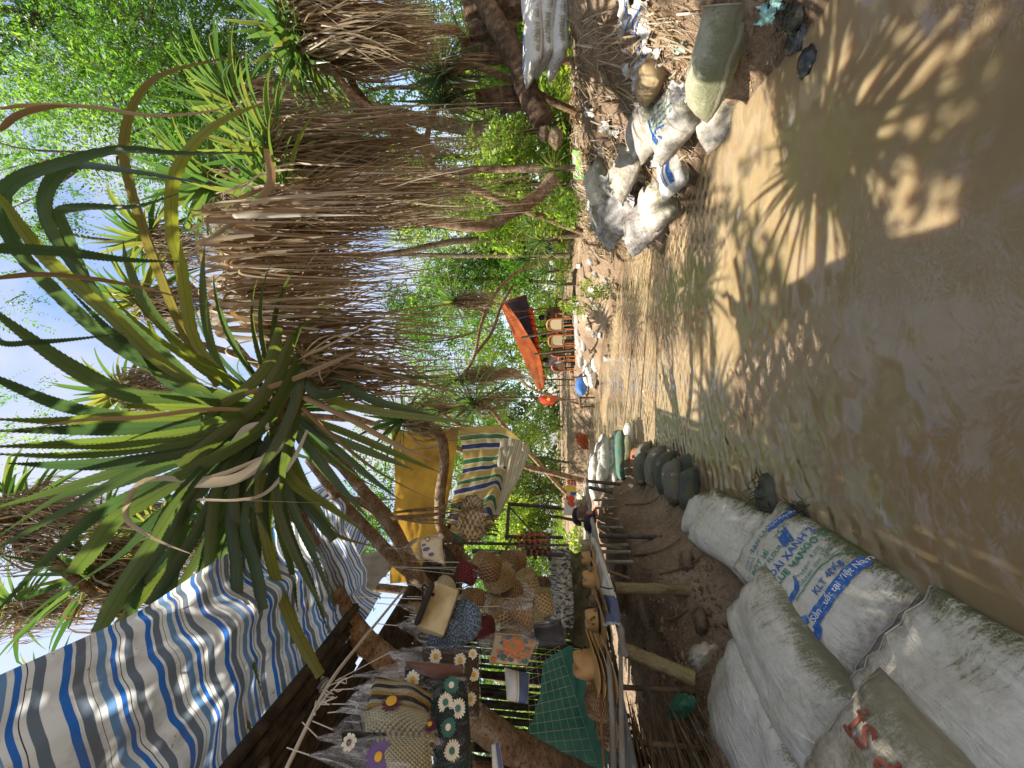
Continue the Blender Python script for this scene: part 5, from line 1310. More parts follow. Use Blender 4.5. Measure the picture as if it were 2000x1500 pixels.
tote('brown crochet bag scattered with white daisies, farthest of the wrapped ones', [(826, 1268, 1.42), (935, 1268, 1.42), (936, 1400, 1.30), (838, 1400, 1.30)], .051, M_CBR, d_br, (760, 1275, 1.45), MM, (655, 1330, 1.4))
tote('rolled pink net crochet bag between the daisy bags', [(792, 1290, 1.30), (905, 1300, 1.30), (900, 1335, 1.27), (800, 1326, 1.27)], .085, M_CPK, None, (690, 1320, 1.32), MM, (640, 1340, 1.3))
tote('navy crochet bag showing one big daisy', [(790, 1302, 1.26), (845, 1300, 1.26), (850, 1340, 1.24), (795, 1338, 1.24)], .051, M_CBL, lambda p, mb: p.daisy(mb, .42, .35, .034, 1, 2), (690, 1345, 1.26), MM, (645, 1348, 1.26))
tote('dark teal crochet bag with pale fringed daisies', [(836, 1322, 1.24), (912, 1330, 1.24), (925, 1525, 1.07), (850, 1520, 1.07)], .068, M_CTE,
     lambda p, mb: [p.daisy(mb, u, v, r, c, e, 18) for u, v, r, c, e in ((.6, .1, .036, 3, 1), (.42, .30, .036, 1, 3), (.72, .35, .036, 1, 3), (.45, .55, .034, 3, 1), (.5, .76, .034, 1, 3))], (700, 1375, 1.2), MM, (648, 1375, 1.2), puff=1.06)
tote('granny square crochet bag in black yellow and cream rows', [(732, 1322, 1.2), (850, 1352, 1.2), (832, 1408, 1.12), (712, 1392, 1.12)], .068, M_CGR, None, (660, 1390, 1.18), MM, (640, 1392, 1.18))
tote('cream crochet bag with a maroon and yellow flower', [(704, 1390, 1.13), (838, 1398, 1.13), (852, 1456, 1.06), (712, 1440, 1.06)], .059, M_CCR,
     lambda p, mb: [p.daisy(mb, .42, .32, .04, 4, 2, 14), p.disc(mb, .42, .32, .016, 2, 12, .014), p.daisy(mb, .93, .75, .028, 4, 2, 12)], (650, 1425, 1.1), MM, (610, 1408, 1.1))
tote('small charcoal crochet bag with a cream petalled flower', [(668, 1428, 1.08), (760, 1424, 1.08), (765, 1458, 1.06), (672, 1460, 1.06)], .051, M_CBL, lambda p, mb: p.daisy(mb, .26, .5, .03, 1, 4, 8), (620, 1440, 1.08), MM, (590, 1410, 1.1))
tote('cream crochet bag with a big purple flower, nearest of the wrapped ones', [(735, 1438, 1.02), (838, 1440, 1.02), (850, 1540, .95), (738, 1540, .95)], .076, M_CCR,
     lambda p, mb: [p.daisy(mb, .14, .42, .05, 5, 2, 18), p.disc(mb, .14, .42, .028, 5, 14, .010), p.disc(mb, .14, .42, .010, 2, 10, .016)], (605, 1475, 1.03), MM, (560, 1460, 1.05))
# sky blue round crochet bag: two discs stitched together
t = empty('crochet_bag', 'pale blue round crochet bag in a clear bag under the straw box', 'bag', P(890, 1230, 1.5), 'bags hung in clear plastic')
mb = MB()
for X, Y, d, r, sd in ((902, 1212, 1.52, .078, 1), (872, 1248, 1.47, .07, 2)):
    c = P(X, Y, d); n = (Vector((0, 0, EYE)) - c).normalized(); n = (n + Vector((.35 * (1 if sd == 1 else -.6), 0, .3))).normalized(); rot = n.to_track_quat('Z', 'Y').to_matrix()
    mb.lathe([(r, -.03), (r * 1.03, -.012), (r, .006), (r * .8, .014), (r * .4, .018), (.001, .019)], 30, c, rot)
    for i in range(1, 7):
        m_ = 6 + 5 * i
        for j in range(m_):
            an = 6.283 * (j + .5 * (i % 2)) / m_; rr = r * i / 6.6; q = c + rot @ Vector((rr * math.cos(an), rr * math.sin(an), .0205 - .005 * (i / 6) ** 2)); w = .0034
            mb.add([q + rot @ Vector((w * math.cos(e), w * math.sin(e), .0)) for e in (0, 1.26, 2.5, 3.77, 5.0)], [(0, 1, 2, 3, 4)], None, .5, 1)
part(mb, 'bag_body', [M_CSB, simple('dark_blue_hole', (.04, .06, .09), None)], t)
nk = P(776, 1222, 1.55); film(nk, [P(*q) for q in ((850, 1180, 1.55), (935, 1196, 1.55), (940, 1230, 1.52), (900, 1270, 1.48), (850, 1274, 1.48), (820, 1240, 1.52))], M_FILM, 'plastic_wrap', t, 1.05, 4)
mb = MB(); string(mb, nk, P(735, 1218, 1.55)); part(mb, 'string', M_STRING, t)
# straw box bag
bx = empty('straw_box_bag', 'pale woven straw box bag with a dark flap before the blue crochet bag', 'bag', P(852, 1192, 1.5), 'bags hung in clear plastic')
c = P(852, 1192, 1.5); e1 = (P(874, 1168, 1.52) - P(828, 1150, 1.52)).normalized(); e2 = (P(862, 1238, 1.44) - P(874, 1168, 1.52)).normalized(); e2 = (e2 - e1 * e2.dot(e1)).normalized(); e3 = e1.cross(e2)
mr = Matrix((e1, e2, e3)).transposed()
mb = MB(); mb.box(P(856, 1190, 1.52), (.115, .175, .095), mr); o = part(mb, 'bag_body', M_STRAWL, bx, False)
bv = o.modifiers.new('b', 'BEVEL'); bv.width = .012; bv.segments = 3
mb = MB(); mb.box(P(829, 1180, 1.47), (.024, .14, .104), mr); o = part(mb, 'flap', M_GREYINK if False else M_BLACKCL, bx, False); o.modifiers.new('b', 'BEVEL').width = .006
mb = MB(); mb.box(P(842, 1160, 1.475), (.028, .012, .006), mr); mb.tube(spline([P(838, 1150, 1.5), P(826, 1143, 1.5), P(826, 1170, 1.5)], 10), .004, 5); part(mb, 'clasp', M_FELTD, bx)
mb = MB(); string(mb, P(828, 1170, 1.52), P(696, 1166, 1.6)); part(mb, 'string', M_STRING, bx)
# wrapped straw goods
GS = 'straw bags hung in clear plastic'
def basket(label, c, d, rpx, hpx, mat, neck, rope, axis=None, shape='drum', fm=None):
    cc = P(c[0], c[1], d); r = rpx * d / FPX; h = hpx * d / FPX
    t = empty('straw_bag', label, 'bag', cc, GS); mb = MB()
    ax = Vector(axis or (0, 0, 1)).normalized(); rot = ax.to_track_quat('Z', 'Y').to_matrix()
    if shape == 'drum': pr = [(0.001, h / 2), (r * .55, h / 2 + .004), (r * .93, h / 2), (r, h / 2 - .01), (r * 1.02, 0), (r, -h / 2 + .01), (r * .93, -h / 2), (.001, -h / 2)]
    elif shape == 'cone': pr = [(.012, h / 2), (r * .35, h * .3), (r * .75, -h * .1), (r, -h * .4), (r * .97, -h / 2), (.001, -h / 2)]
    else: pr = [(.001, h / 2)] + [(r * math.cos(a), h / 2 * math.sin(a)) for a in [math.pi / 2 - math.pi * i / 10 for i in range(1, 10)]] + [(.001, -h / 2)]
    mb.lathe(pr, 26, cc, rot, fn=(lambda q, rr, an: q * (1 + .03 * math.sin(3 * an + d * 9))))
    part(mb, 'bag_body', mat, t)
    nk = P(*neck)
    ring = [cc + rot @ Vector((r * 1.12 * math.cos(a), r * 1.12 * math.sin(a), -h * .5 if i % 2 else -h * .45)) for i, a in enumerate([2 * math.pi * j / 8 for j in range(8)])]
    film(nk, ring, fm or M_FILM, 'plastic_wrap', t, 1.05, d * 10)
    mb = MB(); string(mb, nk, P(*rope)); part(mb, 'string', M_STRING, t)
    return t
basket('round tan straw drum bag in plastic with a coiled lid', (975, 1128), 2.2, 27, 40, M_STRAW, (920, 1125, 2.2), (765, 1108, 2.3), (.25, -.9, .35))
basket('square brown bark pattern bag in plastic above the drum bag', (958, 1108), 2.05, 20, 40, M_STRAWB, (900, 1108, 2.1), (770, 1108, 2.3), (.9, .1, -.2))
basket('maroon and yellow straw bag in plastic, highest of the cluster', (912, 1118), 2.1, 18, 40, M_STRAWR, (882, 1112, 2.15), (765, 1106, 2.3), (.5, -.2, 1))
basket('greenish pale straw pouch behind the straw box', (872, 1150), 1.75, 19, 52, M_STRAWL, (845, 1150, 1.8), (790, 1140, 1.9), (.7, .5, .5), 'round')
basket('small brown woven bag in plastic in the middle of the cluster', (925, 1168), 1.9, 18, 36, M_STRAWB, (890, 1168, 1.9), (795, 1165, 2.0), (.4, -.6, .6))
basket('fan shaped brown palm leaf bag tied with white string', (1012, 1190), 1.75, 34, 58, M_STRAWB, (976, 1184, 1.72), (882, 1186, 1.8), (.1, -.1, 1), 'cone', M_FILM2)
basket('oval pale straw bag lowest beside the ruffled fabric', (1045, 1212), 1.9, 18, 40, M_STRAWL, (1010, 1205, 1.9), (900, 1200, 2.0), (1, .2, .1), 'round')
basket('dark maroon round bag behind the blue crochet bag', (945, 1225), 1.75, 24, 40, M_STRAWR, (905, 1215, 1.75), (800, 1200, 1.8), (.2, -.9, .2), 'round')
basket('straw bag with a navy band near the ruffled fabric', (1060, 1176), 2.1, 18, 44, M_STRAW, (1020, 1170, 2.1), (930, 1166, 2.2), (1, .3, .2))
basket('plain tan pouch in cloudy plastic behind the drum bag', (1000, 1160), 2.25, 28, 40, M_STRAWB, (950, 1155, 2.3), (800, 1140, 2.4), (.3, -.4, .6), 'round', M_FILM2)
basket('small tan pouch bag behind the straw box', (815, 1185), 1.9, 14, 40, M_STRAWB, (780, 1182, 1.9), (735, 1178, 1.9), (.2, .2, 1), 'cone', M_FILM2)
for c_, d_, r_, h_, m_, nk_, rp_, ax_, sh_, lab_ in (
  ((945, 1098), 2.35, 22, 46, M_STRAW, (905, 1098, 2.35), (800, 1096, 2.45), (.2, -.3, 1), 'round', 'tan straw pouch hanging between the maroon bag and the net bags'),
  ((1000, 1100), 2.6, 24, 40, M_STRAWB, (960, 1100, 2.6), (860, 1098, 2.7), (.3, -.8, .3), 'drum', 'dark straw drum bag at the back near the dark pole'),
  ((985, 1200), 1.95, 22, 50, M_STRAW, (945, 1196, 1.95), (850, 1190, 2.0), (.6, -.3, .7), 'drum', 'honey coloured straw bag between the palm leaf bag and maroon round bag'),
  ((960, 1180), 2.15, 20, 46, M_STRAWL, (925, 1178, 2.15), (830, 1172, 2.2), (.2, .5, 1), 'round', 'cream straw bag half hidden in the middle of the cluster'),
  ((1030, 1140), 2.4, 22, 42, M_STRAW, (990, 1140, 2.4), (890, 1138, 2.5), (.9, -.2, .2), 'drum', 'tan straw bag just above the ruffled scarves'),
  ((1000, 1232), 1.85, 18, 46, M_STRAWB, (965, 1228, 1.85), (880, 1222, 1.9), (.1, -.5, 1), 'cone', 'brown straw pouch above the dark folded garment'),
  ((900, 1215), 1.9, 20, 44, M_STRAWB, (868, 1210, 1.9), (790, 1204, 1.95), (.4, .3, 1), 'round', 'brown straw pouch right behind the blue crochet bag')):
    basket(lab_, c_, d_, r_, h_, m_, nk_, rp_, ax_, sh_, M_FILM2)
# macrame net bags
def macrame(label, c, d, r, ropeend, tass=True):
    t = empty('macrame_bag', label, 'bag', P(c[0], c[1], d), 'net bags hung by long cords'); cc = P(c[0], c[1], d); mb = MB()
    ps = [(.001, r * .95)] + [(r * math.cos(a), r * .95 * math.sin(a)) for a in [math.pi / 2 - math.pi * i / 12 for i in range(1, 12)]] + [(.001, -r * .95)]
    mb.lathe(ps, 22, cc, None, fn=lambda q, rr, an: Vector((q.x, q.y * .55, q.z)))
    for i in range(90):
        a, b = unit(1)[0], None; p = cc + Vector((a[0] * r, a[1] * r * .55, a[2] * r * .95)) * 1.01; tt = Vector([float(x) for x in unit(1)[0]]) * r * .3
        q = p + tt; q = cc + Vector(((q - cc).x, (q - cc).y, (q - cc).z)); mb.tube([p, p.lerp(q, .5) + (p - cc) * .08, q], .0045, 4, .5, 0, False)
    part(mb, 'bag_body', M_NET, t); mb = MB(); e = P(*ropeend)
    for k in range(7): mb.tube(spline([cc + Vector((frng(-.7, .7) * r, 0, r * .8)), cc.lerp(e, .5) + Vector((frng(-.02, .02), 0, 0)), e + Vector((frng(-.01, .01), 0, 0))], 6), .0035, 4, .5, 0, False)
    part(mb, 'cord', M_NET, t)
    if tass:
        mb = MB()
        for k in range(16):
            x = frng(-.6, .6) * r; mb.tube(spline([cc + Vector((x, 0, -r * .9)), cc + Vector((x * 1.05, .01, -r * 1.25)), cc + Vector((x * 1.1, 0, -r * frng(1.45, 1.7)))], 5), .004, 4, .5, 0, False)
        part(mb, 'tassel', M_STRAWB, t)
    film(cc + Vector((0, 0, r * 1.3)), [cc + Vector((1.15 * r * math.cos(a), .6 * r * math.sin(a), -.9 * r)) for a in [6.283 * j / 8 for j in range(8)]], M_FILM, 'plastic_wrap', t, 1.0, 3)
macrame('round knotted net bag with brown tassels below the green awning', (922, 1025), 2.4, .105, (765, 1012, 2.5))
macrame('smaller brown net bag tucked behind the round one', (922, 990), 2.5, .08, (770, 1000, 2.6), False)
mb = MB(); mb.tube(spline([P(763, 1010, 2.45), P(820, 1008, 2.42), P(884, 1000, 2.42)], 8), [.006, .012, .014, .013, .014, .012, .01, .006], 6); tag(mb.build('brown_umbrella', M_BROWNCL), 'thin rolled brown umbrella hanging beside the net bags', 'umbrella')
# printed cloth tote in cloudy plastic with printed fan and round mark
tote('canvas tote with dark print in a cloudy plastic bag beside the yellow tarp', [(822, 1054, 2.0), (862, 1046, 2.0), (868, 1102, 1.95), (826, 1090, 1.95)], .03, M_CREAM,
     lambda p, mb: [p.disc(mb, .4, .1, .013, 1, 14, .006), p.disc(mb, .4, .1, .008, 0, 12, .009), p.disc(mb, .3, .55, .02, 2, 10, .006, .5), p.disc(mb, .5, .75, .016, 2, 10, .006, .6), p.disc(mb, .2, .35, .012, 2, 10, .006, .5)], (782, 1072, 2.0), (M_BROWNCL, M_PURP), (760, 1070, 2.1), GS, M_FILM2, 1.2)
# orange printed pouch
def d_or(p, mb):
    for _ in range(70):
        p.disc(mb, frng(.05, .95), frng(.08, .95), frng(.004, .016), R.choice((1, 1, 2, 3, 4)), 7, frng(.003, .007), frng(.4, 1))
    [p.disc(mb, .5 + .16 * math.cos(a_), .45 + .16 * math.sin(a_), .022, 1, 9, .006, .8) for a_ in (0, 1.1, 2.3, 3.4, 4.6, 5.5)]
tote('cream pouch printed with orange and green flowers in a clear bag', [(968, 1240, 1.6), (1048, 1254, 1.6), (1030, 1300, 1.5), (955, 1294, 1.5)], .02, simple('printed_canvas', (.48, .36, .22), (.55, .44, .30), 10, .8), d_or, (932, 1254, 1.62), (simple('orange_print', (.55, .17, .06), None), M_TEALP, simple('blue_grey_print', (.12, .14, .2), None), simple('olive_print', (.25, .25, .08), None)), (885, 1252, 1.65), GS, M_FILM2, 1.2, 'printed_pouch')
tote('dark grey folded garment in a clear bag under the printed pouch', [(1040, 1218, 1.75), (1095, 1206, 1.75), (1105, 1258, 1.7), (1050, 1262, 1.7)], .03, M_BLACKCL, None, (1015, 1240, 1.78), (), (940, 1235, 1.8), GS, None, 1.15, 'folded_garment', 'garment')
tote('striped blue grey scarf bundle hanging by the wire mesh', [(985, 1305, 1.9), (1035, 1315, 1.9), (1030, 1375, 1.85), (990, 1368, 1.85)], .05, M_CLOTHST, None, None, (), None, None, None, 1, 'scarf_bundle', 'scarf')
tote('pale blue striped towel end hanging near the lower photo corner', [(960, 1455, 1.7), (975, 1450, 1.7), (985, 1510, 1.65), (962, 1510, 1.65)], .01, M_CLOTHST, None, None, (), None, None, None, 1, 'towel', 'towel')
# rope carrying the bags
mb = MB(); mb.tube(spline([P(560, 1500, 1.15), P(640, 1340, 1.4), P(700, 1260, 1.7), P(745, 1205, 2.0), P(790, 1150, 2.3)], 16), .007, 6); 
for i in range(14):
    a = P(612 + i * 4, 1395 - i * 5, 1.25 + i * .012); mb.tube(spline([a, a + Vector((frng(-.02, .03), frng(-.01, .01), frng(-.03, .03))), a + Vector((frng(-.01, .05), 0, frng(-.05, .0)))], 5), .0022, 4, .5, 0, False)
tag(mb.build('carrying_rope', M_STRING), 'knotted rope with loose white ends holding the wrapped crochet bags', 'rope')
# green cloth and wire mesh
sheet('green_cloth', 'green cloth sheet pinned behind the wire mesh at the end of the counter', 'cloth',
      [[(1062, 1290, 2.92), (1110, 1262, 2.92), (1122, 1268, 2.85)], [(1050, 1370, 2.78), (1105, 1340, 2.78), (1160, 1370, 2.70)], [(1025, 1440, 2.62), (1100, 1420, 2.62), (1182, 1420, 2.62)], [(998, 1510, 2.55), (1090, 1510, 2.55), (1188, 1510, 2.55)]], M_GREENCL, 30, 36, .025, 6, (1.3, 1))
mb = MB()
c4 = [P(1028, 1296, 2.70), P(1092, 1262, 2.70), P(1172, 1510, 2.40), P(1040, 1510, 2.40)]
bl = lambda u, v: (c4[0] * (1 - u) + c4[1] * u) * (1 - v) + (c4[3] * (1 - u) + c4[2] * u) * v
for i in range(8): mb.tube([bl(i / 7, j / 6) for j in range(7)], .0013, 4, .5, 0, False)
for j in range(13): mb.tube([bl(i / 4, j / 12) for i in range(5)], .0013, 4, .5, 0, False)
tag(mb.build('wire_mesh', M_WIRE), 'square wire mesh panel standing in front of the green cloth', 'mesh panel')
sheet('ruffled_fabric', 'long bundle of ruffled dark and cream striped scarves along the counter', 'fabric',
      [[(1072, 1072, 4.68), (1075, 1120, 4.03), (1078, 1170, 3.51), (1075, 1215, 3.06)], [(1088, 1070, 4.55), (1092, 1120, 3.90), (1095, 1172, 3.38), (1096, 1222, 2.93)], [(1112, 1070, 4.55), (1116, 1122, 3.90), (1120, 1175, 3.38), (1120, 1225, 2.99)]], M_RUFF, 90, 30, .05, 14, (2.6, .5))
sheet('folded_clothes', 'row of folded olive and dark garments behind the hats on the counter', 'clothes', [[(1098, 1078, 5.27), (1106, 1130, 4.46), (1112, 1190, 3.71), (1118, 1262, 3.10)], [(1122, 1078, 5.13), (1128, 1130, 4.32), (1132, 1190, 3.58), (1140, 1262, 2.97)], [(1148, 1080, 5.06), (1152, 1130, 4.25), (1160, 1190, 3.51), (1172, 1262, 2.90)]], simple('olive_garment', (.09, .075, .035), (.17, .13, .06), 7, .85), 60, 20, .05, 9, (2, .6))
# hats
GH = 'hats laid out along the counter'
def hat(label, X, Y, x, z, yaw, mat=None, band=None, deco=None, s=1.0, tilt=(0, 0), crown=True, name='cowboy_hat', wide=.205):
    p = PX(X, Y, x); p.z = z; t = empty(name, label, 'hat', p, GH)
    rot = Matrix.Rotation(yaw, 3, 'Z') @ Matrix.Rotation(tilt[0], 3, 'X') @ Matrix.Rotation(tilt[1], 3, 'Y'); m = mat or M_FELT
    def curl(q, r, an):
        k = max(0, (r - .1 * s) / (.1 * s)); return Vector((q.x * .86, q.y * 1.12, q.z + k * k * (.05 * abs(math.cos(an)) ** 2.0 - .012) * s))
    mb = MB(); w = wide * s
    mb.lathe([(.088 * s, .006), (.10 * s, .002), (.13 * s, 0), (.165 * s, 0), (w, .0), (w + .003, .003), (w, .006), (.165 * s, .0055), (.13 * s, .0055), (.1 * s, .009), (.09 * s, .014)], 36, p, rot, fn=curl); part(mb, 'brim', m, t)
    if crown:
        def cr(q, r, an):
            dent = -.028 * s * max(0, 1 - abs(q.x) / (.035 * s)) if q.z > .1 * s else 0
            return Vector((q.x * (.86 - .10 * max(0, q.z / (.13 * s)) * (1 if q.y > 0 else .3)), q.y * 1.12, q.z + dent))
        mb = MB(); mb.lathe([(.091 * s, .004), (.092 * s, .03 * s), (.088 * s, .07 * s), (.080 * s, .105 * s), (.068 * s, .122 * s), (.045 * s, .126 * s), (.02 * s, .124 * s), (.001, .122 * s)], 32, p, rot, fn=cr)
        if deco: deco(mb, p, rot, s)
        part(mb, 'crown', [m, M_FELTD, M_BROWNCL], t)
        if band: mb = MB(); mb.lathe([(.0935 * s, .006), (.0945 * s, .018 * s), (.0935 * s, .032 * s)], 32, p, rot, fn=cr); part(mb, 'band', band, t)
    return t
def dots(mb, p, rot, s):
    for a in (-.15, .25):
        q = rot @ Vector((.0915 * s * .80 * math.cos(a), .0915 * s * 1.12 * math.sin(a) , .075 * s)); 
        mb.lathe([(.001, .004), (.006, .003), (.007, 0)], 8, p + q + (rot @ Vector((.006, 0, 0))), rot @ Matrix.Rotation(math.pi / 2, 3, 'Y'), mat=1)
def stars(mb, p, rot, s):
    for _ in range(16):
        a = frng(-1.6, 1.6); z = frng(.04, .1) * s; c = rot @ Vector((.087 * s * .83 * math.cos(a), .087 * s * 1.12 * math.sin(a), z)) + p
        n = (rot @ Vector((math.cos(a), math.sin(a), 0))); e1 = n.cross(Vector((0, 0, 1))).normalized()
        for k in range(3):
            b = frng(0, 3.1); d = (e1 * math.cos(b) + Vector((0, 0, 1)) * math.sin(b)) * .013; w = n.cross(d).normalized() * .0015
            mb.add([c + n * .007 - d - w, c + n * .007 + d - w, c + n * .007 + d + w, c + n * .007 - d + w], [(0, 1, 2, 3)], None, .5, 1)
def letters(txt):
    def f(mb, p, rot, s):
        vs, fs = text_mesh(txt, .05, .002); out = []
        for x, y in vs:
            a = x / (.09 * s); out.append(p + rot @ Vector(((.093 * s) * .845 * math.cos(a) + .004, .093 * s * 1.12 * math.sin(a), .052 * s + y)))
        mb.add(out, fs, None, .5, 2)
    return f
zc = 1.225
ya = .3
hat('lowest tan brim of the hat stack near the photo corner', 1195, 1315, -1.76, zc, ya, None, None, None, 1.02, (.02, .03), False)
hat('second tan hat from the bottom of the nearest stack', 1188, 1305, -1.76, zc + .03, ya + .05, simple('khaki_felt', (.36, .25, .12), (.42, .31, .16), 14, .85), None, None, 1.0, (.0, -.03), False)
hat('third tan hat in the nearest stack, under the top one', 1182, 1303, -1.76, zc + .06, ya - .04, None, None, None, 1.0, (.03, .0), False)
hat('top tan cowboy hat of the nearest stack with two eyelets', 1172, 1300, -1.76, zc + .088, ya, None, None, dots, 1.03, (.02, .02))
hat('brown crocheted straw sun hat behind the nearest stack', 1172, 1372, -1.84, zc + .03, 0, M_STRAWB, None, None, .98, (.1, .1), True, 'straw_hat')
hat('tan cowboy hat printed with black stars', 1160, 1210, -1.74, zc - .01, .2, None, M_FELTD, stars, .95)
hat('tan hat under the one printed with black stars', 1165, 1190, -1.7, zc - .035, .3, M_STRAW, None, None, .95, (0, 0), False)
hat('small brown cap wrapped in clear plastic on the counter', 1155, 1175, -1.74, zc - .02, .1, M_BROWNCL, M_MAR, None, .62)
hat('tan cowboy hat with a branded letter on its crown', 1148, 1130, -1.72, zc - .03, .2, None, None, letters('H U'), .95)
hat('tan hat with a broad black band beside the lettered one', 1143, 1090, -1.74, zc - .045, .3, None, M_FELTD, None, .9)
hat('sand coloured hat behind the banded tan hats', 1138, 1066, -1.78, zc - .06, .3, M_STRAWL, None, None, .9)
hat('cream bucket hat at the far end of the counter', 1128, 968, -1.82, 1.10, .2, M_CREAM, None, None, .85, (0, 0), True, 'bucket_hat', .14)
hat('pale yellow floppy hat behind the black caps', 1124, 985, -1.86, 1.13, .2, M_STRAWL, None, None, .9, (.3, .2), True, 'bucket_hat', .15)
def cap(label, X, Y, x, z, yaw, m, txt=None, s=1.0):
    p = PX(X, Y, x); p.z = z; t = empty('baseball_cap', label, 'cap', p, 'baseball caps piled on the counter'); rot = Matrix.Rotation(yaw, 3, 'Z'); mb = MB()
    mb.lathe([(.1 * s, 0), (.102 * s, .03), (.095 * s, .07), (.07 * s, .105), (.03 * s, .12), (.001, .122)], 24, p, rot)
    if txt:
        vs, fs = text_mesh(txt, .05, .002); mb.add([p + rot @ Vector((.104 * s * math.cos(-x_ / .1 * -1) , .104 * s * math.sin(x_ / .1), .05 + y_)) for x_, y_ in vs], fs, None, .5, 1)
    part(mb, 'crown', [m, M_REDSUN], t)
    mb = MB(); mb.grid([[p + rot @ Vector((.09 * s * math.cos(a) + k * .07 * s * math.cos(a), .1 * s * math.sin(a), .012 - .02 * k * k - .02 * k * math.sin(a) ** 2)) for a in [-1.3 + 2.6 * i / 12 for i in range(13)]] for k in (0, .5, 1)]); part(mb, 'peak', m, t)
cap('black cap with red lettering in front of the cap pile', 1140, 1022, -1.70, 1.09, .1, M_BLACKCL, 'VN', 1.15)
cap('brown cap leaning in the middle of the cap pile', 1130, 1003, -1.76, 1.14, .3, M_BROWNCL, None, 1.1)
cap('plain black cap at the back of the cap pile', 1117, 1008, -1.84, 1.20, -.2, M_BLACKCL, None, 1.25)
cap('red cap under the black lettered cap', 1150, 1012, -1.70, 1.05, .2, M_REDSUN, None, .9)
# printed board leaning at the far end
pb = Pouch([P(1100, 1005, 5.3), P(1110, 937, 6.0), P(1126, 940, 6.0), P(1122, 1008, 5.3)], .006, 0)
mb = pb.mesh(4, 4)
pb.disc(mb, .45, .45, .07, 1, 12, .008); 
for u, v, r, m in ((.72, .4, .09, 2), (.6, .7, .05, 3), (.3, .6, .06, 1), (.5, .25, .04, 2)): pb.disc(mb, u, v, r, m, 10, .008)
tag(mb.build('printed_board', [M_WHITEINK, M_REDSUN, M_YELINK, M_BLUEINK]), 'white printed board with yellow and red shapes at the counter end', 'sign')
pb = Pouch([P(1108, 937, 5.9), P(1109, 948, 5.9), P(1125, 950, 5.9), P(1124, 937, 5.9)], .004, 0); mb = pb.mesh(4, 4)
for v in (.3, .65): mb.add([pb.pt(u, w, 1, .006) for u, w in ((.15, v), (.85, v), (.85, v + .14), (.15, v + .14))], [(0, 1, 2, 3)], None, .5, 1)
tag(mb.build('red_sign', [M_REDSUN, M_WHITEINK]), 'small red sign with two pale lines of writing at the counter end', 'sign')
# strings of small red trinkets at the back
GT = 'trinket strings hung at the back of the stall'
for i in range(9):
    X, Y, d = 1010 + frng(0, 30), 1042 + i * 5, 4.2 - .05 * i; mb = MB(); a = P(X - 22, Y, d); 
    mb.tube([a, P(X + 40, Y + 1, d)], .002, 4, .5, 1, False)
    for k in range(9): mb.lathe([(.001, .02), (.018, .008), (.02, -.008), (.001, -.02)], 8, P(X - 10 + k * 5.5, Y + frng(-2, 2), d), mat=k % 2)
    tag(mb.build('trinket_string', [R.choice((M_REDSUN, M_STRAWR, M_BROWNCL)), R.choice((M_STRAW, M_BROWNCL, M_STRAWR))]), 'red and brown trinket string hanging from the dark pole at the back of the stall', 'trinkets', GT)
# loose soil-edge litter on the left bank
sheet('crumpled_bag', 'crumpled grey plastic bag caught at the foot of the leaning bamboo', 'plastic bag', [[(1350, 1262, 2.2), (1380, 1255, 2.15), (1402, 1258, 2.1)], [(1345, 1285, 2.15), (1372, 1275, 2.05), (1398, 1272, 2.1)], [(1338, 1305, 2.2), (1352, 1300, 2.15), (1362, 1312, 2.1)]], M_SACKD, 20, 20, .018, 4)
sheet('green_rag', 'dark green plastic rag on the ground beside the brushwood', 'rag', [[(1318, 1355, 2.4), (1335, 1352, 2.35), (1358, 1362, 2.3)], [(1305, 1385, 2.35), (1330, 1375, 2.25), (1356, 1385, 2.25)], [(1300, 1410, 2.35), (1325, 1405, 2.3), (1350, 1400, 2.3)]], M_GREENCL, 18, 18, .016, 4)
# ------------------------------------------------------------------ right bank
def PG(X, Y, lift=0.0):
    r = ray(X, Y); o = Vector((0, 0, EYE)); t = .8
    while t < 60:
        p = o + r * t
        if p.z <= gz(p.x, p.y) + lift or p.z <= lift: return Vector((p.x, p.y, max(gz(p.x, p.y), 0) + lift))
        t += .02
    return o + r * 20
def ragged(name, label, cat, ctrl, mat, nu=26, nv=26, wr=.04, ws=6, rag=.28, group=None, seed=0, uvs=(1, 1), deco=None, mats=(), an=(1, 1), lift=.045):
    rows, uv = patch([[(q if isinstance(q, Vector) else (P(*q) if len(q) == 3 else PG(*q, lift))) for q in r] for r in ctrl], nu, nv, wr, ws, an, uvs)
    mb = MB(); mb.grid(rows, False, .5, 0, uv); keep = []
    for f in mb.f:
        c = sum((Vector((mb.uv[i][0] / uvs[0], mb.uv[i][1] / uvs[1], 0)) for i in f), Vector()) / 4
        e = min(c.x, 1 - c.x, c.y, 1 - c.y)
        keep.append(e > rag * (.45 + .8 * noise.noise(Vector((c.x * 5, c.y * 5, seed))) + .22 * noise.noise(Vector((c.x * 13, c.y * 13, seed)))))
    mb.f = [f for f, k in zip(mb.f, keep) if k]; mb.m = [0] * len(mb.f)
    used = sorted({i for f in mb.f for i in f}); ix = {a: b for b, a in enumerate(used)}
    mb.v = [mb.v[i] for i in used]; mb.uv = [mb.uv[i] for i in used]; mb.var = [mb.var[i] for i in used]; mb.f = [tuple(ix[i] for i in f) for f in mb.f]
    if deco: deco(mb, rows)
    return tag(mb.build(name, [mat] + list(mats)), label, cat, group)
M_TORN = sack('torn_sack_white', base=(.62, .61, .60), dirt=(.28, .21, .14), edge=.99, amount=.0, dirtamt=1.0)
M_GREYSH = simple('grey_sheet', (.20, .175, .15), (.36, .32, .29), 5, .6, .3, .5, 9)
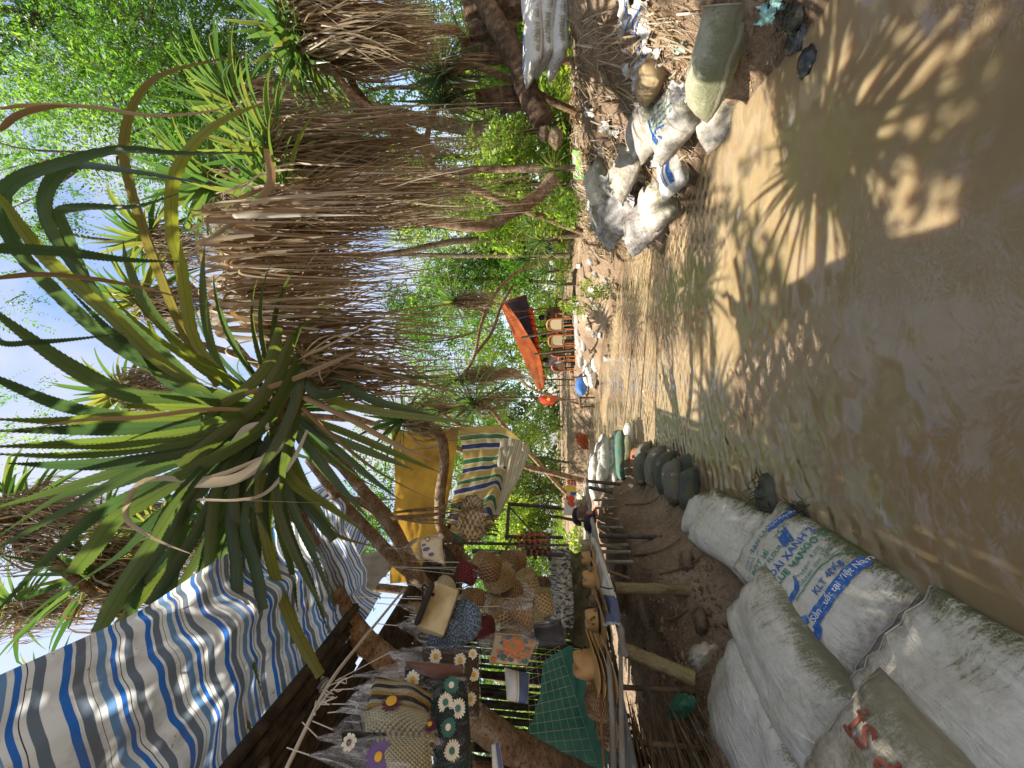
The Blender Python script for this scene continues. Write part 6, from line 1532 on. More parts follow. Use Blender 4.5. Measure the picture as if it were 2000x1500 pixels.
def _gs():
    k = NT('muddy_grey_sheet'); v = k.coord('Object'); n = k.noise(4, v, 6, .7, .8)
    col = k.ramp(n, [(.36, (.13, .10, .075)), (.46, (.24, .21, .185)), (.58, (.36, .34, .32)), (.68, (.20, .145, .09))])
    sp = k.math('GREATER_THAN', k.noise(48, v, 4, .7), .62); col = k.mix(k.math('MULTIPLY', sp, .6), col, (.10, .07, .045))
    return k.bsdf(col, .6, .3, k.bump(k.math('ADD', k.noise(18, v, 5, .7), k.noise(1.0, k.coord('Object', (30, 30, 5)), 4)), .8, .02))
M_GREYSH2 = _gs()
M_PALETEAL = simple('pale_teal_plastic', (.16, .32, .29), (.26, .42, .38), 8, .45, .4, .4, 12)
M_BLACKPL = simple('black_plastic', (.012, .012, .012), (.03, .03, .03), 8, .3, .6, .6, 14)
# white stack on top of the bank
GS2 = 'white sacks stacked on the right bank'
for k, (X, Y, d, L, lab, txt) in enumerate(((1088, 70, 4.45, .85, 'bottom white sack of the right bank stack with a green mark', 'g'), (1080, 10, 4.7, .7, 'grey sack at the bottom of the right bank stack, by the photo edge', None), (1062, 65, 4.5, .82, 'middle white sack of the right bank stack with red lettering', 'r'),
        (1040, 85, 4.5, .8, 'upper white sack of the right bank stack with blue print', 'b'), (1040, 5, 4.62, .8, 'plain white sack overlapping the right bank stack, upper', None), (1066, 0, 4.62, .7, 'plain white sack overlapping the right bank stack, lower', None))):
    s = Sack(L, .42, .19, 60 + k, None, ear=-.05, exp=2.6, flat=.9); mb = s.mesh(26, 26)
    if txt == 'r': s.decal(mb, text_mesh('BỘT MÌ HIỆP SỊ', .085, .002), -.12, .03, D2(90), 1)
    if txt == 'b':
        s.decal(mb, stroke_mesh([(-.05, -.25), (.05, -.05), (.0, .15), (.06, .3)], .03), -.1, 0, 0, 2); s.decal(mb, stroke_mesh([(0, -.3), (0, .3)], .008), -.17, 0, 0, 2); s.decal(mb, stroke_mesh([(0, -.3), (0, .3)], .006), -.14, 0, 0, 2)
    if txt == 'g': s.decal(mb, stroke_mesh([(-.02, -.2), (.03, 0), (-.02, .12)], .04), -.1, 0, 0, 3); s.decal(mb, stroke_mesh([(0, -.3), (0, .3)], .006), -.17, 0, 0, 2)
    o = mb.build('sandbag', [M_SACKC if k != 1 else simple('sack_grey', (.2, .18, .16), (.28, .25, .22), 8), M_REDINK, M_BLUEINK, M_GREENINK]); place(o, P(X, Y, d), D2(-90 + frng(-8, 8)), D2(25), D2(frng(-4, 4)))
    tag(o, lab, 'sandbag', GS2)
# big slumped open sack
def open_sack(label, c, axis, L, W, Hh, mat, name='open_sack', cat='sack'):
    ax = Vector(axis).normalized(); sd = ax.cross(Vector((0, 0, 1))).normalized(); upv = sd.cross(ax); mb = MB(); rows = []; uv = []; n = 30; m_ = 26
    for i in range(n + 1):
        t = i / n; h = Hh / 2 * (1 - (1 - min(1, t * 1.9)) ** 2.4) ** .6 + .008; wv = W / 2 * (.92 + .08 * math.sin(t * 3)) * (1 + .05 * t); row = []
        for j in range(m_):
            a = 2 * math.pi * j / m_; cs, sn = math.cos(a), math.sin(a); x = wv * math.copysign(abs(cs) ** .8, cs); z = h * math.copysign(abs(sn) ** .85, sn) * (1 if sn > 0 else .7)
            q = Vector((x * 6, t * 4, z * 6)); k = .012 * noise.noise(q) + .007 * noise.noise(q * 3)
            row.append(c + ax * (L * (t - .5) + .05 * x / W * (1 if t > .9 else 0)) + sd * (x + k) + upv * (z + k * 1.5))
        rows.append(row); uv.append([(j / m_, t) for j in range(m_)])
    mb.grid(rows, True, .5, 0, uv); mb.add(rows[0], [tuple(range(m_))])
    inner = [[c + (p - c) * .97 - ax * .004 for p in r] for r in rows[::-1][:14]]
    mb.grid([rows[-1]] + inner, True, .5, 0)
    mb.tube(rows[-1] + [rows[-1][0]], .006, 5)
    return tag(mb.build(name, mat), label, cat)
open_sack('large olive sack slumped open on the right bank, its dark mouth to the side', PG(1432, 125) + Vector((0, 0, .12)), (.62, -.72, -.06), .66, .46, .36, M_SACKT)
# tied printed sack
s = Sack(.74, .52, .36, 71, None, tie=1, wr=1.6, ear=-.1, exp=2.3, flat=.9); mb = s.mesh()
for tx, sz, x, y, m in (('BỘT MÌ', .08, -.04, .10, 2), ('WHEAT FLOUR', .04, -.02, .0, 2), ('XOÀI XANH', .055, .0, -.07, 2), ('BLUE MANGO', .045, .0, -.14, 2)): s.decal(mb, text_mesh(tx, sz, .001), x, y, 0, m)
s.decal(mb, stroke_mesh([(-.12, -.26), (-.17, -.05), (-.14, .12)], .045), 0, 0, 0, 1); s.decal(mb, stroke_mesh([(-.05, -.28), (-.1, -.16), (.02, -.2)], .02), 0, 0, 0, 1); s.decal(mb, stroke_mesh([(-.06, .0), (-.1, .05), (-.06, .1), (-.02, .06)], .01), -.05, -.05, 0, 1)
o = mb.build('sandbag', [sack('sack_tied', base=(.52, .49, .43), edge=.8, amount=.5, dirtamt=.8), M_BLUEINK, M_GREENINK]); place(o, PG(1340, 228) + Vector((0, 0, .12)), D2(-75), D2(25), D2(6))
tag(o, 'tied flour sack with blue stripes and green lettering at the right water edge', 'sandbag')
ragged('sack_neck', 'torn white frill of plastic cloth beside the tied flour sack', 'sack scrap', [[(1300, 160, 3.6), (1330, 155, 3.5), (1372, 170, 3.4)], [(1305, 185, 3.6), (1335, 180, 3.45), (1370, 190, 3.4)], [(1315, 205, 3.6), (1340, 200, 3.5), (1368, 205, 3.45)]], M_TORN, 24, 24, .06, 9, .2, None, 3)
s = Sack(.56, .36, .2, 72, None, wr=1.5, ear=-.05, exp=2.4, flat=.9); mb = s.mesh(30, 30); s.decal(mb, stroke_mesh([(0, -.2), (0, .2)], .05), .05, 0, 0, 1); s.decal(mb, stroke_mesh([(0, -.2), (0, .2)], .012), -.02, 0, 0, 1); s.decal(mb, stroke_mesh([(0.02, -.2), (0, .2)], .008), -.06, 0, 0, 1)
o = mb.build('sandbag', [M_SACKC, M_BLUEINK]); place(o, PG(1325, 335) + Vector((0, 0, .04)), D2(-80), D2(28), D2(0)); tag(o, 'small white sack with blue stripes half in the stream on the right', 'sandbag')
s = Sack(.4, .3, .2, 73, None, wr=1.8, ear=-.15, exp=2.2, flat=.9, tie=1); o = s.mesh(26, 24).build('sandbag', [M_TORN]); place(o, PG(1258, 275) + Vector((0, 0, .03)), D2(-70), D2(15)); tag(o, 'small knotted white bundle on the right bank soil', 'bundle')
s = Sack(.34, .3, .26, 74, None, wr=1.2, ear=-.2, exp=2.2, flat=.9); o = s.mesh(26, 20).build('sandbag', [simple('ochre_sack', (.22, .15, .07), (.32, .24, .13), 9, .8)]); place(o, PG(1292, 152) + Vector((0, 0, .06)), D2(-80), D2(15)); tag(o, 'ochre stained sack bulging between torn white sacks', 'sack')
# grey sheet hanging over the bank promontory
M_TORND = sack('sack_muddy_white', base=(.42, .38, .32), dirt=(.20, .145, .095), edge=.7, amount=.3, dirtamt=.95)
GM = 'muddy slumped sacks on the right bank promontory'
for X, Y, L, W, T_, yw, rl, pt_, dz, m, lab in (
   (1205, 395, 1.15, .80, .50, -70, 22, 8, .06, 'g', 'big grey sheeted sack slumped on the promontory top'), (1265, 420, .95, .62, .42, -62, 30, 0, .05, 'g', 'dark grey sack slumped lower on the promontory, towards the water'),
   (1290, 390, .7, .45, .26, -80, 25, 0, .03, 'd', 'flat muddy sack at the waterline under the grey ones'), (1178, 350, .75, .5, .3, -75, 12, 0, .05, 'd', 'earth coloured sack behind the grey slumped one'),
   (1222, 330, .8, .5, .3, -50, 18, 0, .03, 't', 'muddy white sack half buried above the small blue striped one'), (1262, 240, .7, .45, .26, -85, 18, 0, .0, 't', 'torn white sack sunk in soil behind the tied flour sack'),
   (1235, 455, .6, .4, .3, -40, 20, 0, .0, 'g', 'small grey sack at the tip of the promontory'), (1395, 215, .6, .4, .2, -80, 20, 0, -.02, 'd', 'mud covered sack under the big open sack at the water')):
    s = Sack(L, W, T_, 120 + X % 31, lambda t, x: -.06 * t * t, wr=2.0, ear=-.12, exp=2.3, flat=.8); o = s.mesh(44, 44).build('slumped_sack', [dict(g=M_GREYSH2, d=M_SACKD, t=M_TORND)[m]]); place(o, PG(X, Y) + Vector((0, 0, dz)), D2(yw), D2(rl), D2(pt_)); tag(o, lab, 'sack', GM)
ragged('grey_sheet', 'loose dirty grey plastic sheet spread over the promontory sacks', 'plastic sheet',
       [[(1150, 400), (1160, 370), (1172, 335)], [(1185, 425), (1200, 390), (1205, 345)], [(1225, 445), (1240, 405), (1245, 355)]], M_GREYSH2, 60, 50, .03, 5, .18, an=(1.6, .8), lift=.20)
def blue_arcs(mb, rows):
    def strip(pts, w_):
        pp = []
        for u, v in spline([Vector((a, b, 0)) for a, b in pts], 22) if False else [(q.x, q.y) for q in spline([Vector((a, b, 0)) for a, b in pts], 22)]:
            i = min(len(rows) - 2, max(1, int(v * (len(rows) - 1)))); j = min(len(rows[0]) - 2, max(1, int(u * (len(rows[0]) - 1)))); p = rows[i][j]; n = (rows[i][j + 1] - rows[i][j - 1]).cross(rows[i + 1][j] - rows[i - 1][j]).normalized()
            if n.z < 0: n = -n
            pp.append(p + n * .012)
        mb.tube(pp, w_, 4, .5, 1, False)
    strip([(.2, .75), (.35, .55), (.6, .5), (.8, .6), (.85, .8)], .007); strip([(.25, .85), (.4, .65), (.6, .6), (.75, .7)], .005); strip([(.1, .3), (.3, .4), (.5, .35)], .006)
GT2 = 'torn white sacks on the right bank'
ragged('torn_sack', 'torn white sack with blue printed arcs lying high on the right bank', 'sack', [[(1204, -30), (1206, 60), (1212, 100)], [(1235, -30), (1240, 60), (1255, 130)], [(1275, -20), (1280, 60), (1285, 125)]], M_TORN, 34, 34, .05, 6, .22, GT2, 7, (1, 1), blue_arcs, (M_BLUEINK,))
ragged('torn_sack', 'flattened torn white sack with mud on it below the upper torn one', 'sack', [[(1212, 125), (1250, 100), (1285, 90)], [(1220, 160), (1262, 150), (1300, 118)], [(1238, 195), (1275, 190), (1312, 140)]], M_TORN, 34, 34, .06, 6, .30, GT2, 9)
ragged('torn_sack', 'white torn sack tail trailing from under the ochre sack', 'sack', [[(1232, 200), (1240, 225), (1250, 250)], [(1252, 195), (1262, 222), (1275, 245)], [(1272, 200), (1278, 225), (1285, 240)]], M_TORN, 24, 24, .04, 7, .25, GT2, 12)
def sc(label, X, Y, r, mat=None, seed=0, name='plastic_scrap', grp='white plastic scraps in the right bank soil'):
    a = [[(X + dx * r + frng(-.2, .2) * r, Y + dy * r + frng(-.2, .2) * r) for dx in (-1, 0, 1)] for dy in (-1, 0, 1)]
    return ragged(name, label, 'scrap', a, mat or M_TORN, 18, 18, .03, 5, .2, grp, seed)
for k, (X, Y, r) in enumerate(((1165, 350, 22), (1170, 300, 14), (1222, 370, 26), (1240, 330, 24), (1180, 245, 12), (1150, 218, 12), (1200, 262, 10), (1160, 395, 20), (1255, 480, 12), (1205, 400, 22), (1108, 268, 12), (1285, 312, 18))):
    sc('small torn scrap of white plastic sacking trodden into the right bank', X, Y, r, None, 20 + k)
for k, (X, Y, r) in enumerate(((1155, 565, 9), (1162, 600, 10), (1150, 640, 8), (1130, 520, 8), (1182, 560, 8), (1142, 620, 10), (1168, 655, 9))):
    sc('tiny white scrap caught in the eroded bank below the tent', X, Y, r * .7, M_SACKD, 40 + k, 'plastic_scrap', 'scraps in the eroded bank')
sc('pale teal plastic tatters by the big open sack', 1500, 30, 22, M_PALETEAL, 50, 'plastic_tatters', None); sc('pale teal plastic lump at the photo edge by the water', 1520, 5, 16, M_PALETEAL, 51, 'plastic_lump', None)
sc('little grey green cloth in the soil beside the big open sack', 1330, 92, 14, simple('grey_green_cloth', (.2, .25, .2), (.3, .34, .28), 10), 52, 'cloth_scrap', None)
sc('crumpled black plastic on top of the soil beside the cut stumps', 1025, 240, 24, M_BLACKPL, 53, 'black_plastic', None)
ragged('blue_net', 'bluish net scrap tucked behind the tied flour sack', 'net', [[(1242, 168), (1252, 180), (1262, 190)], [(1260, 185), (1272, 200), (1284, 215)], [(1268, 205), (1280, 215), (1290, 222)]], simple('blue_net', (.05, .13, .15), (.16, .25, .26), 60, .7), 16, 16, .03, 6, .1)
po = Pouch([PG(1118, 292, .16), PG(1122, 350, .16), PG(1142, 352, .05), PG(1136, 296, .05)], .035, .012, 3); mb = po.mesh(12, 12)
for _ in range(26): po.disc(mb, frng(.1, .9), frng(.1, .9), frng(.02, .05), R.choice((1, 1, 2, 3)), 8, frng(.002, .005))
tag(mb.build('food_packet', [simple('green_packet', (.08, .25, .12), (.3, .38, .1), 14, .4, .5), simple('pink_print', (.5, .15, .25), None), M_YELINK, M_WHITEINK]), 'bright green and pink printed packet on the bank edge', 'packet')
# log, stumps, roots
lg = MB(); trunk(lg, [P(930, -40, 5.1), P(960, 30, 5.0), P(1004, 105, 4.95), P(1032, 180, 4.9), P(1062, 235, 4.9)], .13, .15, 22, 12, .03)
tag(lg.build('fallen_log', M_STUMP), 'thick brown log leaning down behind the white sack stack', 'log')
for k, (X0, Y0, X1, Y1, r, lab) in enumerate(((906, 14, 1030, 14, .15, 'cut palm stump rising beside the photo edge'), (918, 64, 1010, 66, .13, 'cut palm stump between the edge stump and the tallest one'), (902, 104, 1040, 108, .125, 'tallest cut palm stump with ragged flat top'),
        (930, 196, 1045, 178, .12, 'tilted cut palm stump beside the dark screw pine head'), (975, 208, 1050, 196, .10, 'short cut palm stump near the root mass'))):
    mb = MB(); a, b = P(X1, Y1, 5.35), P(X0, Y0, 5.35); n = 12
    mb.tube([a.lerp(b, i / (n - 1)) for i in range(n)], [r * frng(.94, 1.06) for _ in range(n)], 12, .5, 0, True, .06)
    for _ in range(14):
        an = frng(0, 6.28); q = b + Vector((math.cos(an) * r * .95, math.sin(an) * r * .95, -.02)); mb.tube([q - Vector((0, 0, .06)), q + Vector((0, 0, frng(.0, .05)))], [.014, .004], 5, .5, 0, False)
    tag(mb.build('cut_stump', M_STUMP), lab, 'stump', 'cut palm stumps on the right bank')
def mound(p, r, mat, label, name, cat, seed, sq=.7, grp=None):
    mb = MB(); rows = []
    for i in range(12):
        a = math.pi * i / 11 - math.pi / 2 + .25 * (i == 0); rows.append([])
        for j in range(22):
            b = 2 * math.pi * j / 22; d = Vector((math.cos(a) * math.cos(b), math.cos(a) * math.sin(b), math.sin(a) * sq)); k = 1 + .35 * noise.noise(d * 2 + Vector((seed, 0, 0))) + .18 * noise.noise(d * 6 + Vector((0, seed, 0))); rows[-1].append(d * r * k)
    mb.grid(rows, True); return tag(mb.build(name, mat, None, True, p), label, cat, grp)
mound(P(1050, 225, 5.0), .12, M_SOIL, 'large earth and root clod at the foot of the leaning log', 'root_clod', 'clod', 2)
mound(P(1062, 262, 5.0), .10, M_SOIL, 'smaller earth clod beside the big root clod', 'root_clod', 'clod', 5)
mound(P(1085, 270, 4.9), .12, M_SOIL, 'flat earth clod on the bank brow below the root clods', 'root_clod', 'clod', 8)
mound(PG(1560, 70), .10, M_BLACKPL, 'wet black lump of rotten leaves at the right water edge', 'leaf_lump', 'debris', 11, .5)
mound(PG(1575, 120), .09, M_BLACKPL, 'second wet black lump farther along the right water edge', 'leaf_lump', 'debris', 12, .4)
weed_hump(PG(1548, 25), .09, 'dark weedy clump beside the pale teal plastic', 14)
# dry leaf litter hanging over the bank brow
mb = MB()
for _ in range(1300):
    X, Y = frng(1085, 1135), frng(110, 470)
    if R.random() < .45: X = 1110 + frng(0, 110); Y = frng(290, 500)
    p = PG(X, Y, .015); a = frng(-.6, .6) + (1.57 if R.random() < .5 else 0); L = frng(.15, .6); d = Vector((math.cos(a), math.sin(a), 0)) * L; pts = []
    for i in range(7):
        q = p + d * (i / 6 - .5); q.z = max(gz(q.x, q.y), 0) + .015 + frng(0, .05) + .05 * math.sin(i / 6 * 3.1) * R.random(); pts.append(q)
    mb.ribbon(pts, prof_leaf(frng(.005, .014)), None, frng(-.9, .9), .4, frng(.1, 1), 0, 0, frng(-2, 2))
for _ in range(430):
    X, Y = frng(1130, 1360), frng(20, 480); p = PG(X, Y, .02); a = frng(0, 6.28); L = frng(.1, .5); d = Vector((math.cos(a), math.sin(a), 0)) * L
    pts = [p + d * (i / 5 - .5) for i in range(6)]
    for q in pts: q.z = max(gz(q.x, q.y), 0) + .02 + frng(0, .09)
    mb.ribbon(pts, prof_leaf(frng(.003, .009)), None, 0, .3, frng(.2, 1), 0, 0, 1.0)
tag(mb.build('leaf_litter', M_DEAD), 'dry fallen screw pine leaves matted over the right bank', 'litter', None, 'stuff')
# sticks
for k, (a, b, r) in enumerate((((1178, 118), (1235, 215), .012), ((1168, 203), (1212, 200), .016), ((1255, 295), (1300, 370), .008), ((1240, 232), (1295, 300), .007), ((1345, 255), (1420, 190), .006), ((1300, 360), (1330, 385), .008))):
    mb = MB(); p, q = PG(*a, .04), PG(*b, .05); mb.tube(spline([p, p.lerp(q, .5) + Vector((0, 0, .05)), q], 7), [r, r, r, r * .9, r * .8, r * .7, r * .4], 6); tag(mb.build('stick', M_TWIG), ('long thin stick lying across the bare soil of the right bank' if k else 'bent stick on the sandy slope under the stacked sacks'), 'stick', 'dry sticks on the right bank')
# green clumps
GP = 'strap leaved plants on the right bank'
for k, (X, Y, d, n, L, lab) in enumerate(((1062, 470, 6.6, 90, .55, 'lush strap leaved plant arching over the bank edge'), (1040, 440, 7.2, 80, .6, 'strap leaved plant behind the lush arching one'), (1068, 530, 7.4, 90, .5, 'strap leaved plant nearest the tent side of the bank'), (1100, 555, 7.6, 60, .4, 'small strap leaved tuft hanging low over eroded earth'),
        (1085, 330, 4.75, 90, .42, 'dark grassy tuft at the foot of the ringed curved trunk'), (1035, 505, 8.0, 70, .6, 'rear strap leaved plant against the tent'))):
    t = empty('strap_leaf_plant', lab, 'plant', P(X, Y, d), GP); mb = MB(); crown_leaves(mb, P(X, Y, d), (0, 0, 1), n, L, .011 if k != 4 else .005, 100, (.1, .9), .9, 9, 0, .1); ground(t, mb.build('leaves', M_PANDFAR if k != 4 else M_PAND))
    mb = MB(); mb.tube([P(X, Y, d) - Vector((0, 0, .25)), P(X, Y, d)], [.04, .03], 7); ground(t, mb.build('stem', M_TWIG))
for k, (X, Y, d, r, lab) in enumerate(((1105, 425, 5.0, .22, 'pale round leaved creeper hanging at the bank brow'), (1158, 570, 8.2, .3, 'small leafy weed on the eroded bank'), (1118, 600, 9.5, .35, 'green weed tuft below the tent floor'), (1050, 400, 6.0, .4, 'bright small leaved shrub behind the brown mantle foot'))):
    c = P(X, Y, d); cc, rr = blob_centers(c, (r, r * .7, r * .7), 7, r * .5); t = empty('weed', lab, 'plant', c); ground(t, quads_mesh('leaves', *sprays(cc, rr, 60, 9, r * .7, .06, .6, .6, 0), M_BUSH)); mb = MB(); mb.tube([c - Vector((0, 0, r)), c], .012, 5); ground(t, mb.build('stem', M_TWIG))
# stones of the eroded bank
for k in range(26):
    X, Y = frng(1135, 1205), frng(500, 700); p = PG(X, Y); mound(p, frng(.05, .14), M_SOIL if k % 3 else M_GREYSH, 'earthy stone in the eroded bank below the tent', 'bank_stone', 'stone', k, .7, 'stones in the eroded bank')

# crumbs of soil, pebbles and twigs over both banks
mb = MB()
def crumb(p, r):
    o = len(mb.v); q = [Vector((0, 0, 1)), Vector((1, 0, 0)), Vector((0, 1, 0)), Vector((-1, 0, 0)), Vector((0, -1, 0)), Vector((0, 0, -1))]
    k = [p + Vector((a.x * r * frng(.6, 1.3), a.y * r * frng(.6, 1.3), a.z * r * frng(.4, .8))) for a in q]
    mb.add(k, [(0, 1, 2), (0, 2, 3), (0, 3, 4), (0, 4, 1), (5, 2, 1), (5, 3, 2), (5, 4, 3), (5, 1, 4)], None, frng(0, 1), 0)
for _ in range(2600):
    if R.random() < .62: X, Y = frng(1105, 1560), frng(-20, 520)
    else: X, Y = frng(1190, 1420), frng(930, 1420)
    p = PG(X, Y)
    if gz(p.x, p.y) < .02: continue
    crumb(p, frng(.004, .02) * (1 if R.random() < .93 else 2.4))
tag(mb.build('soil_crumbs', simple('soil_crumb', (.13, .08, .045), (.36, .25, .15), 3, .95)), 'loose earth crumbs and pebbles strewn over both banks', 'rubble', None, 'stuff')
for k, (a, b, r, lab) in enumerate((((1240, 1085), (1330, 1052), .014, 'dry root running down the sandy left bank'), ((1290, 1120), (1385, 1075), .012, 'bent root beside the bamboo prop foot'), ((1270, 1215), (1345, 1190), .016, 'root between the two bamboo props'), ((1225, 985), (1290, 968), .010, 'thin root above the dark green sandbags'))):
    mb = MB(); p, q = PG(*a, .02), PG(*b, .02); m_ = PG((a[0] + b[0]) / 2 + 8, (a[1] + b[1]) / 2 + 6, .03); mb.tube(spline([p, m_, q], 12), [r * (1 - .05 * i) for i in range(12)], 6, .5, 0, True, .15); tag(mb.build('root', M_TWIG), lab, 'root')
for k, (X, Y, r, lab) in enumerate(((1345, 1100, .10, 'brown rock under the white mouldy bag'), (1375, 1215, .09, 'brown stone at the foot of the upright bamboo prop'))):
    mound(PG(X, Y), r, simple('bank_rock_%d' % k, (.085, .06, .04), (.2, .14, .09), 12, .95, .1, .9), lab, 'rock', 'rock', 30 + k, .55)
# ------------------------------------------------------------------ tent on the far right bank
M_ORT = simple('orange_tarp', (.38, .085, .03), (.52, .14, .04), 3, .55, .3, .2, 6, .4)
M_NAVY = simple('navy_tarp', (.025, .02, .09), (.05, .04, .14), 3, .6, .3, .2, 6, .1)
M_ORANGE = simple('orange_paint', (.33, .10, .03), (.42, .15, .05), 6, .45, .4)
M_LANT = simple('red_lantern', (.65, .06, .02), (.7, .12, .04), 5, .5, .4, 0, 1, .3)
tt = empty('tent', 'open tent with orange roof and navy lining on the far right bank', 'tent', (1.6, 13.2, .9))
def tpart(mb, n, m, sm=True): return part(mb, n, m, tt, sm)
fr, bk = [(980, 592, 12.6), (1000, 640, 13.4), (1025, 700, 14.6), (1053, 760, 16.0)], [(1030, 575, 15.2), (1040, 640, 16), (1052, 700, 17), (1066, 752, 18.2)]
A_, B_ = [P(*q) for q in fr], [P(*q) for q in bk]
rows, uv = patch([A_, [a.lerp(b, .5) + Vector((0, 0, .12)) for a, b in zip(A_, B_)], B_], 24, 14, .06, 5); mb = MB(); mb.grid(rows, False, .5, 0, uv); tpart(mb, 'lining', M_NAVY)
mb = MB(); mb.grid([[p + Vector((0, 0, .05)) for p in r] for r in rows], False, .5, 0, uv); tpart(mb, 'roof', M_ORT)
lo = [a + Vector((0, -.02, -h)) for a, h in zip(A_, (.16, .42, .60, .25))]
rows, uv = patch([[a + Vector((0, -.02, .07)) for a in A_], [a.lerp(b, .5) for a, b in zip(A_, lo)], lo], 24, 8, .05, 6); mb = MB(); mb.grid(rows, False, .5, 0, uv); tpart(mb, 'valance', M_ORT)
for a, b, r in (((1018, 660, 13.2), (1128, 640, 13.2), .045), ((1043, 692, 14), (1125, 683, 14), .04), ((1000, 610, 13.4), (1125, 598, 13.4), .03), ((1030, 720, 15.5), (1128, 718, 15.5), .03), ((1055, 742, 16), (1130, 742, 16), .035), ((1050, 670, 15), (1126, 668, 15), .025), ((1050, 640, 15.6), (1118, 632, 15.6), .03), ((1060, 755, 16), (1140, 752, 16), .02)):
    mb = MB(); p, q = P(*a), P(*b); q.x += 0; mb.tube([p, p.lerp(q, .5) + Vector((.02, 0, 0)), q], r, 6); tpart(mb, 'pole', M_TWIG)
for k in range(13):
    t = k / 12; p = P(1036 + 26 * t, 606 + 134 * t, 13.6 + 2.4 * t); mb = MB(); mb.lathe([(.001, .11), (.07, .09), (.12, .02), (.12, -.03), (.07, -.1), (.001, -.11)], 10, p)
    tag(mb.build('paper_lantern', M_LANT), 'red paper lantern in the row under the orange tent edge', 'lantern', 'red lanterns under the tent edge')
mb = MB(); f0 = [(1118, 590, 12.6), (1122, 640, 13.1), (1126, 700, 14.2), (1132, 745, 15.5)]; g0 = [P(*q) for q in f0]
mb.grid([[p + Vector((0, 0, -.55)) for p in g0], g0, [p + Vector((.5, 4, .0)) for p in g0]]); tpart(mb, 'floor_terrace', M_GREYSH, False)
# plank bridge branch leaning over the bank
mb = MB(); mb.tube(spline([P(930, 690, 10.2), P(960, 650, 10.4), P(978, 600, 10.7), P(1000, 560, 11)], 12), [.05] * 12, 7, .5, 0, True, .1); tag(mb.build('bare_branch', M_TWIG), 'bare pale branch slanting in front of the tent roof', 'branch')
# chairs
GC2 = 'orange framed chairs under the tent'
def chair(label, X, Y, d, yaw, m1, m2):
    b = P(X, Y, d); t = empty('chair', label, 'chair', b, GC2); rm = Matrix.Rotation(yaw, 3, 'Z'); w = lambda x, y, z: b + rm @ Vector((x, y, z))
    mb = MB(); mb.box(w(0, 0, .44), (.46, .44, .05), rm); part(mb, 'seat', m2, t, False)
    mb = MB(); mb.tube(spline([w(-.21, .22, .44), w(-.22, .26, .8), w(-.12, .28, .98), w(.12, .28, .98), w(.22, .26, .8), w(.21, .22, .44)], 20), .035, 6); part(mb, 'back_frame', m1, t)
    mb = MB(); rows = [[w(-.19 + .38 * i / 4, .25 + .03 * j / 3, .5 + .42 * j / 3) for i in range(5)] for j in range(4)]; mb.grid(rows); part(mb, 'backrest', m2, t)
    for x in (-.2, .2):
        for y in (-.19, .2): mb = MB(); mb.tube([w(x, y, 0), w(x * .95, y, .44)], .028, 6); part(mb, 'leg', m1, t)
        mb = MB(); mb.tube(spline([w(x * 1.15, -.18, .44), w(x * 1.25, -.2, .64), w(x * 1.2, .0, .68), w(x * 1.1, .24, .64)], 10), .03, 6); part(mb, 'armrest', m1, t)
M_CANE = simple('cane_weave', (.38, .28, .16), (.5, .4, .25), 40)
for X, Y, d, y, lab in ((1124, 628, 13.2, 2.6, 'orange framed chair nearest the stream with a pale cane back'), (1124, 662, 13.9, 2.8, 'orange chair just behind the slanting tent pole'), (1122, 600, 13.6, 2.2, 'brown chair at the right end of the tent'), (1124, 690, 14.8, 3.4, 'dark orange chair in the shade of the second pole'), (1124, 676, 15.2, 1.8, 'orange chair at the back row behind the pole'), (1126, 712, 15.2, 2.9, 'orange chair beside the white hanging cloth')):
    chair(lab, X, Y, d, y, M_ORANGE if '600' not in str(X * 1000 + Y) else M_STUMP, M_CANE if Y in (628, 662) else M_STUMP)
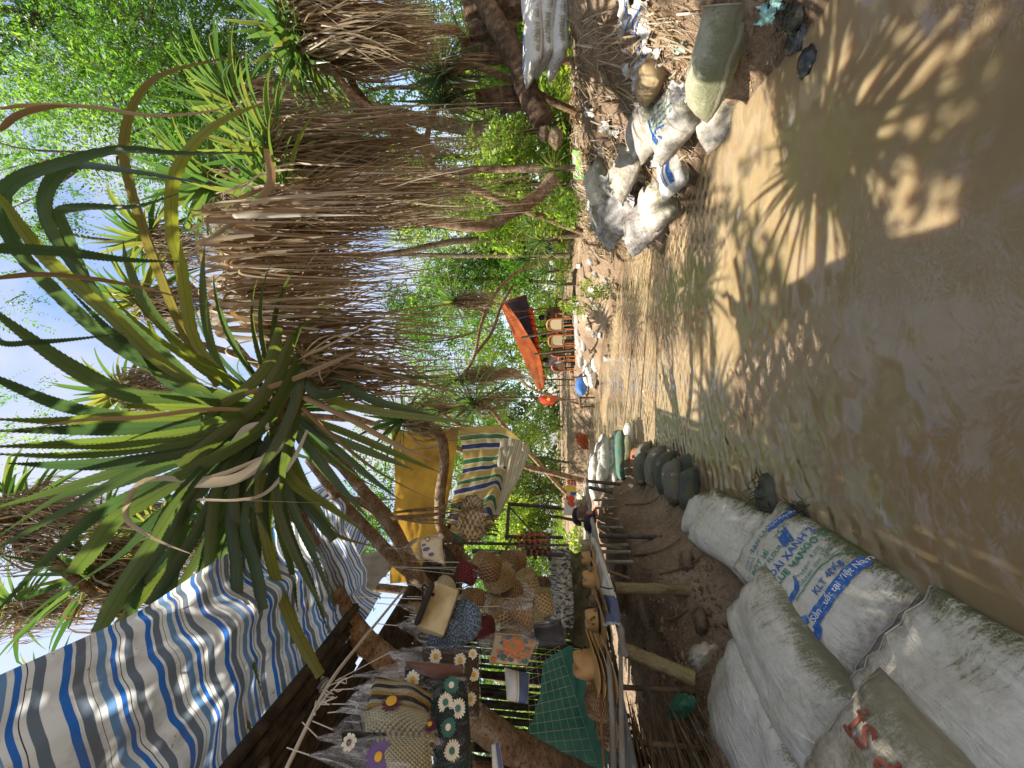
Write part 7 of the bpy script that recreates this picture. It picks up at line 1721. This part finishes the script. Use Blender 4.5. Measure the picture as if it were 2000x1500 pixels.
# people
def person(label, X, Y, d, yaw, shirt, pants, hairc):
    b = P(X, Y, d); me = bpy.data.meshes.new('person'); rm = Matrix.Rotation(yaw, 3, 'Z')
    J = {'pel': (0, 0, .52), 'wst': (0, .02, .68), 'ch': (0, .03, .90), 'nk': (0, .03, 1.06), 'h1': (0, .01, 1.13), 'h2': (0, -.01, 1.24), 'h3': (0, .0, 1.31)}
    E_ = [('pel', 'wst'), ('wst', 'ch'), ('ch', 'nk'), ('nk', 'h1'), ('h1', 'h2'), ('h2', 'h3')]; rad = dict(pel=.15, wst=.13, ch=.15, nk=.055, h1=.075, h2=.095, h3=.06)
    for s_ in (-1, 1):
        for n, p, r in (('hip', (.09, -.04, .50), .09), ('kn', (.11, -.45, .50), .062), ('an', (.11, -.47, .09), .042), ('ft', (.11, -.62, .04), .035), ('sh', (.19, .03, 1.0), .06), ('el', (.25, -.08, .76), .043), ('wr', (.17, -.30, .66), .032), ('hd', (.13, -.38, .65), .036)):
            J[n + str(s_)] = (p[0] * s_, p[1], p[2]); rad[n + str(s_)] = r
        E_ += [('pel', 'hip%d' % s_), ('hip%d' % s_, 'kn%d' % s_), ('kn%d' % s_, 'an%d' % s_), ('an%d' % s_, 'ft%d' % s_), ('ch', 'sh%d' % s_), ('sh%d' % s_, 'el%d' % s_), ('el%d' % s_, 'wr%d' % s_), ('wr%d' % s_, 'hd%d' % s_)]
    ks = list(J); me.from_pydata([J[k] for k in ks], [(ks.index(a), ks.index(c)) for a, c in E_], []); o = bpy.data.objects.new('person_tmp', me); COL.objects.link(o)
    o.modifiers.new('skin', 'SKIN'); o.modifiers.new('sub', 'SUBSURF').levels = 2; o.modifiers['sub'].render_levels = 2
    if not me.skin_vertices: 
        bpy.context.view_layer.objects.active = o
    sv = me.skin_vertices[0].data if me.skin_vertices else None
    if sv:
        for i, k in enumerate(ks): sv[i].radius = (rad[k],) * 2; sv[i].use_root = (k == 'pel')
    dg = bpy.context.evaluated_depsgraph_get(); dg.update(); m2 = bpy.data.meshes.new_from_object(o.evaluated_get(dg)); bpy.data.objects.remove(o)
    for q in (M_SKIN, shirt, pants): m2.materials.append(q)
    for p in m2.polygons:
        c = p.center; p.use_smooth = True
        p.material_index = 0 if (c.z > 1.06 or (c.y < -.2 and c.z > .58)) else (2 if (c.z < .60 and not (c.z < .1)) else 1 if c.z > .55 else 0)
    t = empty('person', label, 'person', b); o = bpy.data.objects.new('body', m2); COL.objects.link(o); o.parent = t; t.rotation_euler = (0, 0, yaw)
    mb = MB(); mb.lathe([(.001, .125), (.06, .112), (.1, .06), (.112, 0), (.105, -.06), (.085, -.1)], 14, (0, .025, 1.24), None, fn=lambda q, r, an: Vector((q.x, q.y * (1.05 if q.y > 0 else .72), q.z))); h = mb.build('hair', hairc, t)
    mb = MB(); mb.lathe([(.001, .018), (.012, .006), (.014, -.012), (.001, -.02)], 8, (0, -.107, 1.215)); 
    mb.build('nose', M_SKIN, t)
    return t
M_SKIN = simple('skin', (.36, .2, .12), (.4, .23, .15), 10, .6); M_HAIR = simple('black_hair', (.012, .01, .01), (.03, .022, .02), 30, .5)
M_BLUES = simple('blue_shirt', (.04, .10, .25), (.06, .14, .32), 8, .8); M_GREYS = simple('grey_shirt', (.3, .31, .34), (.4, .4, .43), 8, .8)
person('person in black clothes sitting at the near table under the tent', 1122, 618, 14.0, 2.4, M_BLACKCL, M_BLUES, M_HAIR)
person('person in an orange top sitting behind the slanting tent pole', 1123, 652, 14.8, 2.2, M_ORANGE, M_BLACKCL, M_HAIR)
person('dark haired person in grey sitting before the white hanging cloth', 1126, 703, 15.0, 3.0, M_GREYS, M_BLACKCL, M_HAIR)
# table
tb = empty('table', 'low dark table among the chairs under the tent', 'table', P(1126, 645, 14.4)); b = P(1126, 645, 14.4)
mb = MB(); mb.box(b + Vector((0, 0, .62)), (1.0, .6, .05)); part(mb, 'tabletop', M_STUMP, tb, False)
for x in (-.4, .4):
    for y in (-.22, .22): mb = MB(); mb.tube([b + Vector((x, y, 0)), b + Vector((x, y, .6))], .03, 6); part(mb, 'leg', M_STUMP, tb)
sheet('hanging_cloth', 'white and pale blue cloth hung to dry at the back of the tent', 'cloth', [[(1070, 688, 16), (1066, 705, 16.2), (1074, 728, 16.4)], [(1084, 690, 16), (1082, 707, 16), (1086, 730, 16.4)], [(1096, 694, 16), (1098, 708, 16.1), (1095, 728, 16.4)]], simple('pale_cloth', (.5, .52, .6), (.68, .68, .72), 4, .8), 14, 14, .08, 5)
# flag
fl = empty('flag', 'red flag with a yellow star hanging at the left end of the tent', 'flag', P(1050, 768, 14))
mb = MB(); rows, uv = patch([[P(1050, 779, 14), P(1060, 772, 14), P(1073, 767, 14)], [P(1061, 790, 14), P(1070, 780, 13.95), P(1080, 774, 14)], [P(1078, 792, 14), P(1084, 785, 14), P(1089, 779, 14)]], 10, 10, .03, 4); mb.grid(rows); part(mb, 'cloth', M_REDSUN, fl)
mb = MB(); c = P(1071, 780, 13.85); st_ = [c + Vector((math.cos(a), 0, math.sin(a))) * (.10 if i % 2 == 0 else .04) for i, a in enumerate([math.pi / 2 + math.pi / 5 * k for k in range(10)])]; mb.add([c] + st_, [(0, i + 1, (i + 1) % 10 + 1) for i in range(10)]); part(mb, 'star', M_YELINK, fl)
mb = MB(); mb.tube([P(1020, 786, 14.1), P(1125, 780, 14.1)], .02, 5); part(mb, 'pole', M_TWIG, fl)
# sacks, stool, blue bag below the tent
for k, (X, Y, d) in enumerate(((1148, 715, 13.4), (1158, 722, 13.3), (1146, 735, 13.6), (1158, 738, 13.4), (1162, 705, 13.1))):
    s = Sack(.75, .42, .28, 90 + k, None, ear=-.1, exp=2.4, flat=.9); o = s.mesh(18, 14).build('sandbag', [M_SACKC]); place(o, P(X, Y, d), D2(frng(-100, -60)), 0, D2(frng(-10, 10))); tag(o, 'white sandbag in the heap at the water below the tent', 'sandbag', 'white sandbags below the tent')
for k, (X, Y, d) in enumerate(((1132, 660, 13.2), (1136, 680, 13.4), (1130, 640, 13.0), (1134, 700, 13.6), (1140, 668, 13.1), (1128, 615, 12.8))):
    s = Sack(.7, .4, .26, 96 + k, None, ear=-.1, exp=2.4, flat=.9); o = s.mesh(18, 14).build('sandbag', [M_GREYSH]); place(o, P(X, Y, d), D2(frng(-100, -70)), 0, 0); tag(o, 'grey dusty sandbag edging the tent terrace', 'sandbag', 'grey sandbags edging the tent terrace')
s = Sack(.8, .5, .45, 110, None, ear=-.1, exp=2.2, flat=.9); o = s.mesh(18, 14).build('rubbish_bag', [M_BLUEINK]); place(o, P(1136, 752, 13.8), D2(-80), 0, 0); tag(o, 'blue plastic bag beside the white sandbags below the tent', 'bag')
sl_ = empty('wooden_stool', 'dark wooden stool standing at the waterside below the flag', 'stool', P(1162, 786, 12.6)); b = P(1162, 786, 12.6)
mb = MB(); mb.box(b + Vector((0, 0, .5)), (.4, .36, .06)); part(mb, 'seat', M_STUMP, sl_, False)
for x in (-.16, .16):
    for y in (-.14, .14): mb = MB(); mb.tube([b + Vector((x, y, 0)), b + Vector((x, y, .48))], .03, 6); part(mb, 'leg', M_STUMP, sl_)
mb = MB(); mb.tube([P(1118, 738, 13.4), P(1158, 733, 13.4)], .035, 6); tag(mb.build('wooden_post', M_TWIG), 'short pale post standing in the white sandbag heap', 'post')
sheet('orange_cover', 'orange cover heaped on the far left bank', 'cover', [[(1128, 868, 17), (1124, 855, 17), (1132, 845, 17)], [(1138, 876, 16.6), (1132, 862, 16.2), (1138, 848, 16.6)], [(1149, 878, 16.4), (1148, 864, 16.2), (1146, 850, 16.4)]], M_ORT, 16, 16, .12, 5)
sheet('green_sheet', 'pale green sheet spread on the far bank', 'sheet', [[(1118, 835, 22), (1118, 815, 22), (1116, 795, 22)], [(1130, 842, 20), (1130, 815, 20), (1128, 798, 20)], [(1140, 845, 18), (1140, 815, 18), (1138, 800, 18)]], simple('pale_green_sheet', (.2, .38, .28), (.3, .48, .36), 4), 14, 14, .1, 5)
# cable from the trees
mb = MB(); mb.tube(spline([P(-20, 40, 6), P(120, 130, 6), P(240, 215, 6), P(340, 300, 6), P(520, 440, 6.2)], 20), .008, 5); tag(mb.build('cable', M_DARKPOLE), 'thin black cable crossing in front of the feathery tree', 'cable')
